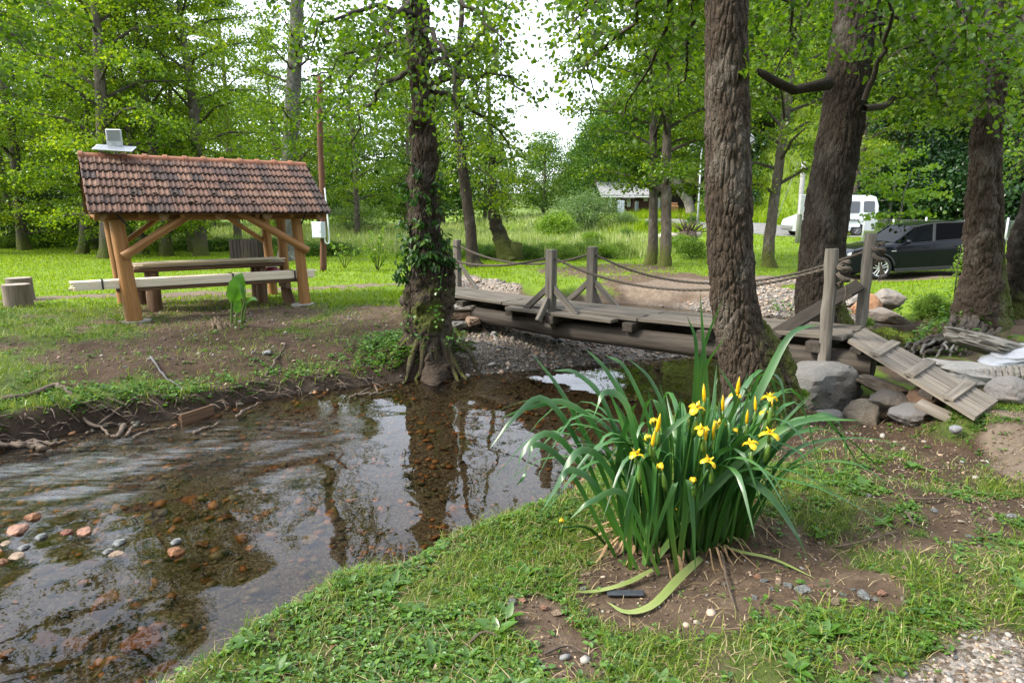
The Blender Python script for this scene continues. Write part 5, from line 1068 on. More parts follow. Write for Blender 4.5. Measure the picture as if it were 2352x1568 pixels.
NR = 12; RLn = (S1 - S0) / NR
M_ridge = plain('ridge_clay', (.24, .095, .048), .8, var=.3, vs=9, bmp=.004)
for i in range(NR):
    a_ = S0 + RLn * i; m_ = MB(); hw = .115
    C = []; V = []; F = []
    for s_, k_ in ((a_, 1.22), (a_ + .07, 1.22), (a_ + .075, 1.0), (a_ + RLn + .02, .96)):
        for q in np.linspace(-.25, pi + .25, 11): V.append(sh(s_, DSH / 2 + cos(q) * hw * k_, RIDGE - .015 + sin(q) * hw * .82 * k_))
    F = [[r_ * 11 + j, r_ * 11 + j + 1, (r_ + 1) * 11 + j + 1, (r_ + 1) * 11 + j] for r_ in range(3) for j in range(10)] + [list(range(11))]
    m_.add(V, F); part(m_, 'ridge_tile', M_ridge, shelter, 2)
# twigs and moss cushions caught on the tiles
deb = MB()
for k in range(70):
    s_ = r3.gauss(LSH * .5, 1.3); d = abs(r3.gauss(.55, .35)); 
    if not (S0 < s_ < S1 and d < SL): continue
    q = roofpt(0, s_, d, .075); V = ICO1[0] * np.array([.035, .03, .015]) * r3.uniform(.5, 1.3) * (1 + .5 * (RNG.random((len(ICO1[0]), 1)) - .5)); deb.add(V + q, ICO1[1].tolist())
tag(part(deb, 'moss_cushion', plain('roof_moss', (.045, .035, .022), .95, vs=40, var=.5), shelter), kind='stuff')
# benches and table belong to the shelter's frame
def zat(s_, w_): return H(*sh(s_, w_, 0)[:2])
bench = thing('bench', 'long half log bench along the front of the shelter', 'bench', tuple(sh(LSH / 2, .12, .5)))
m_ = MB(); m_.bar(sh(-.22, .20, 1.045), sh(LSH + .02, .20, 1.045), .30, .075, upz, .012); part(m_, 'seat', M_brd, bench)
for s_ in (.02, LSH - .25):
    m_ = MB(); m_.bar(sh(s_, .05, .94), sh(s_, .62, .94), .10, .12, upz, .008); part(m_, 'bearer', M_brd, bench)
    log('leg', sh(s_ - (.05 if s_ < 1 else -.12), .34, .42), sh(s_, .30, .89), .12, .10, M_brd, 10, int(s_) + 60, bench)
bench2 = thing('bench', 'long half log bench along the rear of the shelter', 'bench', tuple(sh(LSH / 2, DSH - .2, .5)))
m_ = MB(); m_.bar(sh(-.1, DSH - .3, .955), sh(LSH - .1, DSH - .3, .955), .30, .075, upz, .012); part(m_, 'seat', M_brd, bench2)
for s_ in (.3, LSH - .4): log('leg', sh(s_, DSH - .3, .42), sh(s_, DSH - .3, .92), .10, .10, M_brd, 10, int(s_) + 66, bench2)
table = thing('picnic_table', 'heavy plank table in the middle of the shelter', 'table', tuple(sh(LSH / 2, DSH / 2, .5)))
for k in range(3): 
    m_ = MB(); w_ = DSH / 2 - .30 + k * .27; m_.bar(sh(.12, w_, 1.32), sh(LSH - .12 + .1 * k, w_, 1.32), .26, .08, upz, .012); part(m_, 'table_board', M_brd, table)
for s_ in (.45, LSH - .55):
    for w_ in (DSH / 2 - .22, DSH / 2 + .2): log('leg', sh(s_, w_, .42), sh(s_, w_, 1.28), .12, .11, M_brd, 10, int(s_ * 5) + 70, table)
    m_ = MB(); m_.bar(sh(s_, DSH / 2 - .4, 1.22), sh(s_, DSH / 2 + .4, 1.22), .10, .10, upz, .008); part(m_, 'bearer', M_brd, table)
# bundle of laths strapped together on the front bench
bun = thing('lath_bundle', 'long strapped bundle of pale laths lying on the front bench, jutting out left', 'planks', tuple(sh(LSH / 2, .16, 1.09)))
for ly in range(7):
    for k in range(3):
        s0 = -.86 + r3.uniform(-.06, .08); s1 = LSH + .33 + r3.uniform(-.1, .06); w_ = .06 + k * .105; z_ = 1.094 + ly * .0215
        m_ = MB(); m_.bar(sh(s0, w_ + r3.uniform(-.008, .008), z_), sh(s1, w_ + r3.uniform(-.008, .008), z_), .10, .019, upz, .002); part(m_, 'lath', M_lath, bun)
for s_ in (-.42, 1.72, LSH - .12):
    m_ = MB(); zt, zb = 1.245, 1.080
    m_.bar(sh(s_, .003, zb), sh(s_, .003, zt), .03, .004, bx, 0); m_.bar(sh(s_, 0, zt), sh(s_, .33, zt), .03, .004, upz, 0); m_.bar(sh(s_, .328, zb), sh(s_, .328, zt), .03, .004, bx, 0); part(m_, 'strap', M_blk, bun)
pil = thing('lath_pile', 'loose pile of pale laths spread along the table in the shelter', 'planks', tuple(sh(LSH / 2, 1.1, 1.36)))
for k in range(18):
    ly = k // 5; w0 = DSH / 2 - .36 + (k % 5) * .16 + r3.uniform(-.05, .05); s0 = r3.uniform(.05, .5); s1 = LSH - r3.uniform(.0, .45)
    m_ = MB(); m_.bar(sh(s0, w0, 1.373 + ly * .024), sh(s1, w0 + r3.uniform(-.06, .06), 1.373 + ly * .024 + r3.uniform(0, .008)), .11, .018, upz, .002); part(m_, 'lath', M_lath, pil)
pl2 = thing('lath_pile', 'short pile of pale laths behind the right posts of the shelter', 'planks', tuple(sh(LSH - .1, DSH - .3, 1.0)))
for k in range(9):
    m_ = MB(); w_ = DSH - .42 + (k % 3) * .11; m_.bar(sh(LSH - .9, w_, 1.006 + k // 3 * .022), sh(LSH + .55 + r3.uniform(-.05, .05), w_, 1.006 + k // 3 * .022), .10, .019, upz, .002); part(m_, 'lath', M_lath, pl2)
# red sack on the rear bench
V, F = ICO4; c = sh(LSH - .12, DSH * .5 + .55, 1.10)
q = V * (1 + .10 * fbm(V * 2.2 + 3, 3))[:, None] * np.array([.26, .17, .115]); q[:, 2] = np.maximum(q[:, 2], -.085)
mb_ = MB().add(q @ np.array([[cos(SHR), sin(SHR), 0], [-sin(SHR), cos(SHR), 0], [0, 0, 1]]) + c - np.array([0, 0, .02]), F.tolist())
sack = thing('cement_bag', 'dark red and white paper bag lying on the table end in the shelter', 'bag', tuple(c - upz * .1))
part(mb_, 'bag', plain('red_paper', (.20, .015, .035), .5, var=.3, vs=7), sack, True)
m_ = MB(); m_.bar(c + bx * -.06 + ax * -.12 + upz * .10, c + bx * -.06 + ax * .12 + upz * .10, .10, .012, upz, .003); part(m_, 'white_band', plain('white_paper', (.6, .58, .56), .6), sack)

# ------------------------------------------------------------------ solar floodlight on the ridge
fl = sh(.10, DSH / 2, RIDGE + .09)
M_lgrey = plain('light_grey_plastic', (.46, .49, .52), .45, var=.05); M_glass = plain('solar_glass', (.16, .19, .24), .15, var=.15, vs=30); M_fin = plain('grey_cast_metal', (.36, .38, .40), .5, var=.05)
lt = thing('solar_floodlight', 'light grey floodlight with tilted solar panel sitting on the roof ridge', 'floodlight', tuple(fl))
m_ = MB(); m_.tube([fl - upz * .03, fl + upz * .08], .025, 8); m_.box(fl + upz * .05, (.10, .06, .05), None, .006); part(m_, 'bracket', M_fin, lt, 2)
e1 = np.array(ray(255, 320)); e1 = np.array([1, 0.15, 0.0]); e1 /= np.linalg.norm(e1)
bc = fl + upz * .27 + bx * -.02; Rb = np.array([e1, np.cross(upz, e1), upz]).T
m_ = MB(); m_.box(bc, (.27, .045, .31), Rb, .012); part(m_, 'housing', M_lgrey, lt, 2)
for k in range(9):
    m_ = MB(); m_.box(bc + Rb @ np.array([0, -.030, .135 - k * .021]), (.23, .020, .008), Rb, .002); part(m_, 'cooling_fin', M_fin, lt)
for k in (-1, 0, 1):
    m_ = MB(); m_.box(bc + Rb @ np.array([k * .022, -.0245, -.11]), (.016, .003, .022), Rb, 0); part(m_, 'maker_mark', M_fin, lt)
pc = fl + upz * .075 + np.array([.04, -.10, 0]); tl_ = radians(24); Rp = Rb @ np.array(Matrix.Rotation(tl_, 3, 'X')) @ np.array(Matrix.Rotation(radians(3), 3, 'Y'))
m_ = MB(); m_.box(pc, (.68, .26, .022), Rp, .004); part(m_, 'panel_frame', M_lgrey, lt)
for k in range(5):
    for j in (0, 1):
        m_ = MB(); m_.box(pc + Rp @ np.array([-.256 + k * .128, -.058 + j * .116, .0125]), (.118, .105, .004), Rp, 0); part(m_, 'solar_cell', plain('solar_cell', (.20, .22, .25), .35, var=.1) if (k + j) == 0 else bpy.data.materials['solar_cell'], lt)

# ------------------------------------------------------------------ wooden pole with meter box
pb = at(742, 622, .55); pt = gy(734, 168, pb[1])
M_polew = woodmat('rough_pole', (.045, .022, .013), (.15, .070, .038), 'Z', .5, .85, .02, .1)
pole = thing('utility_pole', 'rough peeled wooden pole behind the right end of the shelter', 'pole', pb)
C = catmull([pb, tuple(Vector(pb) * .66 + Vector(pt) * .34 + Vector((.03, 0, 0))), tuple(Vector(pb) * .33 + Vector(pt) * .67 - Vector((.02, 0, 0))), tuple(pt)], 22); m_ = MB(); m_.tube(C - np.array([0, 0, .1]), list(np.linspace(.105, .085, 22)), 10, True, rough=.10, seed=3); part(m_, 'pole', M_polew, pole, True)
q = gy(732, 528, pb[1] - .22); mbx = thing('meter_box', 'pale grey electric meter box fixed to the wooden pole', 'box', tuple(q))
Rz = np.array(Matrix.Rotation(radians(-22), 3, 'Z'))
m_ = MB(); m_.box(q, (.40, .20, .50), Rz, .012); part(m_, 'case', plain('grey_enclosure', (.44, .48, .52), .5, var=.04), mbx, 2)
m_ = MB(); m_.box(np.array(q) + Rz @ np.array([0, -.106, 0]), (.36, .014, .46), Rz, .006); part(m_, 'lid', bpy.data.materials['grey_enclosure'], mbx, 2)
m_ = MB(); m_.box(np.array(q) + Rz @ np.array([.13, -.117, -.05]), (.03, .012, .06), Rz, .003); part(m_, 'latch', M_fin, mbx)
C = catmull([np.array(q) + [.17, 0, -.25], np.array(q) + [.20, 0, -.40], np.array(q) + [.27, .04, -.42], np.array(q) + [.29, .08, -.25], np.array(q) + [.27, .12, .5], np.array(q) + [.22, .16, 1.3]], 24)
m_ = MB(); m_.tube(C, .024, 8); part(m_, 'conduit', plain('white_conduit', (.62, .64, .66), .4), mbx, True)
# dark slatted compost crate on the lawn
cb = Vector(at(575, 607, .5)); crate = thing('slatted_crate', 'square dark brown slatted bin on the lawn seen under the shelter roof', 'bin', tuple(cb))
M_dkw = woodmat('dark_stained_slat', (.012, .009, .008), (.04, .028, .022), 'Z', .6, .8, .003, .3)
for k in range(8):
    m_ = MB(); x = -.46 + k * .131; m_.box((cb.x + x, cb.y - .46, cb.z + .47), (.11, .025, .94), None, .004); part(m_, 'slat', M_dkw, crate)
    m_ = MB(); m_.box((cb.x + x, cb.y + .46, cb.z + .47), (.11, .025, .94), None, .004); part(m_, 'slat', M_dkw, crate)
for sx in (-.53, .53):
    for k in range(7):
        m_ = MB(); m_.box((cb.x + sx, cb.y - .39 + k * .131, cb.z + .47), (.025, .11, .94), None, .004); part(m_, 'slat', M_dkw, crate)
for zz in (.12, .8):
    m_ = MB(); m_.box((cb.x, cb.y - .432, cb.z + zz), (1.0, .03, .08), None, .004); m_.box((cb.x, cb.y + .432, cb.z + zz), (1.0, .03, .08), None, .004); part(m_, 'rail', M_dkw, crate)
# two log seats
M_logseat = woodmat('grey_sawn_log', (.10, .08, .062), (.23, .19, .15), 'Z', .6, .9, .012, .1)
M_sawn = plain('sawn_log_top', (.27, .23, .19), .9, var=.25, vs=9, bmp=.006)
for (u, v, w, h, lb) in [(44, 704, 54, .46, 'front log seat, lower grey sawn trunk section at the left edge'), (50, 688, 50, .50, 'rear log seat, taller grey sawn trunk section standing behind the other')]:
    b = at(u, v, .5); r_ = w / FPX * b[1] / 2
    t = thing('log_seat', lb, 'log', b); m_ = MB(); m_.tube([(b[0], b[1], b[2] - .05), (b[0], b[1], b[2] + .2), (b[0], b[1], b[2] + h)], [r_ * 1.08, r_, r_ * 1.02], 22, True, rough=.02, seed=int(u)); part(m_, 'log', M_logseat, t, 2)
    m_ = MB(); m_.tube([(b[0], b[1], b[2] + h), (b[0], b[1], b[2] + h + .006)], r_ * .97, 22); part(m_, 'sawn_top', M_sawn, t)

# ================================================================== FOOTBRIDGE
U3 = np.array([-.7464, .6655, 0]); U3 /= np.linalg.norm(U3); W3 = np.array([.6655, .7464, 0]); W3 /= np.linalg.norm(W3)
BR0 = np.array([3.56, 6.90, 0])
def br(s_, w_, z): return BR0 + U3 * s_ + W3 * w_ + upz * z
def deckz(s_): return 1.03 - .008 * s_ - .065 * math.sin(pi * min(max(s_ / 7.2, 0), 1))
WB = .92
M_grey = woodmat('weathered_plank', (.062, .052, .041), (.185, .162, .134), 'X', .9, .85, .004, .18)
M_greyz = woodmat('weathered_post', (.065, .056, .047), (.21, .19, .165), 'Z', .8, .85, .012, .12)
M_darkw = woodmat('dark_wet_timber', (.022, .018, .015), (.075, .062, .050), 'X', .8, .8, .006, .2)
M_ramp = woodmat('ramp_plank', (.09, .077, .063), (.25, .22, .185), 'X', .9, .85, .004, .10)
M_rope = plain('grey_rope', (.085, .070, .055), .95, var=.3, vs=60)
bridge = thing('footbridge', 'weathered grey plank footbridge on round log beams with rope railings', 'bridge', tuple(br(3.8, .6, .3)))
r4 = random.Random(4)
# log beams
for w_, r_ in ((.12, .135), (.82, .13)):
    C = catmull([br(-.45, w_, deckz(0) - .27), br(1.8, w_, deckz(1.8) - .29), br(4, w_, deckz(4) - .30), br(6, w_, deckz(6) - .27), br(7.7, w_, deckz(8) - .24)], 30)
    m_ = MB(); m_.tube(C, [r_ * (1.12 - .25 * k / 29) for k in range(30)], 16, True, rough=.035, seed=int(w_ * 9)); part(m_, 'log_beam', M_darkw, bridge, 2)
# cross bearers
for s_, o in ((.12, .14), (1.45, .10), (2.55, .10), (3.82, .24), (4.75, .10), (5.9, .10), (7.1, .12)):
    m_ = MB(); a_, b_ = br(s_, -o, deckz(s_) - .105), br(s_, WB + o * .8, deckz(s_) - .105); m_.bar(a_, b_, .16, .12, upz, .006); part(m_, 'cross_bearer', M_darkw, bridge)
# deck boards, laid lengthwise in three runs
runs = [(-.15, 2.45), (2.46, 5.0), (5.01, 7.5)]
for a_, b_ in runs:
    k = 0; w_ = .01; nB = 5; wd = WB / nB
    for k in range(nB):
        jj = r4.uniform(-.03, .03) if 0 < k < nB - 1 else 0; s0, s1 = a_ + r4.uniform(0, .008) + jj, b_ - r4.uniform(0, .008) + jj
        m_ = MB(); n_ = 4; 
        za, zb = deckz(s0), deckz(s1); lift = r4.uniform(-.006, .006)
        m_.bar(br(s0, wd * (k + .5), za + lift), br(s1, wd * (k + .5), zb + lift), wd - .012, .048, upz, .005); part(m_, 'deck_board', M_grey, bridge)
m_ = MB(); m_.bar(br(2.75, -.10, deckz(2.7) - .03), br(4.75, -.10, deckz(4.7) - .03), .20, .05, upz, .006); part(m_, 'side_board', M_grey, bridge)
m_ = MB(); m_.bar(br(3.2, WB + .08, deckz(3.3) - .03), br(4.5, WB + .08, deckz(4.5) - .03), .20, .05, upz, .006); part(m_, 'side_board', M_grey, bridge)
# rail posts with their braces
def post(s_, w_, z0, z1, r_, seed, lean=(0, 0)):
    a_ = br(s_, w_, z0); b_ = br(s_ + lean[0], w_ + lean[1], z1); C = [a_ + (b_ - a_) * t for t in np.linspace(0, 1, 9)]; rr = random.Random(seed)
    C = [c + np.array([rr.uniform(-.006, .006), rr.uniform(-.006, .006), 0]) for c in C]
    m_ = MB(); m_.tube(C, [r_ * (1 + .05 * math.sin(k * 1.9 + seed)) for k in range(9)], 10, True, rough=.07, seed=seed); 
    return part(m_, 'post', M_greyz, bridge, 2)
post(0, -.085, .66, 2.02, .068, 1, (.03, 0)); post(-.09, WB + .05, .66, 2.16, .064, 2, (.0, .03))
def sqpost(s_, w_, z0, z1, wd):
    m_ = MB(); m_.box((br(s_, w_, z0) + br(s_, w_, z1)) / 2, (wd, wd * .9, z1 - z0), np.array([U3, W3, upz]).T, .01); return part(m_, 'post', M_greyz, bridge)
def brace(p, q, w_, t_): m_ = MB(); m_.bar(p, q, w_, t_, W3, .006); return part(m_, 'brace', M_greyz, bridge)
sM = 3.91
for w_, sg in ((-.08, -1), (WB + .08, 1)):
    sqpost(sM, w_, deckz(sM) - .25, deckz(sM) + .93, .14)
    brace(br(sM - .50, w_ + sg * .01, deckz(sM) - .02), br(sM - .05, w_, deckz(sM) + .36), .09, .06); brace(br(sM + .50, w_ + sg * .01, deckz(sM) - .02), br(sM + .05, w_, deckz(sM) + .36), .09, .06)
    m_ = MB(); m_.bar(br(sM, w_ + sg * .30, deckz(sM) - .12), br(sM, w_ + sg * .06, deckz(sM) + .20), .10, .06, U3, .006); part(m_, 'brace', M_greyz, bridge)
for w_, sg in ((-.06, -1), (WB + .06, 1)):
    sqpost(7.08, w_, deckz(7) - .25, deckz(7) + .92, .13)
    brace(br(6.55, w_, deckz(7) - .02), br(7.02, w_, deckz(7) + .45), .08, .055)
# slanting brace at the right end
m_ = MB(); m_.bar(br(.62, -.02, deckz(.6) - .05), br(-.05, WB + .0, 1.55), .15, .07, np.cross(U3, W3) * .2 + W3, .01); part(m_, 'brace', M_darkw, bridge, False, 'dark slanting board crossing behind the right end post')
# ropes: three strands twisted round each other
def rope(P, r_, name='rope', pitch=.075):
    C = catmull(P, max(24, int(sum(np.linalg.norm(np.array(b) - np.array(a)) for a, b in zip(P[:-1], P[1:])) / .035))); T = np.gradient(C, axis=0); T /= np.linalg.norm(T, axis=1)[:, None]
    X = np.cross(T, upz + .01); X /= np.linalg.norm(X, axis=1)[:, None]; Y = np.cross(T, X); ln = np.concatenate([[0], np.cumsum(np.linalg.norm(np.diff(C, axis=0), axis=1))]); m_ = MB()
    for k in range(3):
        a_ = ln / pitch * 2 * pi / 3 + k * 2.094; m_.tube(C + X * (np.cos(a_) * r_ * .52)[:, None] + Y * (np.sin(a_) * r_ * .52)[:, None], r_ * .56, 5, True)
    return part(m_, name, M_rope, bridge, True)
def sag(a_, b_, d, n_=7): return [tuple(a_ + (b_ - a_) * t - upz * d * 4 * t * (1 - t)) for t in np.linspace(0, 1, n_)]
zr = lambda s_: deckz(s_) + .82
rope(sag(br(.0, -.085, 1.82), br(sM, -.08, zr(sM)), .36), .019); rope(sag(br(sM, -.08, zr(sM)), br(7.08, -.06, zr(7)), .22), .019)
rope(sag(br(-.09, WB + .08, 1.96), br(sM, WB + .08, zr(sM)), .44), .019); rope(sag(br(sM, WB + .08, zr(sM)), br(7.08, WB + .06, zr(7)), .26), .019)
for s_, w_, z_ in ((-.11, -.10, 1.78), (-.20, WB + .06, 1.94)):
    c = br(s_, w_, z_); P = [c + np.array([.055 * cos(k * 1.35), .05 * sin(k * 1.35), .10 - .021 * k + .02 * sin(k * 2.1)]) for k in range(12)]
    rope(P, .026, 'knot', .08)
    for k in range(5):
        m_ = MB(); m_.tube([c + np.array([.02, -.02, -.14]), c + np.array([.03 + .01 * k, -.03, -.24]), c + np.array([.01 + .02 * k, -.02 - .01 * k, -.36 + .02 * k])], [.010, .008, .003], 4); part(m_, 'rope_end', M_rope, bridge)

# ------------------------------------------------------------------ gangway: the loose board ramp
RA, RB = np.array(px(1938, 768, 6.62)), None
r0a, r0b = br(-.16, .04, 1.02), br(-.16, .90, 1.02)
e0a = np.array([*gz(2238, 962, .72), .72]); e0b = np.array([*gz(2292, 922, .74), .74])
ramp_ = thing('plank_ramp', 'grey four board ramp with cleats leading off the bridge to the ground', 'ramp', tuple((e0a + e0b) / 2))
nrm_ = np.cross(e0a - r0a, r0b - r0a); nrm_ /= np.linalg.norm(nrm_); nrm_ = nrm_ if nrm_[2] > 0 else -nrm_
for k in range(4):
    f = (k + .5) / 4; a_, b_ = r0a + (r0b - r0a) * f, e0a + (e0b - e0a) * f; d_ = (b_ - a_) / np.linalg.norm(b_ - a_)
    ww = np.linalg.norm(r0b - r0a) / 4, np.linalg.norm(e0b - e0a) / 4; sd_ = (r0b - r0a) / np.linalg.norm(r0b - r0a); se_ = (e0b - e0a) / np.linalg.norm(e0b - e0a)
    a_ = a_ + d_ * r4.uniform(-.02, .05); V = []
    for p_, w_, s_ in ((a_, ww[0] - .030, sd_), (b_, ww[1] - .022, se_)):
        for x, z in ((-.5, .5), (.5, .5), (.5, -.5), (-.5, -.5)): V.append(p_ + s_ * w_ * x + nrm_ * .038 * z)
    m_ = MB().add(V, [[0, 1, 2, 3], [7, 6, 5, 4], [0, 4, 5, 1], [1, 5, 6, 2], [2, 6, 7, 3], [3, 7, 4, 0]], 0, [(i * 1.6, x * .2, z * .04) for i in (0, 1) for x, z in ((-.5, .5), (.5, .5), (.5, -.5), (-.5, -.5))])
    tv = np.array([d_, np.cross(nrm_, d_), nrm_])
    o = part(m_, 'ramp_board', M_ramp, ramp_)
for f in (.28, .56, .83):
    a_, b_ = r0a + (e0a - r0a) * f, r0b + (e0b - r0b) * f; m_ = MB(); m_.bar(a_ + nrm_ * .038 - (b_ - a_) * .02, b_ + nrm_ * .038 + (b_ - a_) * .0, .10, .036, nrm_, .004); part(m_, 'cleat', M_ramp, ramp_)
for f in (.12, .70):
    a_, b_ = r0a + (e0a - r0a) * f, r0b + (e0b - r0b) * f; m_ = MB(); m_.bar(a_ - nrm_ * .05, b_ - nrm_ * .05, .12, .05, nrm_, .004); part(m_, 'under_cleat', M_darkw, ramp_)
lb_ = MB(); lb_.bar(px(2108, 925, 5.55), px(2195, 965, 5.3), .14, .04, (0, -.4, 1), .004); o = lb_.obj('loose_board', M_ramp); tag(o, 'short board end sticking out under the lower part of the ramp', 'board')

# ------------------------------------------------------------------ rocks round the right abutment
def boulder(name, label, u, v, Y, w, h, d, col, seed, rz=0, facet=.6, var=.3, cat='rock', sub=ICO4, rough=.16, zoff=0, mat=None, boxy=0.0, tilt=0.0):
    c = gy(u, v, Y); V, F = sub; V = V.copy(); o_ = np.array([seed * 3.1, seed * 7.7, 1.3 * seed])
    if boxy: V = V * (1 - boxy * 1.6) + boxy * 1.6 * V / np.abs(V).max(1)[:, None] * .82
    V *= (1 + rough * fbm(V * 1.3 + o_, 2) + .045 * fbm(V * 5 + o_, 3))[:, None]
    rs_ = np.random.default_rng(seed)
    for _ in range(20 if not boxy else 8):
        dd = rs_.normal(size=3); dd /= np.linalg.norm(dd); k_ = (.60 if not boxy else .86) + .22 * rs_.random(); tt = V @ dd; V -= np.outer(np.maximum(tt - k_, 0), dd) * facet
    V += .055 * np.stack([fbm(V * 5 + o_, 4)] * 3, 1) * V
    V *= np.array([w, d, h]) / 2; ca, sa = cos(tilt), sin(tilt); V = V @ np.array([[ca, 0, sa], [0, 1, 0], [-sa, 0, ca]])
    ca, sa = cos(rz), sin(rz); V = V @ np.array([[ca, sa, 0], [-sa, ca, 0], [0, 0, 1]])
    me = mesh_np(name, V, F, None, True, {'moss': np.zeros(len(V))}, mat or rockmat(col, var)); me.set_sharp_from_angle(angle=radians(35))
    o = link(name, me, None, tuple(c)); return tag(o, label, cat)
_rm = {}
def rockmat(col, var=.3, rust=.3):
    k = tuple(col)
    if k not in _rm:
        m, n, l, p = mat_new('rough_stone'); v = coords(n, l); a_ = noise(n, l, v, 3.2, 9, .72); b_ = noise(n, l, v, 1.4, 4)
        r = ramp(n, [(.3, tuple(x * (1 - var) for x in col)), (.55, col), (.72, tuple(min(.8, x * (1 + var)) for x in col))]); l.new(a_.outputs[0], r.inputs[0])
        rr = ramp(n, [(.52, (0, 0, 0)), (.68, (rust,) * 3)]); l.new(b_.outputs[0], rr.inputs[0])
        c = mixc(n, l, rr.outputs[0], r.outputs[0], (.22, .13, .07)); l.new(c, p.inputs['Base Color']); p.inputs['Roughness'].default_value = .9
        l.new(bump(n, l, a_.outputs[0], .10, 1.0), p.inputs['Normal']); _rm[k] = m
    return _rm[k]
boulder('concrete_block', 'big pale grey broken concrete block carrying the right end of the log beams', 1886, 890, 6.62, .86, .6, .68, (.19, .185, .175), 71, .3, .45, .28, 'rock', rough=.10, boxy=.45)
boulder('boulder', 'square grey block leaning under the pale concrete block', 1908, 965, 6.2, .30, .24, .3, (.24, .235, .22), 72, .2, .6, boxy=.4)
boulder('boulder', 'rusty brown blocky boulder in the middle under the ramp', 1985, 952, 6.05, .40, .40, .4, (.17, .145, .115), 73, .4, .7, .4)
boulder('boulder', 'flat dark grey slab stone below the middle of the ramp', 2098, 952, 5.75, .52, .26, .42, (.17, .165, .165), 74, -.2, .8, .2, tilt=.15)
boulder('boulder', 'dark flat stone wedged behind the rusty boulder', 2045, 918, 6.0, .48, .2, .4, (.10, .09, .08), 75, .1, .7)
boulder('boulder', 'reddish brown stone in the shadow right under the ramp', 2130, 915, 5.9, .4, .3, .4, (.14, .085, .055), 76, .5, .6)
boulder('boulder', 'rough brown root like slab behind the stones under the ramp', 2030, 888, 6.25, .75, .2, .4, (.13, .105, .08), 77, -.1, .7, tilt=-.3)
boulder('boulder', 'small bluish stone on the soil below the lower ramp', 2195, 985, 5.0, .14, .10, .1, (.24, .25, .27), 78, .2, .7, sub=ICO2)
boulder('boulder', 'tall orange rock on the far bank between the right bridge posts and car', 1995, 705, 12.6, .75, .62, .6, (.36, .19, .10), 79, .3, .8)
boulder('boulder', 'flat topped grey rock on the far bank behind the orange one', 2035, 690, 13.2, .8, .55, .6, (.25, .225, .20), 80, -.2, .8)
boulder('boulder', 'low long grey brown rock at the water edge of the far bank', 2035, 727, 12.3, .95, .42, .6, (.22, .19, .165), 81, .1, .8, tilt=-.2)
boulder('boulder', 'pale grey rock on the far bank left of the orange rock', 1955, 690, 13.4, .6, .4, .5, (.33, .32, .30), 82, .1, .8)
boulder('boulder', 'smooth grey boulder half buried right of the ramp foot', 2318, 898, 5.75, .46, .32, .4, (.21, .20, .195), 83, .2, .25, .15)
sl = boulder('concrete_slab', 'long broken slab of ribbed concrete lying right of the ramp', 2262, 862, 6.35, 1.35, .24, .5, (.42, .40, .37), 84, .12, .35, .35, 'slab', rough=.10, boxy=.5, tilt=-.12)
boulder('concrete_slab', 'second sloping concrete slab under the white sacks', 2310, 805, 7.0, 1.4, .22, 1.0, (.25, .235, .21), 85, .2, .3, .3, 'slab', rough=.1, boxy=.5, tilt=-.3)
for k in range(12):
    f = k / 11; c = gy(2205 + f * 150, 872 - f * 14, 6.16)
    m_ = MB(); m_.tube([c + Vector((0, 0, .10)), c + Vector((.015, -.03, 0)), c + Vector((.01, -.01, -.10))], [.022, .028, .02], 6, rough=.15, seed=k); part(m_, 'rib', rockmat((.42, .40, .37), .35), sl)
for (u, v, w, lb, sd_) in [(2312, 824, .55, 'white plastic sack lying on the slab, lower one', 5), (2340, 808, .5, 'white plastic sack lying on the slab, upper one', 9)]:
    V, F = ICO4; q = V * (1 + .12 * fbm(V * 2 + sd_, 3) + .03 * np.sin(V[:, :1] * 9 + V[:, 1:2] * 5)[:, 0])[:, None] * np.array([w * .5, .2, .06]); q[:, 2] += .05 * V[:, 0]
    o = link('sandbag', mesh_np('sandbag', q, F, None, True, mat=bpy.data.materials.get('white_sackcloth') or plain('white_sackcloth', (.36, .38, .42), .55, var=.12, vs=9, bmp=.01)), None, tuple(gy(u, v, 6.6)), (0, 0, .2)); tag(o, lb, 'sack')
# left abutment
sb_ = 0
for k, (u, v, Y, w, h, col, lb) in enumerate([(1060, 705, 10.9, .62, .10, (.33, .31, .28), 'flat pale concrete plate on top of the left bridge support'), (1055, 722, 10.9, .58, .16, (.30, .21, .15), 'reddish block under the pale plate of the left bridge support'), (1060, 742, 10.8, .42, .14, (.24, .24, .23), 'grey stone at the foot of the left bridge support'), (1085, 735, 10.7, .28, .16, (.32, .22, .16), 'pinkish stone leaning at the right of the left bridge support')]):
    boulder('support_stone', lb, u, v, Y, w, h, .5, col, 90 + k, .1 * k, .5, .25, 'rock', boxy=.45, rough=.08)

# ------------------------------------------------------------------ roots
def roots(tree_or_none, name, label, paths, mat, r0, seed, cat='root', parent=None, moss=None):
    t = parent or thing(name, label, cat, tuple(np.array(paths[0][0]) * np.array([1, 1, 1])))
    for k, P in enumerate(paths):
        C = catmull([np.array(p, float) for p in P], 22); C[1:-1] += np.random.default_rng(seed + k).normal(size=(20, 3)) * r0 * .32
        m_ = MB(); m_.tube(C, list(np.linspace(r0, r0 * .35, 22) * (1 + .18 * np.sin(np.arange(22) * 1.3 + k))), 8, True, rough=.10, seed=seed + k); part(m_, 'root', mat, t, True)
    return t
M_root = plain("bare_root", (.095, .070, .052), .9, var=.45, vs=14, bmp=.01)
def gl(u, v, z, lift=.03): x, y = gz(u, v, z); return (x, y, max(H(x, y), .0) + lift)
roots(None, 'tree_root', 'thick grey root snaking over the left bank from the frame edge', [[gl(0, 895, .45), gl(60, 885, .45), gl(120, 865, .45), gl(150, 880, .42), gl(190, 905, .40), gl(225, 918, .36), gl(245, 940, .3, .0)]], M_root, .035, 1)
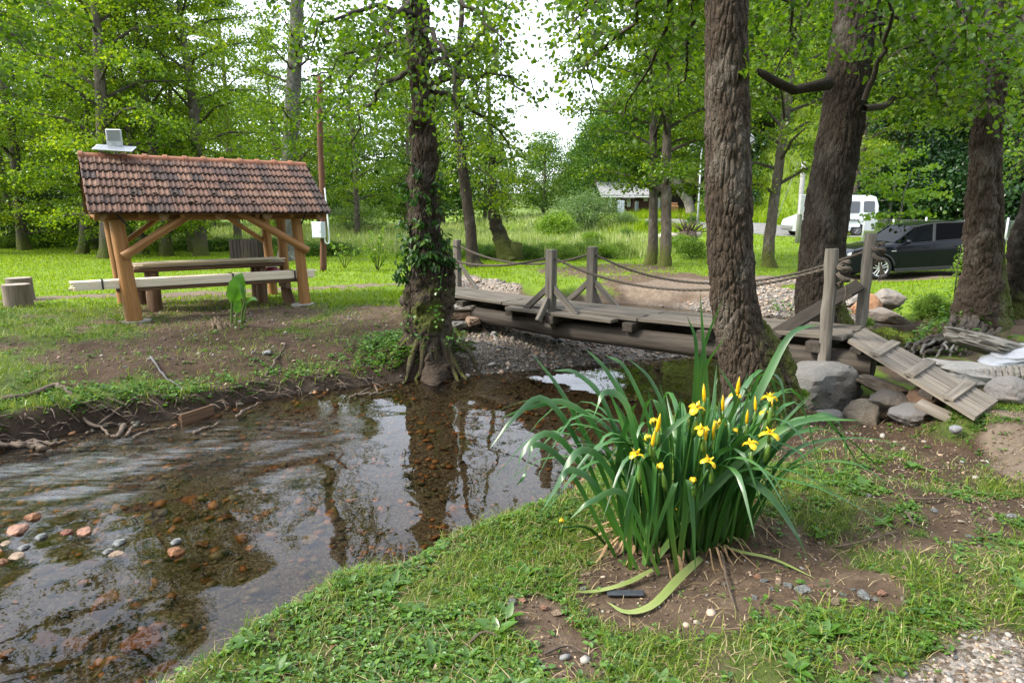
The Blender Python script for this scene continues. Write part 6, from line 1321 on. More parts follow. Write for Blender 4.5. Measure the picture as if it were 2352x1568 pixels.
roots(None, 'tree_root', 'thin long root running up the left bank towards the bare branch', [[gl(215, 905, .4), gl(300, 885, .42), gl(370, 862, .45), gl(405, 850, .45), gl(420, 860, .45)]], M_root, .017, 5)
roots(None, 'branch', 'dark dry branch lying on the left bank below the banana plant', [[gl(345, 815, .48, .05), gl(375, 838, .47, .06), gl(405, 852, .45, .05), gl(440, 868, .43, .03)]], plain('grey_dry_branch', (.10, .095, .10), .9), .014, 6, 'branch')
roots(None, 'tree_root', 'short stubby root at the bank edge right of the thick grey root', [[gl(275, 900, .42), gl(262, 930, .38), gl(245, 945, .3, .02)]], M_root, .03, 7)
roots(None, 'tree_root', 'root curling over the cut bank above the board in the water', [[gl(300, 938, .35), gl(340, 935, .3), gl(385, 950, .2), gl(400, 968, .1)], [gl(440, 935, .32), gl(470, 930, .3), gl(490, 935, .25), gl(500, 955, .1)], [gl(285, 945, .3), gl(300, 965, .12), gl(305, 985, .0)]], M_root, .02, 8)
roots(None, 'tree_root', 'pair of thick roots reaching down to the water at the left frame edge', [[gl(70, 955, .4, .05), gl(60, 975, .3, .08), gl(20, 1000, .2, .10), gl(-40, 1015, .1, .05)], [gl(85, 958, .4, .05), gl(75, 985, .25, .09), gl(35, 1018, .1, .1), gl(-30, 1035, .02, .05)], [gl(-20, 945, .42), gl(50, 935, .42), gl(110, 940, .4), gl(145, 945, .36)]], M_root, .036, 11)
roots(None, 'tree_root', 'root stretched on bare soil left of the creeper tree', [[gl(600, 835, .45), gl(615, 815, .46), gl(640, 790, .47), gl(655, 775, .48)]], M_root, .022, 17)
roots(None, 'tree_root', 'crooked roots at the waterline just left of the creeper tree', [[gl(800, 868, .3), gl(830, 872, .2), gl(850, 880, .1)], [gl(850, 862, .3), gl(865, 845, .35), gl(860, 875, .1)], [gl(540, 905, .3), gl(560, 893, .3), gl(590, 897, .2), gl(600, 910, .1)], [gl(820, 860, .3), gl(870, 858, .3), gl(900, 852, .3)]], M_root, .02, 19)
# fine rootlets hanging out of the cut bank
rt_ = MB(); rr5 = random.Random(15)
LSH_ = SHORE[2:11]; cum = np.concatenate([[0], np.cumsum(np.linalg.norm(np.diff(LSH_, axis=0), axis=1))])
for k in range(330):
    q = rr5.random() ** 1.7 * cum[-1]; x, y = np.interp(q, cum, LSH_[:, 0]), np.interp(q, cum, LSH_[:, 1]); o_ = rr5.uniform(.0, .42 if q < 3.2 else .16); x, y = x - .65 * o_, y + .76 * o_
    a_ = np.array([x, y, max(H(x, y), .01) + .02]); d_ = np.array([rr5.uniform(-.25, .25), rr5.uniform(-.22, .05), rr5.uniform(-.14, .04)]); e_ = a_ + d_; e_[2] = max(e_[2], H(e_[0], e_[1]) + .004, .0); m1 = (a_ + e_) / 2 + np.array([.03, -.03, rr5.uniform(0, .06)])
    rt_.tube([a_, m1, e_], [.008, .006, .003], 4, False)
tag(rt_.obj('rootlets', M_root), 'tangle of thin dead roots hanging out of the cut left bank', kind='stuff')
# tangled roots under the forked trunk
rr6 = random.Random(8); P = []
for k in range(16):
    u0 = 2190 + k * 7; v0 = 745 + rr6.uniform(-10, 12); u1 = u0 - 60 + rr6.uniform(-50, 60); v1 = 800 + rr6.uniform(-12, 40)
    P.append([px(u0, v0 - 12, 9.55), px(u0 - 8, v0 + 12, 9.25), px((u0 + u1) / 2, (v0 + v1) / 2 + 6, 9.0), px(u1 + 6, v1 - 10, 8.75), px(u1, v1 + 12, 8.6)])
for k in range(8):
    u0 = 2180 + k * 8; P.append([px(u0, 765, 9.4), px(u0 - 40, 775 + k, 9.2), px(u0 - 90 + rr6.uniform(-20, 20), 785 + rr6.uniform(0, 30), 9.1), px(u0 - 130, 800 + rr6.uniform(0, 25), 8.9)])
roots(None, '', '', P, bark('mossy_root', (.045, .036, .028), (.17, .14, .11), 12, .5, .02), .042, 40, parent=T_R3)
# board standing in the water
m_ = MB(); m_.bar((*gz(416, 968, .05), .06), (*gz(490, 942, .05), .05), .03, .15, upz, .004); o = m_.obj('submerged_board', M_brd); tag(o, 'dark board set on edge in the water below the left bank', 'board')

# ================================================================== VEHICLES
def glassmat(name, tint, fr_ior=1.5, rough=.02):
    m = bpy.data.materials.new(name); m.use_nodes = True; n, l = m.node_tree.nodes, m.node_tree.links; out = n['Material Output']; n.remove(n['Principled BSDF'])
    t = N(n, 'BsdfTransparent'); t.inputs[0].default_value = (*tint, 1); g = N(n, 'BsdfGlossy'); g.inputs['Roughness'].default_value = rough; f = N(n, 'Fresnel'); f.inputs['IOR'].default_value = fr_ior
    x = N(n, 'MixShader'); l.new(f.outputs[0], x.inputs[0]); l.new(t.outputs[0], x.inputs[1]); l.new(g.outputs[0], x.inputs[2]); l.new(x.outputs[0], out.inputs[0]); return m
M_black = plain('black_car_paint', (.005, .006, .010), .14, var=.02); M_black.node_tree.nodes['Principled BSDF'].inputs['IOR'].default_value = 1.33; M_white = plain('white_van_paint', (.60, .62, .64), .3, var=.03, coat=.5)
M_trim = plain('black_trim', (.018, .018, .02), .55); M_tyre = plain('tyre_rubber', (.022, .022, .022), .9); M_alloy = plain('alloy_rim', (.60, .61, .62), .3, .7, var=.03); M_steel = plain('grey_steel', (.25, .25, .26), .45, .5)
M_win = glassmat('car_glass', (.50, .58, .55), 1.15); M_dwin = glassmat('dark_glass', (.04, .045, .05), 1.15); M_red = plain('red_lamp', (.45, .012, .012), .2, var=.05, coat=1.0); M_clear = plain('clear_lamp', (.55, .58, .62), .12, .3, var=.05, coat=1.0); M_seat = plain('dark_upholstery', (.02, .02, .022), .9)
M_blue = plain('badge_blue', (.03, .13, .45), .3); M_bw = plain('badge_white', (.8, .8, .8), .3)
def loft(mb, secs, cap=True):
    n_ = len(secs[0]); V = [p for s_ in secs for p in s_]; F = [[i * n_ + j, i * n_ + (j + 1) % n_, (i + 1) * n_ + (j + 1) % n_, (i + 1) * n_ + j] for i in range(len(secs) - 1) for j in range(n_)]
    if cap: F += [list(range(n_))[::-1], list(range((len(secs) - 1) * n_, len(secs) * n_))]
    return mb.add(V, F)
def place(t, mb, name, mat, smooth=False, parent=None, label=None):
    o = link(name, mb.mesh(name, mat, smooth), parent or t)
    if label: o['label'] = label
    return o
def wheel(t, x, y, z, R, W, side, spokes=5, badge=True, rim=M_alloy, rr=.70):
    """side = -1: outer face looks to -y"""
    prof = [(rr * R, -.5), (rr * R + .015, -.52), (.86 * R, -.50), (.96 * R, -.40), (R, -.22), (R, .22), (.96 * R, .40), (.8 * R, .5), (rr * R, .5)]
    m_ = MB(); loft(m_, [[(x + r_ * cos(a), y + w * W * -side * -1, z + r_ * sin(a)) for a in np.linspace(0, 2 * pi, 37)[:-1]] for r_, w in prof], False); w_ = place(t, m_, 'wheel', M_tyre, True)
    yo = y + side * W * .46
    m_ = MB(); loft(m_, [[(x + r_ * cos(a), yo + dy * -side, z + r_ * sin(a)) for a in np.linspace(0, 2 * pi, 33)[:-1]] for r_, dy in ((rr * R * 1.02, 0), (rr * R * .93, .0), (rr * R * .90, .06), (rr * R * .86, W * .8))], False); place(t, m_, 'rim', rim, True, w_)
    m_ = MB(); loft(m_, [[(x + r_ * cos(a), yo - side * W * .62, z + r_ * sin(a)) for a in np.linspace(0, 2 * pi, 17)[:-1]] for r_ in (.001, rr * R * .9)], False); place(t, m_, 'brake_disc', M_trim, False, w_)
    for k in range(spokes):
        for dd in (-1, 1):
            a0 = 2 * pi * k / spokes + pi / 2; a1 = a0 + dd * .20; m_ = MB(); p = np.array([x + .12 * R * cos(a0 + dd * .6), yo - side * .012, z + .12 * R * sin(a0 + dd * .6)]); q = np.array([x + .66 * R * cos(a1), yo - side * .004, z + .66 * R * sin(a1)])
            m_.bar(p, q, .028, .03, (0, 1, 0), .004); place(t, m_, 'spoke', rim, False, w_)
    m_ = MB(); m_.tube([(x, yo - side * .02, z), (x, yo + side * .008, z)], .17 * R, 16); hb = place(t, m_, 'hub', rim, False, w_)
    if badge:
        for q_ in range(4):
            a0 = q_ * pi / 2; m_ = MB(); m_.prism([(0, 0)] + [(.026 * cos(a), .026 * sin(a)) for a in np.linspace(a0, a0 + pi / 2, 6)], (x, yo + side * .009, z), (1, 0, 0), (0, 0, 1), (0, side, 0), .003); place(t, m_, 'badge', M_blue if q_ % 2 else M_bw, False, w_)
cf = gy(2015, 643, 19.9); crw = gy(2220, 631, 19.9)
car = thing('parked_car', 'glossy black estate style off-road car parked sideways behind the forked trunk', 'car', (cf.x - .88, 19.9 + .85, cf.z - .045))
car.scale = (1.045, 1.0, 1.03); car.rotation_euler = (0, -math.atan2(crw.z - cf.z, 2.81), radians(-1.0))
XF, XR, RWH = .88, 3.69, .365
def hw(x, z):
    t_ = abs(x - 2.25) / 2.4; w = .925 * (1 - .17 * t_ ** 4.5); f = np.interp(z, [.2, .32, .5, .72, .93, 1.0, 1.12], [.955, .98, .992, 1.0, 1.0, .99, .93]); return w * f
def zl(x):
    b = np.interp(x, [0, .12, .4, 4.2, 4.55, 4.65], [.34, .25, .23, .25, .32, .45])
    for xw in (XF, XR):
        if abs(x - xw) < .425: b = max(b, .355 + math.sqrt(.425 ** 2 - (x - xw) ** 2))
    return b
BELT = ([0, .10, .6, 1.2, 2.2, 3.4, 4.2, 4.65], [.74, .90, 1.0, 1.04, 1.06, 1.10, 1.13, 1.10])
HOOD = ([0, .05, .18, .5, .9, 1.28, 1.6, 4.1, 4.5, 4.62, 4.65], [.70, .84, .965, 1.045, 1.10, 1.135, 1.10, 1.13, 1.14, 1.08, .98])
xs = sorted(set(list(np.linspace(0, .3, 6)) + list(np.linspace(.3, 4.4, 62)) + list(np.linspace(4.4, 4.65, 6)) + [XF - .425, XF + .425, XR - .425, XR + .425]))
secs = []
for x in xs:
    b, bl, tp = zl(x), np.interp(x, *BELT), np.interp(x, *HOOD); bl = max(min(bl, tp - .02), b + .05); half = [(x, 0, b), (x, -hw(x, b) * .9, b)]
    for f in (0, .15, .35, .55, .75, .9, 1): z = b + (bl - b) * f; half.append((x, -hw(x, z), z))
    half += [(x, -hw(x, bl) * .93, bl + (tp - bl) * .55), (x, -hw(x, bl) * .75, bl + (tp - bl) * .85), (x, -hw(x, bl) * .4, bl + (tp - bl) * .97), (x, 0, tp)]
    secs.append(half + [(p[0], -p[1], p[2]) for p in half[-2:0:-1]])
m_ = MB(); loft(m_, secs); place(car, m_, 'body', M_black, 2)
for y0 in (-1, 1):                                   # arch lips, sills, seams, doors
    for xw in (XF, XR):
        m_ = MB(); m_.tube([(xw + .432 * cos(a), y0 * (hw(xw, .6) - .004), .355 + .432 * sin(a)) for a in np.linspace(.12, pi - .12, 20)], .030, 6); place(car, m_, 'wheel_arch_trim', M_trim, True)
    m_ = MB(); m_.bar((XF + .45, y0 * hw(2, .27), .27), (XR - .45, y0 * hw(2, .27), .27), .03, .11, upz, .01); place(car, m_, 'sill_trim', M_trim)
    for xa, xb in ((1.42, 2.42), (2.44, 3.34)):
        m_ = MB(); V = []; zz = [.36, .48, .62, .78, .92, 1.0, 1.045]
        for x in np.linspace(xa, xb, 9):
            for z in zz: V.append((x, y0 * (hw(x, z) + .006), z + (.02 if z > 1 else 0) * (x - 1.4)))
        k_ = len(zz); m_.add(V, [[i * k_ + j, i * k_ + j + 1, (i + 1) * k_ + j + 1, (i + 1) * k_ + j] for i in range(8) for j in range(k_ - 1)]); d_ = place(car, m_, 'door', M_black, True)
        m_ = MB(); m_.bar((xb - .30, y0 * (hw(2, .9) + .028), .905), (xb - .10, y0 * (hw(2, .9) + .028), .915), .022, .034, upz, .006); place(car, m_, 'handle', M_black, False, d_)
ROOF = ([1.28, 1.55, 1.95, 2.3, 2.8, 3.4, 3.95, 4.2, 4.52], [1.12, 1.36, 1.585, 1.645, 1.665, 1.645, 1.585, 1.42, 1.12])
def rw(x, z): return np.interp(z, [1.04, 1.66], [.845, .66]) * (1 - .10 * (abs(x - 2.7) / 1.8) ** 3)
m_ = MB(); V = []; rx = np.linspace(1.95, 3.98, 16)  # roof skin
for x in rx:
    z = np.interp(x, *ROOF); w = rw(x, z - .05)
    for f in np.linspace(-1, 1, 9): V.append((x, w * f, z - .055 * f ** 4))
    for f in np.linspace(1, -1, 9): V.append((x, w * f * .98, z - .03 - .055 * f ** 4))
m_.add(V, [[i * 18 + j, i * 18 + (j + 1) % 18, (i + 1) * 18 + (j + 1) % 18, (i + 1) * 18 + j] for i in range(15) for j in range(18)]); place(car, m_, 'roof', M_black, 2)
bz = lambda x: 1.045 + .035 * (x - 1.4) / 2
for y0 in (-1, 1):
    def sp(x, z): return (x, y0 * rw(x, z), z)
    for nm, a, b, w in (('pillar', (1.30, 1.09), (1.98, 1.575), .06), ('pillar', (2.47, 1.06), (2.55, 1.61), .085), ('pillar', (3.42, 1.08), (3.50, 1.59), .06), ('pillar', (4.40, 1.13), (3.96, 1.56), .16)):
        m_ = MB(); m_.bar(sp(*a), sp(*b), .035, w, np.cross((0, 1, 0), np.array(sp(*b)) - np.array(sp(*a))), .006); place(car, m_, nm, M_black if a[0] in (1.30, 4.40) else M_trim)
    m_ = MB(); m_.tube([sp(x, np.interp(x, *ROOF) - .05) for x in np.linspace(1.95, 4.0, 12)], .022, 6); place(car, m_, 'roof_rail', M_trim, True)
    for poly, g_ in (([(1.50, 1.075), (2.44, 1.075), (2.51, 1.60), (2.10, 1.575), (1.95, 1.50)], M_win), ([(2.53, 1.08), (3.40, 1.095), (3.48, 1.585), (2.60, 1.61)], M_dwin), ([(3.47, 1.10), (4.28, 1.14), (3.95, 1.52), (3.54, 1.585)], M_dwin)):
        m_ = MB(); V = [sp(x, z) for x, z in poly]; V += [(v_[0], v_[1] - y0 * .006, v_[2]) for v_ in V]; k_ = len(poly); m_.add(V, [list(range(k_)), list(range(k_, 2 * k_))[::-1]] + [[i, (i + 1) % k_, k_ + (i + 1) % k_, k_ + i] for i in range(k_)]); place(car, m_, 'window', g_)
    m_ = MB(); m_.bar((1.40, y0 * .862, 1.055), (4.2, y0 * .80, 1.135), .02, .02, upz, .003); place(car, m_, 'chrome_strip', M_trim)
    V, F = ICO2; m_ = MB(); m_.add(V * np.array([.075, .11, .075]) + np.array([1.62, y0 * 1.0, 1.12]), F.tolist()); m_.bar((1.64, y0 * .84, 1.085), (1.62, y0 * .96, 1.09), .05, .03, upz, .004); place(car, m_, 'mirror', M_black, True)
    m_ = MB(); V = ICO2[0] * np.array([.17, .13, .085]); m_.add(V + np.array([.155, y0 * .70, .80]), ICO2[1].tolist()); place(car, m_, 'headlight', M_clear, True)
    m_ = MB(); V = ICO2[0] * np.array([.17, .10, .10]); m_.add(V + np.array([4.44, y0 * .745, .985]), ICO2[1].tolist()); m_.box((4.36, y0 * .835, 1.0), (.30, .03, .13), None, .012); tl_ = place(car, m_, 'tail_light', M_red, True)
    m_ = MB(); m_.box((4.40, y0 * .852, 1.02), (.22, .008, .025), None, .002); place(car, m_, 'reflector_strip', M_bw, False, tl_)
    m_ = MB(); m_.box((1.26, y0 * (hw(1.26, .86) + .004), .86), (.14, .012, .022), None, .003); place(car, m_, 'side_vent', M_alloy)
for zs_, a, b, g_ in ((1, (1.33, 1.125), (1.96, 1.575), M_win), (-1, (4.44, 1.15), (3.98, 1.56), M_dwin)):
    m_ = MB(); V = [(a[0], -.74, a[1]), (a[0], .74, a[1]), (b[0], .56, b[1]), (b[0], -.56, b[1])]; V += [(x - .006 * zs_, y, z - .006) for x, y, z in V]; m_.add(V, [[0, 1, 2, 3], [7, 6, 5, 4], [0, 4, 5, 1], [1, 5, 6, 2], [2, 6, 7, 3], [3, 7, 4, 0]]); place(car, m_, 'windscreen' if zs_ > 0 else 'rear_window', g_)
for y0 in (-.36, .36):
    for x in (2.25, 3.1):
        m_ = MB(); m_.box((x, y0, .95), (.5, .5, .3), None, .05); m_.bar((x + .2, y0, 1.0), (x + .36, y0, 1.38), .46, .12, (1, 0, 0), .04); m_.box((x + .38, y0, 1.47), (.10, .26, .17), None, .03); place(car, m_, 'car_seat', M_seat)
m_ = MB(); m_.tube([(1.83 + .05 * cos(a), -.36 + .17 * sin(a), 1.12 + .16 * cos(a)) for a in np.linspace(0, 2 * pi, 20)], .015, 6); place(car, m_, 'steering_wheel', M_trim, True)
m_ = MB(); m_.box((1.50, 0, 1.0), (.35, 1.3, .16), None, .03); place(car, m_, 'dashboard', M_trim)
m_ = MB(); m_.box((.02, 0, .45), (.06, 1.3, .16), None, .02); m_.box((-.005, -.13, .78), (.06, .20, .20), None, .03); m_.box((-.005, .13, .78), (.06, .20, .20), None, .03); place(car, m_, 'grille', M_trim)
m_ = MB(); m_.box((-.028, 0, .52), (.012, .52, .11), None, .002); place(car, m_, 'number_plate', M_bw)
for xw in (XF, XR):
    for y0 in (-1, 1): wheel(car, xw, y0 * .80, RWH, RWH, .235, y0)

# ---- white van
vf, vr = gy(1819, 546, 37.2), gy(2010, 543, 37.2)
van = thing('parked_van', 'white high roofed van parked on the road behind the leaning dark trunk', 'van', (vf.x, 37.2 + .95, H(vf.x + 2.4, 37.6) + .03))
van.rotation_euler.z = radians(-3)
XF2, XR2, RW2 = .80, 3.75, .34
def vz(x):
    b = np.interp(x, [0, .1, 4.7, 4.85], [.38, .28, .32, .42])
    for xw in (XF2, XR2):
        if abs(x - xw) < .40: b = max(b, .34 + math.sqrt(.16 - (x - xw) ** 2))
    return b
VT = ([0, .04, .15, .55, .95, 1.45, 1.9, 2.4, 4.4, 4.72, 4.85], [.72, .92, 1.02, 1.16, 1.32, 2.02, 2.28, 2.36, 2.36, 2.28, 1.9])
def vw(x, z): return .96 * (1 - .14 * (abs(x - 2.6) / 2.6) ** 5) * np.interp(z, [.3, .9, 1.25, 2.4], [.96, 1, .99, .86])
xs = sorted(set(list(np.linspace(0, .3, 6)) + list(np.linspace(.3, 4.6, 52)) + list(np.linspace(4.6, 4.85, 6))))
secs = []
for x in xs:
    b, tp = vz(x), np.interp(x, *VT); half = [(x, 0, b), (x, -vw(x, b) * .9, b)]; sd_ = tp - .16 if tp > 1.4 else tp - .06
    for f in (0, .2, .4, .6, .8, 1): z = b + (sd_ - b) * f; half.append((x, -vw(x, z), z))
    half += [(x, -vw(x, sd_) * .95, sd_ + (tp - sd_) * .6), (x, -vw(x, sd_) * .75, sd_ + (tp - sd_) * .92), (x, 0, tp)]; secs.append(half + [(p[0], -p[1], p[2]) for p in half[-2:0:-1]])
m_ = MB(); loft(m_, secs); place(van, m_, 'body', M_white, 2)
def vpanel(poly, name, mat, off=.012, y0=-1, parent=None):
    V = [(x, y0 * (vw(x, z) + off), z) for x, z in poly]; V += [(a, b - y0 * .02, c) for a, b, c in V]; k_ = len(poly); m_ = MB(); m_.add(V, [list(range(k_)), list(range(k_, 2 * k_))[::-1]] + [[i, (i + 1) % k_, k_ + (i + 1) % k_, k_ + i] for i in range(k_)]); return place(van, m_, name, mat, False, parent)
def rrect(x0, x1, z0, z1, r_=.07): return [(x1 - r_ + r_ * cos(a), z1 - r_ + r_ * sin(a)) for a in np.linspace(0, pi / 2, 4)] + [(x0 + r_ + r_ * cos(a), z1 - r_ + r_ * sin(a)) for a in np.linspace(pi / 2, pi, 4)] + [(x0 + r_ + r_ * cos(a), z0 + r_ + r_ * sin(a)) for a in np.linspace(pi, 1.5 * pi, 4)] + [(x1 - r_ + r_ * cos(a), z0 + r_ + r_ * sin(a)) for a in np.linspace(1.5 * pi, 2 * pi, 4)]
M_vwin = plain('black_van_glass', (.012, .014, .016), .08, var=.05, coat=1.0)
for y0 in (-1, 1):
    vpanel([(1.12, 1.34), (1.95, 1.34), (1.95, 1.98), (1.55, 1.98)], 'window', M_vwin, y0=y0); vpanel(rrect(2.15, 2.95, 1.35, 2.0), 'window', M_vwin, y0=y0)
    dr = vpanel(rrect(3.02, 3.86, .52, 2.16, .05), 'door', M_white, .018, y0); vpanel(rrect(3.14, 3.76, 1.33, 1.98), 'window', M_vwin, .026, y0, dr); vpanel(rrect(3.98, 4.62, 1.36, 2.0, .09), 'window', M_vwin, .012, y0)
    vpanel(rrect(3.95, 4.08, 1.06, 1.16, .02), 'handle', M_trim, .02, y0); vpanel(rrect(.95, 4.75, .40, .52, .02), 'bumper_strip', M_trim, .016, y0)
    m_ = MB(); m_.box((4.80, y0 * .78, 1.0), (.08, .12, .32), None, .01); place(van, m_, 'tail_light', M_red)
    m_ = MB(); V = ICO2[0] * np.array([.12, .16, .10]) + np.array([.12, y0 * .68, .84]); m_.add(V, ICO2[1].tolist()); place(van, m_, 'headlight', M_clear, True)
    m_ = MB(); m_.box((1.22, y0 * 1.10, 1.42), (.10, .16, .30), None, .03); place(van, m_, 'mirror', M_trim)
sg_ = vpanel(rrect(3.10, 3.78, .86, 1.02, .01), 'door_sticker', M_white, .024)
for k in range(9): vpanel([(3.13 + k * .072, .875), (3.185 + k * .072, .875), (3.185 + k * .072, .93 + .06 * ((k * 7) % 3 > 0)), (3.13 + k * .072, .93 + .05 * (k % 2))], 'sticker_mark', M_trim, .027, -1, sg_)
m_ = MB(); V = [(.97, -.74, 1.36), (.97, .74, 1.36), (1.46, .68, 2.0), (1.46, -.68, 2.0)]; V = [(x - .03, y, z + .02) for x, y, z in V] + [(x - .01, y, z) for x, y, z in V]; m_.add(V, [[0, 1, 2, 3], [7, 6, 5, 4], [0, 4, 5, 1], [1, 5, 6, 2], [2, 6, 7, 3], [3, 7, 4, 0]]); place(van, m_, 'windscreen', M_vwin)
m_ = MB(); m_.box((.03, 0, .50), (.16, 1.66, .28), None, .05); place(van, m_, 'front_bumper', M_steel)
m_ = MB(); m_.box((4.84, 0, .50), (.12, 1.7, .22), None, .03); place(van, m_, 'rear_bumper', M_trim)
for xw in (XF2, XR2):
    for y0 in (-1, 1): wheel(van, xw, y0 * .82, RW2, RW2, .22, y0, 5, False, M_steel, .6)

# ================================================================== HOUSE, POLES, FENCE
HY = 60.0
def hx(u): return gy(u, 470, HY).x
def hz(v): return gy(1500, v, HY).z
M_side = woodmat('brown_weatherboard', (.040, .020, .015), (.085, .042, .030), 'X', .3, .8, .01, .0); M_side2 = woodmat('dark_weatherboard', (.015, .010, .009), (.034, .022, .018), 'X', .3, .8, .01, .0)
M_wf = plain('white_frame', (.62, .63, .62), .5); M_pane = plain('house_pane', (.22, .28, .30), .08, var=.2); M_fib = plain('pale_fibre_roof', (.25, .255, .26), .8, var=.15, vs=1.5); M_curt = plain('pale_sheet', (.42, .46, .52), .8)
house = thing('wooden_house', 'long low brown weatherboard house with pale roof and white windows on the slope', 'house', (hx(1480), HY, H(hx(1480), HY) - .3))
def siding(x0, x1, y, z0, z1, mat, gable=None):
    m_ = MB(); n_ = int((z1 - z0) / .16) + 1
    for k in range(n_):
        z = z0 + k * .16; zt = z + .16; a, b = x0, x1
        if gable and z > gable[2]:
            f = 1 - (z - gable[2]) / (gable[1] - gable[2]); a = gable[0] + (x0 - gable[0]) * f; b = gable[0] + (x1 - gable[0]) * f
            if b - a < .1: break
        m_.box(((a + b) / 2, y - .01 * 1, (z + zt) / 2), (b - a, .06, .155), np.array(Matrix.Rotation(.12, 3, 'X')), 0)
    return tag(part(m_, 'siding', mat, house), kind='stuff')
def hwall(x0, x1, y0, y1, z0, z1, mat): m_ = MB(); m_.box(((x0 + x1) / 2, (y0 + y1) / 2, (z0 + z1) / 2), (x1 - x0, y1 - y0, z1 - z0), None, 0); return part(m_, 'wall', mat, house)
def hwin(u0, u1, v0, v1, y, door=False):
    x0, x1, z0, z1 = hx(u0), hx(u1), hz(v1), hz(v0); m_ = MB(); w = .12
    for c, s_ in (((x0 + w / 2, y, (z0 + z1) / 2), (w, .08, z1 - z0)), ((x1 - w / 2, y, (z0 + z1) / 2), (w, .08, z1 - z0)), (((x0 + x1) / 2, y - .004, z0 + w / 2), (x1 - x0, .08, w)), (((x0 + x1) / 2, y - .004, z1 - w / 2), (x1 - x0, .08, w)), (((x0 + x1) / 2, y + .004, (z0 + z1) / 2), (w * .6, .08, z1 - z0))): m_.box(c, s_, None, 0)
    f_ = part(m_, 'door' if door else 'window', M_wf, house)
    m_ = MB(); m_.box(((x0 + x1) / 2, y + .03, (z0 + z1) / 2), (x1 - x0 - .02, .02, z1 - z0 - .02), None, 0); part(m_, 'pane', M_wf if door else M_pane, f_)
zb = hz(492); hwall(hx(1392), hx(1502), HY + .1, HY + 6, zb, hz(452), M_side); siding(hx(1390), hx(1502), HY + .05, zb + .2, hz(453), M_side)
m_ = MB(); m_.prism([(0, 0), (0, .12), (3.9, 1.45), (7.6, .12), (7.6, 0), (3.9, 1.33)], (hx(1378), HY - .7, hz(452)), (0, 1, 0), (0, 0, 1), (1, 0, 0), hx(1506) - hx(1378)); rf_ = part(m_, 'roof', M_fib, house)
for k in range(40):
    m_ = MB(); x = hx(1380) + k * (hx(1504) - hx(1380)) / 39; a = np.array([x, HY - .70, hz(452) + .14]); b = np.array([x, HY + 3.2, hz(452) + 1.47]); m_.bar(a, b, .08, .04, (0, -.3, 1), 0); part(m_, 'roof_rib', M_fib, rf_)
m_ = MB(); m_.bar((hx(1378), HY - .76, hz(453)), (hx(1506), HY - .76, hz(453)), .10, .10, upz, .02); part(m_, 'gutter', M_wf, house)
m_ = MB(); m_.prism([(0, 0), (0, .1), (1.5, .5), (1.5, .4)], (hx(1424), HY - 1.3, hz(456)), (0, 1, 0), (0, 0, 1), (1, 0, 0), hx(1452) - hx(1424)); part(m_, 'porch_roof', M_fib, house)
for u in (1426, 1450): m_ = MB(); m_.bar((hx(u), HY - 1.15, zb), (hx(u), HY - 1.15, hz(456)), .12, .12, (1, 0, 0), 0); part(m_, 'porch_post', M_side2, house)
for a in [(1396, 1404, 455, 472), (1440, 1448, 456, 475), (1478, 1487, 455, 462)]: hwin(*a, HY - .02)
hwin(1458, 1466, 462, 486, HY - .02, True); hwin(1510, 1519, 453, 484, HY + .38, True); hwin(1504, 1508, 454, 461, HY + .38)
m_ = MB(); m_.bar((hx(1463), HY - .1, zb), (hx(1463), HY - .1, hz(462)), .10, .06, (1, 0, 0), 0); part(m_, 'blue_door_post', plain('blue_paint', (.05, .16, .28), .6), house)
gx0, gx1, gap = hx(1500), hx(1628), hx(1556)
hwall(gx0 + .1, gx1 - .1, HY + .6, HY + 8, zb, hz(446), M_side2); siding(gx0, gx1, HY + .45, zb + .2, hz(418), M_side2, (gap, hz(418), hz(446)))
m_ = MB(); m_.prism([(gx0 - .5, hz(446) - .15), (gap, hz(416)), (gx1 + .5, hz(446) - .15), (gx1 + .5, hz(446) + .02), (gap, hz(416) + .18), (gx0 - .5, hz(446) + .02)], (0, HY - .2, 0), (1, 0, 0), (0, 0, 1), (0, 1, 0), 8.4); part(m_, 'roof', M_side2, house)
m_ = MB(); m_.prism([(gx0, hz(446)), (gap, hz(418)), (gx1, hz(446))], (0, HY + .6, 0), (1, 0, 0), (0, 0, 1), (0, 1, 0), .1); part(m_, 'gable_wall', M_side2, house)
m_ = MB(); m_.tube([(hx(1434), HY + 3, hz(440)), (hx(1434), HY + 3, hz(406))], .05, 6); part(m_, 'antenna_mast', M_steel, house)
st_ = MB(); V = []
for k in range(9):
    for z in (hz(490), hz(461)): V.append((hx(1412) + k * (hx(1428) - hx(1412)) / 8, HY - 1.35 + .06 * (k % 2), z))
V += [(a, b + .02, c) for a, b, c in V]; st_.add(V, [[2 * k, 2 * k + 1, 2 * k + 3, 2 * k + 2] for k in range(8)] + [[18 + 2 * k + 2, 18 + 2 * k + 3, 18 + 2 * k + 1, 18 + 2 * k] for k in range(8)]); o = st_.obj('hanging_sheet', M_curt); tag(o, 'pale blue sheet hanging under the porch of the wooden house', 'sheet')
pc = gy(1539, 487, HY - .6); m_ = MB(); m_.box((pc.x, HY - .6, H(pc.x, HY - .6) + .35), (1.5, .6, .8), None, .08); m_.box((pc.x, HY - .35, H(pc.x, HY - .6) + .75), (1.5, .2, .5), None, .06); o = m_.obj('old_sofa', plain('tan_cloth', (.24, .13, .06), .9)); tag(o, 'tan old sofa outside the dark gable of the wooden house', 'sofa')
t = thing('leaning_tree', 'pale trunk leaning left in front of the dark house gable', 'tree', atY(1588, 482, 57))
Pq = [tuple(t.location), px(1582, 466, 57), px(1566, 440, 57), px(1552, 412, 57), px(1540, 370, 57)]; link('trunk', trunk_mesh('trunk', Pq, [.50, .42, .40, .36, .25], 18, 40, bark('pale_bark', (.16, .14, .12), (.34, .31, .27), 4, .4, .03), .3, .04, .04, off=t.location, seed=21), t)
L = Leaves(91)
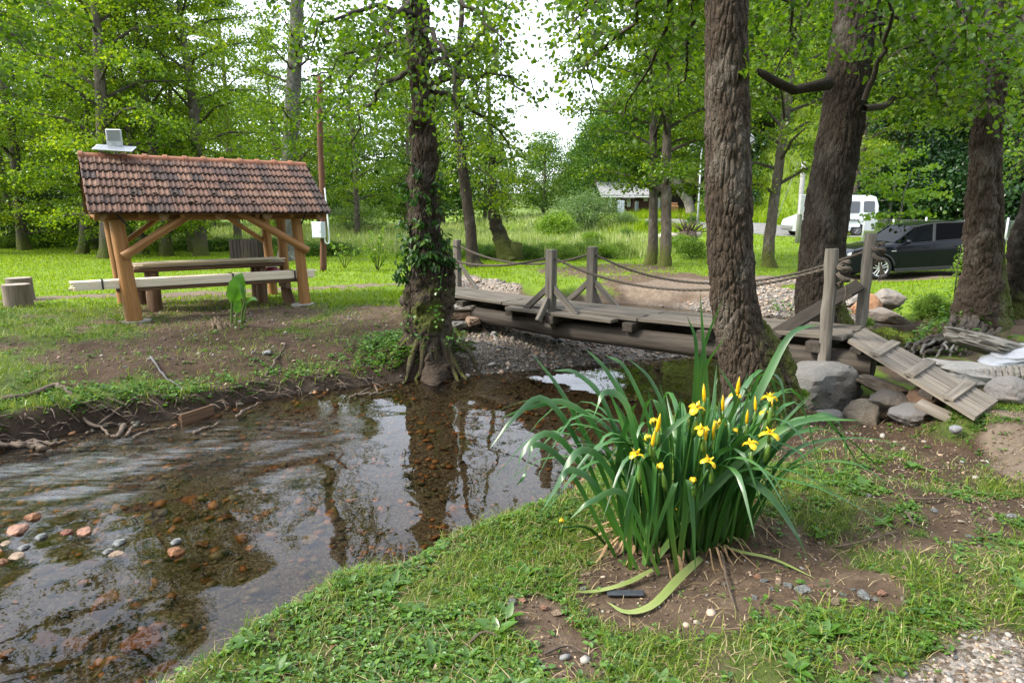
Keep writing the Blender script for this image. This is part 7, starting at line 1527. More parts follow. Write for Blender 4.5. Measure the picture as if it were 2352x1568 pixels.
for u, v in [(1500, 385), (1600, 380), (1560, 340), (1510, 350), (1530, 370), (1480, 370)]: L.spray([px(1552, 412, 57), px((1552 + u) / 2, (412 + v) / 2 - 6, 56.5), px(u, v, 56)], 8, 1.6, 26, .26, .2, .3, .2)
link('crown', L.mesh('crown', M_leaf, False, .8, t.location), t)
# lamp pole, concrete pole with guy wire and small box
lp = atY(1603, 492, 45); t = thing('lamp_pole', 'thin white metal lamp pole rising beside the big brown trunk', 'pole', lp); tp = gy(1603, 338, 45)
m_ = MB(); m_.tube([(lp[0], 45, lp[2] - .2), (lp[0], 45, lp[2] + 2), (lp[0], 45, tp.z)], [.075, .065, .05], 10); part(m_, 'pole', plain('white_metal', (.34, .36, .38), .4, var=.03), t, True)
m_ = MB(); m_.bar((lp[0], 45, tp.z), (lp[0] - .8, 44.7, tp.z + .15), .12, .08, upz, .02); part(m_, 'lamp_head', M_steel, t)
m_ = MB(); m_.tube([(lp[0], 45, lp[2] - .1), (lp[0], 45, lp[2] + .06)], .14, 10); part(m_, 'base_plate', M_steel, t)
cp = atY(1833, 555, 33); tp = gy(1846, 372, 33); M_conc = plain('pole_concrete', (.24, .24, .235), .85, var=.12, vs=8, bmp=.004)
t = thing('concrete_pole', 'tapered grey concrete pole leaning slightly in front of the van', 'pole', cp); m_ = MB(); m_.tube([(cp[0], 33, cp[2] - .2), tuple((Vector(cp) + tp) / 2), tuple(tp)], [.16, .13, .105], 14); part(m_, 'pole', M_conc, t, True)
gwt, gwb = gy(1838, 372, 33), atY(1768, 505, 33.5)
m_ = MB(); m_.box(gy(1842, 470, 32.75), (.26, .2, 1.0), None, .02); part(m_, 'junction_box', plain('white_box', (.38, .40, .40), .5), t)
gw_ = thing('guy_wire', 'thin guy wire slanting from the concrete pole down to the verge', 'wire', gwb); m_ = MB(); m_.tube([tuple(gwt - Vector((.1, 0, 0))), gwb], .016, 5); part(m_, 'wire', M_steel, gw_)
m_ = MB(); m_.tube([Vector(gwb) + Vector((0, 0, -.1)), Vector(gwb) + Vector((.06, 0, .25))], .03, 6); part(m_, 'anchor', M_steel, gw_)
fence = thing('chain_link_fence', 'low chain link fence on grey posts along the road behind the parked car', 'fence', atY(2121, 556, 31))
M_galv = plain('galvanised_post', (.46, .48, .49), .5, .3, var=.05); FU = [1980, 2047, 2121, 2210, 2308, 2400]; FP = [Vector(atY(u, 555, 32.5 - (u - 1980) * .008)) for u in FU]
for q in FP: m_ = MB(); m_.tube([q - Vector((0, 0, .1)), q + Vector((0, 0, 1.35))], .045, 8); part(m_, 'post', M_galv, fence, True)
wm = MB()
for a, b in zip(FP[:-1], FP[1:]):
    d_ = (b - a); L_ = d_.length; n_ = int(L_ / .11)
    for k in range(-10, n_ + 10):
        for sg in (1, -1):
            s0, s1 = k * .11, k * .11 + sg * 1.15; z0, z1 = 0.05, 1.20
            if sg > 0: 
                if s0 < 0: z0 += -s0; s0 = 0
                if s1 > L_: z1 -= s1 - L_; s1 = L_
            else:
                if s0 > L_: z0 += s0 - L_; s0 = L_
                if s1 < 0: z1 += s1; s1 = 0
            if z1 - z0 < .05: continue
            p, q = a + d_ * (s0 / L_) + Vector((0, .004 * sg, z0)), a + d_ * (s1 / L_) + Vector((0, .004 * sg, z1)); e = Vector((.0045, 0, .0045 * -sg)); f_ = Vector((0, .006, 0))
            wm.add([tuple(p - e), tuple(p + e), tuple(q + e), tuple(q - e)], [[0, 1, 2, 3]])
tag(part(wm, 'wire_mesh', M_steel, fence), kind='stuff')
for zz in (.06, 1.2): 
    m_ = MB(); m_.tube([q + Vector((0, -.01, zz)) for q in FP], .007, 4); part(m_, 'tension_wire', M_steel, fence)
# uprooted stump on the verge
ub = atY(1580, 548, 34); t = thing('uprooted_stump', 'uprooted stump with spiky dark roots lying in the weeds left of the big trunk', 'stump', ub); M_ur = plain('stump_roots', (.07, .05, .036), .95, var=.5, vs=8); ru = random.Random(2)
m_ = MB(); V, F = ICO2; m_.add(V * (1 + .3 * fbm(V * 1.5, 3))[:, None] * np.array([.55, .4, .42]) + np.array(ub) + np.array([0, 0, .35]), F.tolist()); part(m_, 'root_ball', M_ur, t, True)
for k in range(22):
    a = ru.uniform(0, 6.28); e = ru.uniform(.1, 1.3); d_ = np.array([cos(a) * cos(e), sin(a) * .6 * cos(e), sin(e)]); c = np.array(ub) + np.array([0, 0, .35]); m_ = MB(); m_.tube([c + d_ * .25, c + d_ * .7 + np.array([ru.uniform(-.1, .1), 0, .05]), c + d_ * ru.uniform(.9, 1.5)], [.06, .035, .01], 5); part(m_, 'root', M_ur, t, True)
lg = thing('grey_log', 'bleached fallen log beside the uprooted stump', 'log', atY(1545, 545, 34.2)); m_ = MB(); m_.tube([atY(1470, 548, 35), px(1520, 543, 34.6), px(1610, 538, 33.8)], [.13, .16, .14], 9, True, rough=.08); part(m_, 'log', plain('bleached_wood', (.34, .31, .27), .9, var=.25), lg, True)
# small lantern screwed to the big trunk
q = np.array(px(1719, 322, 5.86)); lan = thing('wall_lantern', 'small black lantern with white panes fixed to the big brown trunk', 'lantern', tuple(q)); d_ = np.array([.75, -.66, 0]); s2 = np.array([.66, .75, 0])
m_ = MB(); m_.box(q + d_ * -.01, (.02, .09, .12), np.array([d_, s2, upz]).T, .004); part(m_, 'back_plate', M_trim, lan)
ap = q + d_ * .065; base4 = [q - s2 * .048 + upz * .060, q + s2 * .048 + upz * .060, q + s2 * .048 - upz * .060, q - s2 * .048 - upz * .060]
for k in range(4):
    a, b = base4[k], base4[(k + 1) % 4]; c = (a + b + ap) / 3; P3 = [c + (x - c) * .86 for x in (a, b, ap)]; nn = np.cross(b - a, ap - a); nn /= np.linalg.norm(nn); m_ = MB(); m_.add(P3 + [x - nn * .004 for x in P3], [[0, 1, 2], [5, 4, 3], [0, 3, 4, 1], [1, 4, 5, 2], [2, 5, 3, 0]]); part(m_, 'pane', M_bw, lan)
    m_ = MB(); m_.tube([a, ap], .006, 5); part(m_, 'frame_bar', M_trim, lan); m_ = MB(); m_.tube([a, b], .006, 5); part(m_, 'frame_bar', M_trim, lan)

# ================================================================== IRIS CLUMP AND SMALL PLANTS
M_iris = leafmat('iris_leaf', [(0, (.020, .080, .024)), (.4, (.045, .150, .040)), (.75, (.085, .215, .050)), (1, (.18, .28, .06))], .35, .07, rough=.38, objrand=.35, tcol=(1.1, 1.2, .45))
M_istalk = leafmat('iris_stalk', [(0, (.04, .12, .02)), (1, (.09, .19, .035))], .1, .06)
M_dead = plain('withered_leaf', (.30, .19, .10), .9, var=.4, vs=14)
M_pet = leafmat('yellow_petal', [(0, (.80, .44, .008)), (.5, (.88, .60, .015)), (1, (.92, .70, .06))], .35, .04, tcol=(1.1, 1.0, .5)); M_spathe = leafmat('spathe', [(0, (.10, .19, .03)), (1, (.30, .33, .05))], .2, .05)
ib = (1.02, 3.45); iris = thing('yellow_iris', 'large clump of yellow flag iris with long arching sword leaves at the waterside', 'plant', (ib[0], ib[1], H(*ib)))
ioff = iris.location
def ribbon(P, w, side, name, mat, parent, n_=14, fold=.22, off=None, thick=False, wp=None, lab=None, base_light=0.0):
    """sword leaf: keeled strip, widest in the lower half, pointed tip"""
    C = catmull([np.array(p, float) for p in P], n_); T = np.gradient(C, axis=0); T /= np.linalg.norm(T, axis=1)[:, None]; s_ = np.array(side, float); V = []; R = []
    for i in range(n_):
        t_ = i / (n_ - 1); sd_ = s_ - T[i] * (s_ @ T[i]); sd_ /= np.linalg.norm(sd_) + 1e-9; up_ = np.cross(T[i], sd_); ww = w * (wp(t_) if wp else min(1, .75 + t_ * .9) * (1 - max(0, t_ - .45) / .55 * .35) * (1 - t_ ** 5 * .97)) / 2
        V += [C[i] - sd_ * ww + up_ * ww * fold, C[i], C[i] + sd_ * ww + up_ * ww * fold]; r_ = .42 + .18 * math.sin(i * .9) + base_light * max(0, 1 - t_ * 4); R += [r_ + .06, r_ - .12, r_ + .06]
    F = [[i * 3 + j, i * 3 + j + 1, i * 3 + 4 + j, i * 3 + 3 + j] for i in range(n_ - 1) for j in (0, 1)]
    me = mesh_np(name, np.array(V) - np.array(off if off is not None else ioff), None, F, True, {'rnd': R}, mat); o = link(name, me, parent)
    if lab: o['label'] = lab
    return o
ri = random.Random(21)
fans = []
for k in range(30):
    a = ri.uniform(0, 6.28); q = math.sqrt(ri.random()); fans.append((ib[0] + .37 * q * cos(a), ib[1] + .22 * q * sin(a)))
for fx, fy in fans:
    fa = ri.uniform(0, 3.14); fd = np.array([cos(fa), sin(fa), 0]); out = np.array([(fx - ib[0]) * 1.5, (fy - ib[1]) * 1.3, 0]); zb_ = H(fx, fy) - .02
    for j in range(ri.choice((4, 5, 5, 6))):
        f = (j - 2) / 2; ht = ri.uniform(.72, 1.12) * (1 - .12 * abs(f)); lean = out * ri.uniform(.2, .9) + fd * f * ri.uniform(.12, .3) + np.array([ri.uniform(-.07, .07), ri.uniform(-.07, .07), 0])
        if fx < ib[0]: lean = lean + np.array([-.12, .0, 0]) * ri.uniform(.2, 1.3)
        b_ = np.array([fx, fy, zb_]) + fd * f * .025; dr = ri.random(); top = b_ + lean + upz * ht
        if dr < .45: P = [b_, b_ + lean * .18 + upz * ht * .35, b_ + lean * .48 + upz * ht * .72, top]
        else:
            dl = lean * ri.uniform(.7, 1.5); e = ri.uniform(.05, .38); P = [b_, b_ + lean * .2 + upz * ht * .42, b_ + lean * .55 + upz * ht * .76, b_ + lean * .95 + dl * .35 + upz * (ht * .86), b_ + lean * 1.15 + dl * .85 + upz * (ht * (.82 - e))]
        sd_ = np.cross(lean + fd * .05, upz) + fd * ri.uniform(-.3, .3); sd_ = sd_ + np.array([ri.uniform(-.15, .15), ri.uniform(-.15, .15), 0]) 
        ribbon(P, ri.uniform(.030, .046), sd_, 'leaf', M_iris, iris, base_light=.35)
S_ = lambda *q: [px(*a) for a in q]
hero = [(S_((1640, 1225, 3.5), (1632, 1040, 3.5), (1620, 850, 3.5), (1608, 668, 3.5)), .044), (S_((1600, 1215, 3.55), (1600, 980, 3.55), (1612, 820, 3.55), (1660, 685, 3.55)), .038), (S_((1560, 1230, 3.5), (1590, 980, 3.5), (1600, 800, 3.5), (1578, 725, 3.5)), .036), (S_((1610, 1225, 3.45), (1610, 1000, 3.45), (1615, 860, 3.45), (1668, 770, 3.4)), .036),
        (S_((1660, 1230, 3.5), (1700, 1010, 3.5), (1770, 850, 3.5), (1820, 765, 3.5), (1880, 745, 3.5)), .050), (S_((1500, 1290, 3.25), (1640, 1120, 3.2), (1760, 1010, 3.15), (1850, 965, 3.1), (1978, 965, 3.05)), .044), (S_((1680, 1210, 3.5), (1760, 1060, 3.4), (1860, 962, 3.3), (1925, 968, 3.25), (1950, 1080, 3.2)), .030),
        (S_((1640, 1200, 3.3), (1690, 1110, 3.2), (1760, 1130, 3.1), (1830, 1230, 3.0), (1870, 1325, 2.95)), .046), (S_((1560, 1290, 3.2), (1575, 1180, 3.1), (1582, 1100, 3.05), (1590, 1180, 2.98), (1598, 1318, 2.92)), .046), (S_((1440, 1265, 3.35), (1420, 1080, 3.3), (1445, 960, 3.25), (1462, 925, 3.2)), .042), (S_((1480, 1270, 3.2), (1500, 1130, 3.15), (1520, 1010, 3.1), (1620, 925, 3.1)), .05),
        (S_((1440, 1230, 3.6), (1370, 1050, 3.6), (1290, 900, 3.6), (1225, 815, 3.6)), .040), (S_((1430, 1230, 3.5), (1330, 1020, 3.4), (1250, 915, 3.3), (1180, 960, 3.2), (1125, 1030, 3.15)), .038), (S_((1440, 1240, 3.4), (1330, 1060, 3.3), (1260, 995, 3.2), (1200, 1040, 3.15), (1180, 1120, 3.1)), .040), (S_((1420, 1250, 3.3), (1310, 1080, 3.25), (1230, 1020, 3.2), (1205, 1090, 3.15), (1185, 1115, 3.1)), .035),
        (S_((1470, 1240, 3.5), (1380, 1000, 3.5), (1300, 925, 3.4), (1220, 935, 3.3), (1150, 960, 3.2)), .040), (S_((1480, 1240, 3.5), (1400, 950, 3.5), (1330, 860, 3.5), (1270, 850, 3.5)), .036), (S_((1500, 1240, 3.6), (1470, 1000, 3.6), (1400, 860, 3.6), (1345, 800, 3.6)), .042), (S_((1520, 1240, 3.6), (1500, 1000, 3.6), (1440, 850, 3.6), (1390, 815, 3.6)), .036), (S_((1540, 1235, 3.6), (1540, 1000, 3.6), (1500, 880, 3.6), (1440, 820, 3.55)), .036),
        (S_((1520, 1250, 3.2), (1470, 1060, 3.15), (1440, 930, 3.15), (1390, 900, 3.1), (1362, 960, 3.05)), .046), (S_((1500, 1260, 3.2), (1400, 1080, 3.1), (1330, 1035, 3.0), (1270, 1130, 2.95), (1240, 1180, 2.95)), .040), (S_((1470, 1275, 3.15), (1380, 1130, 3.0), (1320, 1080, 2.95), (1290, 1100, 2.9), (1255, 1190, 2.9)), .034), (S_((1520, 1270, 3.1), (1440, 1140, 3.0), (1360, 1150, 2.9), (1310, 1190, 2.9)), .036),
        (S_((1700, 1195, 3.6), (1720, 1000, 3.6), (1740, 870, 3.6), (1790, 870, 3.5), (1805, 960, 3.4)), .034), (S_((1640, 1220, 3.4), (1660, 1020, 3.3), (1690, 920, 3.3), (1650, 840, 3.3)), .036), (S_((1450, 1280, 3.15), (1445, 1180, 3.1), (1455, 1090, 3.05), (1440, 1180, 2.98), (1430, 1290, 2.95)), .036), (S_((1560, 1280, 3.1), (1540, 1180, 3.0), (1550, 1110, 2.95), (1500, 1240, 2.9), (1480, 1310, 2.9)), .034)]
vd = np.array([0, 1, .3])
for P, w in hero:
    P = [np.array(p) for p in P]; P[0][2] = H(P[0][0], P[0][1]) - .02; ch = P[-1] - P[0]
    ribbon(P, w, np.array([1.0, .35, 0]) if abs(ch[0]) < .25 else np.array([-.25 * np.sign(ch[0]), .55, .9]), 'leaf', M_iris, iris, 18, .15, base_light=.3)
def gp(u, v, z=.55, l_=.02): x, y = gz(u, v, z); return (x, y, H(x, y) + l_)
M_pale = leafmat('pale_fallen_leaf', [(0, (.17, .24, .06)), (1, (.33, .37, .14))], .2, .08)
for P, w, lb in [([gp(1612, 1262), gp(1560, 1320, .55, .05), gp(1500, 1372, .55, .03), gp(1440, 1382, .55, .02), gp(1395, 1355, .55, .015)], .045, 'pale yellowing leaf lying on the soil in front'), ([gp(1640, 1240, .55, .05), gp(1700, 1258, .56, .04), gp(1780, 1272, .57, .03), gp(1875, 1320, .58, .01)], .026, 'pale narrow leaf lying on the soil to the right'), ([gp(1500, 1290, .55, .04), gp(1440, 1320, .55, .03), gp(1370, 1335, .54, .02), gp(1300, 1348, .53, .02)], .03, 'pale leaf lying on the ground to the left'), ([gp(1640, 1225, .55, .07), gp(1680, 1240, .55, .08), gp(1720, 1255, .55, .03)], .022, None)]:
    ribbon(P, w, (.2, .8, .1), 'fallen_leaf', M_pale, iris, 16, .1, lab=lb)
for k in range(60):
    a = ri.uniform(0, 6.28); q = ri.uniform(.6, 1.1); x, y = ib[0] + .40 * q * cos(a), ib[1] + .24 * q * sin(a); z = H(x, y); d_ = np.array([cos(a) + ri.uniform(-.5, .5), sin(a) + ri.uniform(-.6, .4), 0]) * ri.uniform(.05, .16)
    ribbon([(x, y, z + .01), np.array([x, y, z + ri.uniform(.05, .12)]) + d_ * .4, np.array([x, y, z + ri.uniform(0, .04)]) + d_, np.array([x, y, z + .004]) + d_ * 1.5], ri.uniform(.008, .02), (sin(a), -cos(a), .3), 'withered_leaf', M_dead, iris, 9, .3)
# flowers
def petal(L_, W_, curl, up0, seed, wv=.004):
    r_ = random.Random(seed); V = []; n_ = 7; pos = np.array([0, 0, 0.]); el = up0
    for i in range(n_):
        t_ = i / (n_ - 1); w = W_ * (.22 + .78 * math.sin(pi * min(1, .12 + t_ * .80)) ** 1.2) * (1 if t_ < .95 else .55) / 2
        for j in (-1, -.5, 0, .5, 1): V.append((pos[0], j * w, pos[2] - abs(j) ** 2 * w * .35 + r_.uniform(-wv, wv)))
        pos = pos + np.array([cos(el), 0, sin(el)]) * L_ / (n_ - 1); el -= curl / (n_ - 1)
    F = [[i * 5 + j, i * 5 + j + 1, (i + 1) * 5 + j + 1, (i + 1) * 5 + j] for i in range(n_ - 1) for j in range(4)]
    return mesh_np('petal', V, None, F, True, {'rnd': [min(1, .25 + .6 * (k // 5) / n_ + r_.uniform(-.1, .1)) for k in range(len(V))]}, M_pet)
PF = [petal(.068, .042, 2.2, .5, i) for i in range(3)]; PS = [petal(.040, .016, .7, 1.0, 10 + i) for i in range(2)]; PW = [petal(.045, .020, 2.9, .2, 20 + i, .008) for i in range(2)]
stem_foot = lambda: (ib[0] + ri.uniform(-.25, .3), ib[1] + ri.uniform(-.12, .15))
_hd = MB(); _hd.tube([(0, 0, -.055), (0, 0, -.03), (0, 0, -.012), (0, 0, .004)], [.007, .0085, .006, .009], 8); HD = _hd.mesh('flower', M_spathe, True)
_sp = MB(); _sp.tube([(0, 0, -.13), (0, 0, -.10), (0, 0, -.06), (.004, 0, -.02)], [.006, .014, .011, .002], 8); SPM = _sp.mesh('spathe', M_spathe, True)
_bd = MB(); _bd.tube([(0, 0, -.05), (0, 0, -.02), (0, 0, .02), (0, 0, .065)], [.006, .011, .010, .001], 8); BDM = _bd.mesh('bud', M_pet, True); at_ = BDM.attributes['rnd']; at_.data.foreach_set('value', np.full(len(BDM.vertices), .5, np.float32))
FL = [(1600, 935, 3.1, 1, 1.25), (1690, 905, 3.45, .6, .9), (1768, 912, 3.25, 1, 1.1), (1500, 962, 3.1, 0, 1.0), (1486, 1000, 3.0, 0, .85), (1610, 985, 3.05, .7, 1.0), (1652, 972, 3.3, .6, .9), (1768, 995, 3.1, 1, 1.2), (1724, 1018, 3.1, 1, 1.0), (1462, 1043, 2.95, 1, 1.1), (1516, 1066, 2.95, .4, 1.0), (1628, 1058, 3.0, 1, 1.0), (1592, 1098, 3.0, .4, .9), (1290, 1192, 3.2, .4, .7), (1760, 945, 3.3, 1, .9), (1665, 968, 3.4, .5, .8), (1690, 985, 3.35, .3, .8), (1552, 1168, 3.3, .2, .5), (1606, 1075, 3.2, .3, .6)]
for k, (u, v, Y, fresh, sc) in enumerate(FL):
    p = gy(u, v, Y); fo = stem_foot(); b_ = Vector((fo[0] * .6 + p.x * .4, fo[1] * .6 + p.y * .4, 0)); b_.z = H(b_.x, b_.y)
    m_ = MB(); m_.tube(catmull([tuple(b_), tuple(b_ * .5 + p * .5 + Vector((0, 0, .05))), tuple(p - Vector((0, 0, .05)))], 8), [.0085] * 4 + [.007] * 4, 6); part(m_, 'flower_stalk', M_istalk, iris, True)
    fl_ = link('flower', HD, iris, p - ioff, (ri.uniform(-.3, .3), ri.uniform(-.3, .3), ri.uniform(0, 6.28)), sc * .78)
    for j in range(3):
        link('petal', (PF if fresh > .5 else PW)[j % 2], fl_, (0.004 * cos(j * 2.094), .004 * sin(j * 2.094), 0), (0, 0, j * 2.094 + ri.uniform(-.15, .15)), ri.uniform(.9, 1.1))
        link('petal', PS[j % 2] if fresh > .5 else PW[j % 2], fl_, (0, 0, .002), (0, -.1, j * 2.094 + 1.05), ri.uniform(.85, 1.1) if fresh > .5 else .8)
    link('spathe', SPM, iris, p - ioff + Vector((.012, .0, -.01)), (.12, .1, k), sc)
for u, v, Y in [(1617, 905, 3.1), (1695, 890, 3.45), (1512, 975, 3.08), (1640, 990, 3.3), (1660, 930, 3.4), (1716, 960, 3.4), (1770, 940, 3.3), (1500, 1010, 3.05), (1620, 1000, 3.1), (1735, 930, 3.4)]:
    p = gy(u, v, Y); fo = stem_foot(); b_ = Vector((fo[0] * .5 + p.x * .5, fo[1] * .5 + p.y * .5, 0)); b_.z = H(b_.x, b_.y)
    m_ = MB(); m_.tube(catmull([tuple(b_), tuple(b_ * .5 + p * .5 + Vector((0, 0, .05))), tuple(p - Vector((0, 0, .05)))], 8), .0075, 6); part(m_, 'flower_stalk', M_istalk, iris, True)
    link('bud', BDM, iris, p - ioff, (ri.uniform(-.15, .15), ri.uniform(-.15, .15), 0), ri.uniform(.8, 1.05)); link('spathe', SPM, iris, p - ioff + Vector((0.004, 0, .0)), (0, .05, 1), .9)

# ------------------------------------------------------------------ creeper on the old tree
LCR = [(0, (.016, .060, .010)), (.5, (.040, .115, .016)), (.8, (.10, .18, .02)), (1, (.24, .25, .04))]
M_creep = leafmat('creeper_leaf', LCR, .4, .03, rough=.45, objrand=.7)
def leaf_mesh(name, mat, asp, seed):
    V = [(0, 0, 0), (.28, asp * .5, .05), (.62, asp * .42, .04), (1.0, 0, -.10), (.62, -asp * .42, .04), (.28, -asp * .5, .05), (.45, 0, -.02)]
    return mesh_np(name, V, [[0, 1, 6], [1, 2, 6], [2, 3, 6], [3, 4, 6], [4, 5, 6], [5, 0, 6]], None, True, {'rnd': [.5, .55, .5, .6, .5, .55, .35]}, mat)
CL = [leaf_mesh('leaf', M_creep, a, i) for i, a in enumerate((.42, .5, .58))]
crp = thing('creeper_vine', 'creeper with dark and yellowish pointed leaves wrapped around the gnarled tree', 'vine', (P_IVY[4][0], P_IVY[4][1] - .3, H(P_IVY[0][0], P_IVY[0][1])))
rc = random.Random(31); PI3 = catmull([list(p) + [q] for p, q in zip(P_IVY, R_IVY)], 300); cloc = Vector(crp.location); nleaf = 0
def trunk_at(z): i = int(np.argmin(np.abs(PI3[:, 2] - z))); return PI3[i, :3], PI3[i, 3]
ZV = lambda v: gy(975, v, 9.25).z
more = Leaves(33); more_C = []
tufts = []
for k in range(64):
    v = rc.choice((rc.uniform(370, 470), rc.uniform(440, 560), rc.uniform(540, 605), rc.uniform(540, 600))); side = rc.choice((-1, -1, 1, 0)); c, r_ = trunk_at(ZV(v)); a = -pi / 2 + side * rc.uniform(.5, 1.5) + rc.uniform(-.4, .4); tufts.append((c, r_, a))
for k in range(14): c, r_ = trunk_at(ZV(rc.uniform(575, 612))); tufts.append((c, r_, rc.uniform(-2.9, -.2)))
for k in range(8): c, r_ = trunk_at(ZV(rc.uniform(610, 660))); tufts.append((c + np.array([-.3 - .2 * rc.random(), 0, 0]), .02, -pi / 2 + rc.uniform(-1, 1)))
for c, r_, a in tufts:
    o_ = np.array([cos(a), sin(a), 0]); b_ = c + o_ * (r_ + .02); tip = b_ + o_ * rc.uniform(.06, .24) + np.array([0, 0, rc.uniform(-.16, .08)])
    m_ = None
    for j in range(rc.randrange(6, 10)):
        p = b_ + (tip - b_) * (j / 8) + np.array([rc.uniform(-.05, .05), rc.uniform(-.05, .05), rc.uniform(-.05, .05)]); az = a + rc.uniform(-1.2, 1.2); pit = rc.uniform(.2, 1.25)
        if nleaf < 290:
            link('leaf', CL[nleaf % 3], crp, Vector(p) - cloc, (rc.uniform(-.5, .5), pit, az), rc.uniform(.07, .125)); nleaf += 1
        else: more.C.append(p[None]); more.D.append((o_ + np.array([0, 0, -.6]))[None]); more.S.append(np.array([.10]))
if more.C: tag(link('foliage', more.mesh('foliage', M_creep, True, .5, cloc, .6), crp), kind='stuff')
for k in range(12):
    a0 = rc.uniform(-2.6, -.5); P = []
    for j in range(9): c, r_ = trunk_at(ZV(640 - j * 36)); a = a0 + j * rc.uniform(-.25, .3) * (1 if k % 2 else -1); P.append(c + np.array([cos(a), sin(a), 0]) * (r_ + .03))
    m_ = MB(); m_.tube(catmull(P, 30), list(np.linspace(.012, .005, 30)), 5); part(m_, 'vine_stem', M_twig, crp, True)
M_rnd = leafmat('round_leaf', [(0, (.035, .12, .012)), (1, (.11, .24, .025))], .35, .06, objrand=.4)
RL = leaf_mesh('leaf', M_rnd, .85, 5)
for (u, v, n_, lb) in [(1004, 716, 26, 'round leaved sprout on the mossy front of the gnarled tree'), (1012, 650, 12, 'small round leaved sprout high on the swollen foot of the gnarled tree'), (965, 772, 18, 'round leaved sprout low on the left of the gnarled tree'), (935, 735, 14, 'yellow green sprout on the left edge of the gnarled tree'), (1040, 775, 10, 'sprout on the right edge of the gnarled tree foot')]:
    c = np.array(px(u, v, 8.93)); t = thing('tree_sprout', lb, 'sprout', tuple(c)); 
    for k in range(n_): 
        p = Vector((rc.gauss(0, .07), rc.uniform(-.08, .02), rc.gauss(0, .09))); link('leaf', RL, t, p, (rc.uniform(-.6, .6), rc.uniform(-.4, .9), -pi / 2 + rc.uniform(-1.2, 1.2)), rc.uniform(.035, .06))
    m_ = MB(); m_.tube([c + np.array([0, .06, -.1]), c, c + np.array([.02, 0, .12])], [.008, .006, .003], 5); part(m_, 'stem', M_istalk, t)
# low dark weeds round the foot of the tree and along the right bank
x, y = sample(2600, (-2.9, -.6, 8.6, 11), lambda x, y: (bil(SDG, x, y) > .08) * sstep(1.1, .3, np.hypot(x + 1.6, y - 9.6)), 61)
leaflets('weeds', 'dark broad-leaved weeds round the foot of the gnarled tree', x, y, .03 + .04 * RNG.random(len(x)), M_clover, 5, 1.0, 62, .6, .10)
x, y = sample(2600, (6.2, 12, 8.6, 15), lambda x, y: (bil(SDG, x, y) > .1) * sstep(1.6, .2, bil(SDG, x, y)) * (.3 + .7 * (noise2(x, y, .7, 2, 9) > 0)), 63)
leaflets('weeds', 'green weeds hanging over the far right bank', x, y, .05 + .07 * RNG.random(len(x)), M_clover, 5, 1.1, 64, .55, .12)
for k, (u, v, w) in enumerate([(2140, 690, 30), (2170, 720, 36), (2120, 715, 28), (2200, 700, 30), (2210, 745, 24), (2280, 690, 20), (1990, 730, 18), (1840, 905, 12), (1822, 930, 14)]):
    Y = 10.6 if u > 1950 else 5.95; c = gy(u, v, Y); s_ = w / FPX * Y * .018 * 36; put(BF if k % 2 else BU[k % 3], 'bank_shrub', (c.x, c.y, max(H(c.x, c.y), c.z - .15) if u > 1950 else c.z - .05), (.16 * w / 30, .16 * w / 30, .16 * w / 30), k, ['yellow green shrub on the far bank left of the forked trunk', 'leafy shrub on the mossy foot of the forked trunk', 'low shrub over the stony far bank', 'small shrub hugging the forked trunk', 'low shrub by the bare roots of the forked trunk', 'sprout in the crotch of the forked trunk', 'shrub between the rocks behind the right bridge post', 'sprout between the big trunk and the concrete block', 'lower sprout beside the concrete block'][k], 'shrub')

# ------------------------------------------------------------------ banana plant, old stump and stones on the left bank
bb_ = at(545, 752, .48); ban = thing('banana_plant', 'young banana plant with one big torn leaf planted in front of the shelter', 'plant', bb_); BY = bb_[1]
M_ban = leafmat('banana_leaf', [(0, (.06, .20, .02)), (.5, (.12, .32, .03)), (1, (.20, .40, .06))], .45, .06); M_bst = leafmat('banana_stem', [(0, (.10, .17, .03)), (1, (.22, .28, .07))], .1, .08)
def bleaf(P, w, side, tear=0, seed=0):
    return ribbon([px(*q) for q in P], w, side, 'leaf', M_ban, ban, 18, .28, bb_, wp=lambda t_: max(.03, (min(1, t_ * 5) ** .7) * (1 - max(0, t_ - .5) / .5 * .25) * (1 - t_ ** 4 * .97) * (1 + .06 * math.sin(t_ * 40 + seed))))
for st in ([(534, 757, BY), (532, 725, BY), (533, 692, BY), (540, 660, BY - .02)], [(556, 757, BY), (556, 720, BY), (562, 690, BY), (562, 660, BY)], [(541, 757, BY - .1), (542, 735, BY - .1), (543, 718, BY - .1)], [(560, 740, BY), (563, 715, BY), (568, 695, BY)]):
    m_ = MB(); m_.tube(catmull([px(*q) for q in st], 10), list(np.linspace(.024, .010, 10)), 8); part(m_, 'stem', M_bst, ban, True)
bleaf([(534, 700, BY), (541, 668, BY - .03), (549, 642, BY - .02), (556, 626, BY + .02)], .27, (.9, .42, -.05)); bleaf([(561, 690, BY), (560, 665, BY + .03), (556, 640, BY + .05), (552, 633, BY + .05)], .15, (.3, .9, 0), 1, 2)
bleaf([(562, 703, BY), (570, 692, BY), (582, 686, BY), (592, 690, BY)], .09, (.1, .6, .6), 0, 3); bleaf([(543, 720, BY - .1), (545, 706, BY - .1), (548, 695, BY - .1), (551, 688, BY - .1)], .13, (.9, .3, 0), 0, 4)
sb_ = at(508, 755, .48); t = thing('rotten_stump', 'low rotten split stump beside the banana plant', 'stump', sb_); rs2 = random.Random(6); M_rot = plain('rotten_wood', (.24, .18, .12), .95, var=.5, vs=18, bmp=.01)
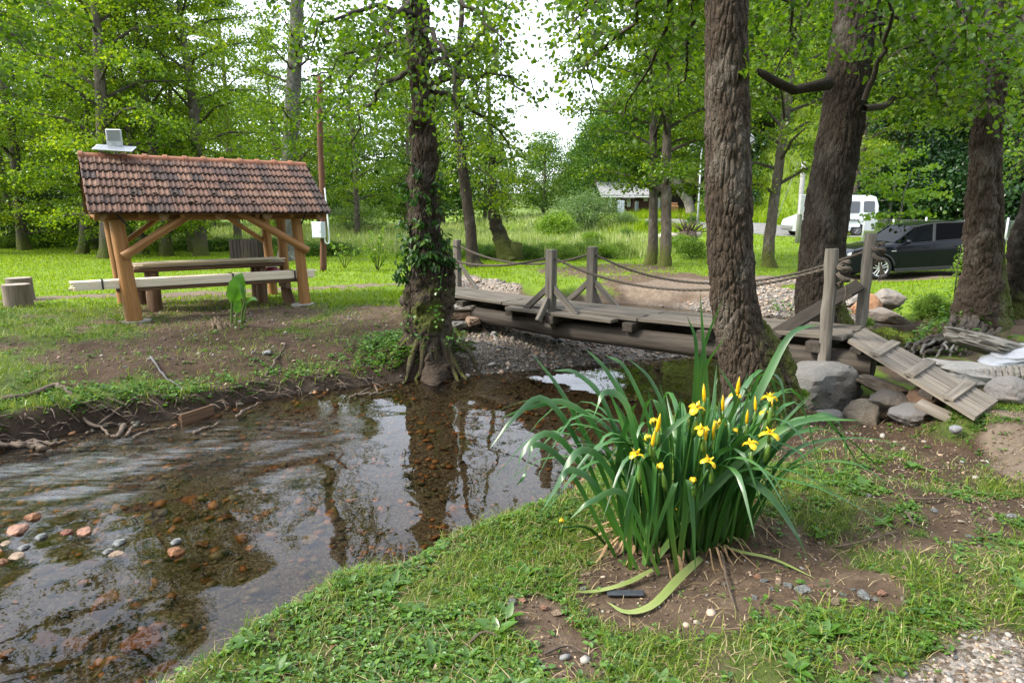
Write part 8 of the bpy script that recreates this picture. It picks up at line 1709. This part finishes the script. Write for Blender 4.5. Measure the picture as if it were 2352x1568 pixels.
for k in range(26):
    a = rs2.uniform(0, 6.28); q = rs2.uniform(.02, .2); h_ = rs2.uniform(.06, .22) * (1 - q * 2.2); c = np.array(sb_) + np.array([cos(a) * q, sin(a) * q * .8, -.03]); m_ = MB(); m_.tube([c, c + np.array([rs2.uniform(-.03, .03), 0, h_ * .6]), c + np.array([rs2.uniform(-.05, .05), 0, h_ + .04])], [.035, .028, .012], 5, True, rough=.25, seed=k); part(m_, 'splinter', M_rot, t, 2)
GBK = 'stones lying on the bare left bank'
for k, (u, v, w, lb) in enumerate([(612, 792, 26, 'bluish angular stone lying on the soil below the banana plant'), (557, 748, 20, 'grey stone at the foot of the banana plant'), (650, 777, 16, None), (560, 791, 12, None), (610, 828, 14, None), (690, 768, 12, None), (720, 780, 12, None), (672, 796, 12, None), (445, 838, 14, None), (700, 840, 10, None), (655, 745, 10, None), (590, 850, 12, None), (735, 742, 12, None), (770, 750, 10, None), (420, 815, 10, None), (300, 825, 10, None), (270, 920, 14, None), (545, 885, 16, None), (555, 910, 22, None)]):
    stone(u, v, w, lb or 'small pale stone lying on the bare soil of the left bank', .46, k, None if lb else GBK, me=(rg if k in (0, 1) else rt if k % 3 else rpk), sink=.15, rz=k, cat='stone')
GNR = 'pale stones on the bare soil right of the iris'
for k, (u, v, w, lb) in enumerate([(1846, 1342, 36, 'long flat pale grey stone, largest on the bare soil right of the iris'), (1920, 1380, 30, 'rounded grey stone beside the weeds below the flat pale stone'), (1984, 1372, 34, 'greyish blue stone in the row at the edge of the grass'), (1742, 1298, 24, None), (1756, 1312, 22, None), (1788, 1318, 22, None), (1812, 1326, 22, None), (1862, 1330, 16, None), (1735, 1354, 18, None), (1905, 1360, 18, None), (1935, 1362, 16, None), (2024, 1372, 26, None), (2010, 1382, 18, None), (1650, 1297, 16, None), (1668, 1302, 14, None), (2015, 1400, 22, None), (1775, 1335, 14, None), (1835, 1300, 12, None), (1960, 1350, 14, None), (1890, 1345, 12, None)]):
    stone(u, v, w, lb or 'small pale grey stone on the bare soil right of the iris', .6, k, None if lb else GNR, me=(rg, rt, rg, rpk)[k % 4], sink=.25, rz=k * .9, sq=(1, .8, .9))
for k, (u, v, w, lb) in enumerate([(2098, 1156, 24, None), (2150, 1150, 18, None), (2198, 1156, 22, None), (2330, 1154, 30, 'grey stone in the grass at the right frame edge'), (2249, 1095, 16, None), (1998, 1108, 16, None), (1890, 1190, 16, None), (2100, 1170, 18, None), (2130, 1165, 14, None), (2230, 1200, 14, None), (2080, 1285, 16, None), (2300, 1235, 12, None), (2240, 1420, 14, None), (2200, 1480, 14, None)]):
    stone(u, v, w, lb or 'grey stone half hidden in the sparse grass at the right', .68, k, None if lb else 'stones in the sparse grass at the right', me=rg if k % 2 else rt, sink=.3, rz=k * 1.3)
for k, (u, v, w, lb) in enumerate([(1280, 1400, 26, None), (1175, 1380, 24, 'reddish stone in the clover left of the dark strip'), (1250, 1390, 22, None), (1295, 1376, 18, None), (1340, 1335, 20, None), (1200, 1372, 22, None), (1175, 1365, 16, None), (1145, 1345, 16, None), (1320, 1420, 20, None), (1350, 1300, 18, None), (1225, 1325, 14, None), (1180, 1300, 12, None), (1305, 1360, 16, None), (1150, 1510, 16, None), (900, 1452, 16, None)]):
    stone(u, v, w, lb or 'brown or grey stone among clover at the left of the iris', .52, k, None if lb else 'stones among the clover left of the iris', me=(rt, rg, rpk)[k % 3], sink=.25, rz=k * 1.1)
m_ = MB(); m_.bar(gp(1395, 1332, .55, .012), gp(1480, 1338, .55, .015), .045, .012, upz, .003); o = m_.obj('dark_strip', plain('dark_slate', (.035, .04, .05), .35, var=.3, vs=40)); tag(o, 'flat dark strip of plastic or slate lying before the iris', 'strip')
for (a, b, c, lb) in [((2080, 1148), (2130, 1160), (2170, 1150), 'thin dark twig curving through the grass at the right'), ((1920, 1235), (1980, 1240), (2060, 1218), 'long thin brown twig lying in the grass right of the iris'), ((2080, 1180), (2100, 1208), (2130, 1215), 'short pale twig with bark standing in the right grass'), ((1660, 1225), (1670, 1300), (1690, 1390), 'withered brown stem hanging down the bare soil right of the iris'), ((1250, 1475), (1300, 1460), (1350, 1470), 'pale stick lying in the soil hollow at bottom centre'), ((1070, 1440), (1110, 1425), (1150, 1430), 'dark thin twig lying across the clover near the water')]:
    m_ = MB(); m_.tube(catmull([gp(*a, .6, .015), gp(*b, .6, .035), gp(*c, .6, .015)], 12), list(np.linspace(.008, .004, 12)), 6, True, rough=.15); o = m_.obj('twig', M_root); tag(o, lb, 'twig')
q = gp(932, 1345, .1, -.02); m_ = MB(); m_.tube([q, (q[0], q[1], q[2] + .05), (q[0] + .008, q[1], q[2] + .12)], [.012, .010, .003], 6, rough=.2); o = m_.obj('dead_stick', M_twig); tag(o, 'small dark stick standing upright at the near waterline', 'stick')
# larger broad leaved weeds among the near grass
GWD = 'broad leaved weeds in the near grass'
WLm = [leaf_mesh('leaf', M_clover, a, i) for i, a in enumerate((.36, .5))]
for k in range(70):
    x, y = (ri.uniform(1.4, 5), ri.uniform(1.7, 4.8)) if k < 40 else (ri.uniform(-1.2, 1.4), ri.uniform(1.6, 3.2))
    if bil(SDG, x, y)[0] < .1 or bil(GG, x, y)[0] < .25 or math.hypot(x - ib[0], (y - ib[1]) * 1.5) < .6: continue
    t = thing('weed_plant', 'low rosette of broad green leaves in the near grass', 'weed', (x, y, H(x, y)), GWD)
    for j in range(ri.randrange(5, 9)): link('leaf', WLm[k % 2], t, (0, 0, .008), (ri.uniform(-.3, .3), -ri.uniform(.05, .65), j * 1.0 + ri.uniform(-.4, .4)), ri.uniform(.06, .12) * (1 if y > 2.4 else .8))
print('OBJECTS', len(bpy.data.objects), 'TRIS', sum(len(o.data.loops) - 2 * len(o.data.polygons) for o in bpy.data.objects if o.type == 'MESH'), 'UNIQ', sum(len(m.loops) - 2 * len(m.polygons) for m in bpy.data.meshes))
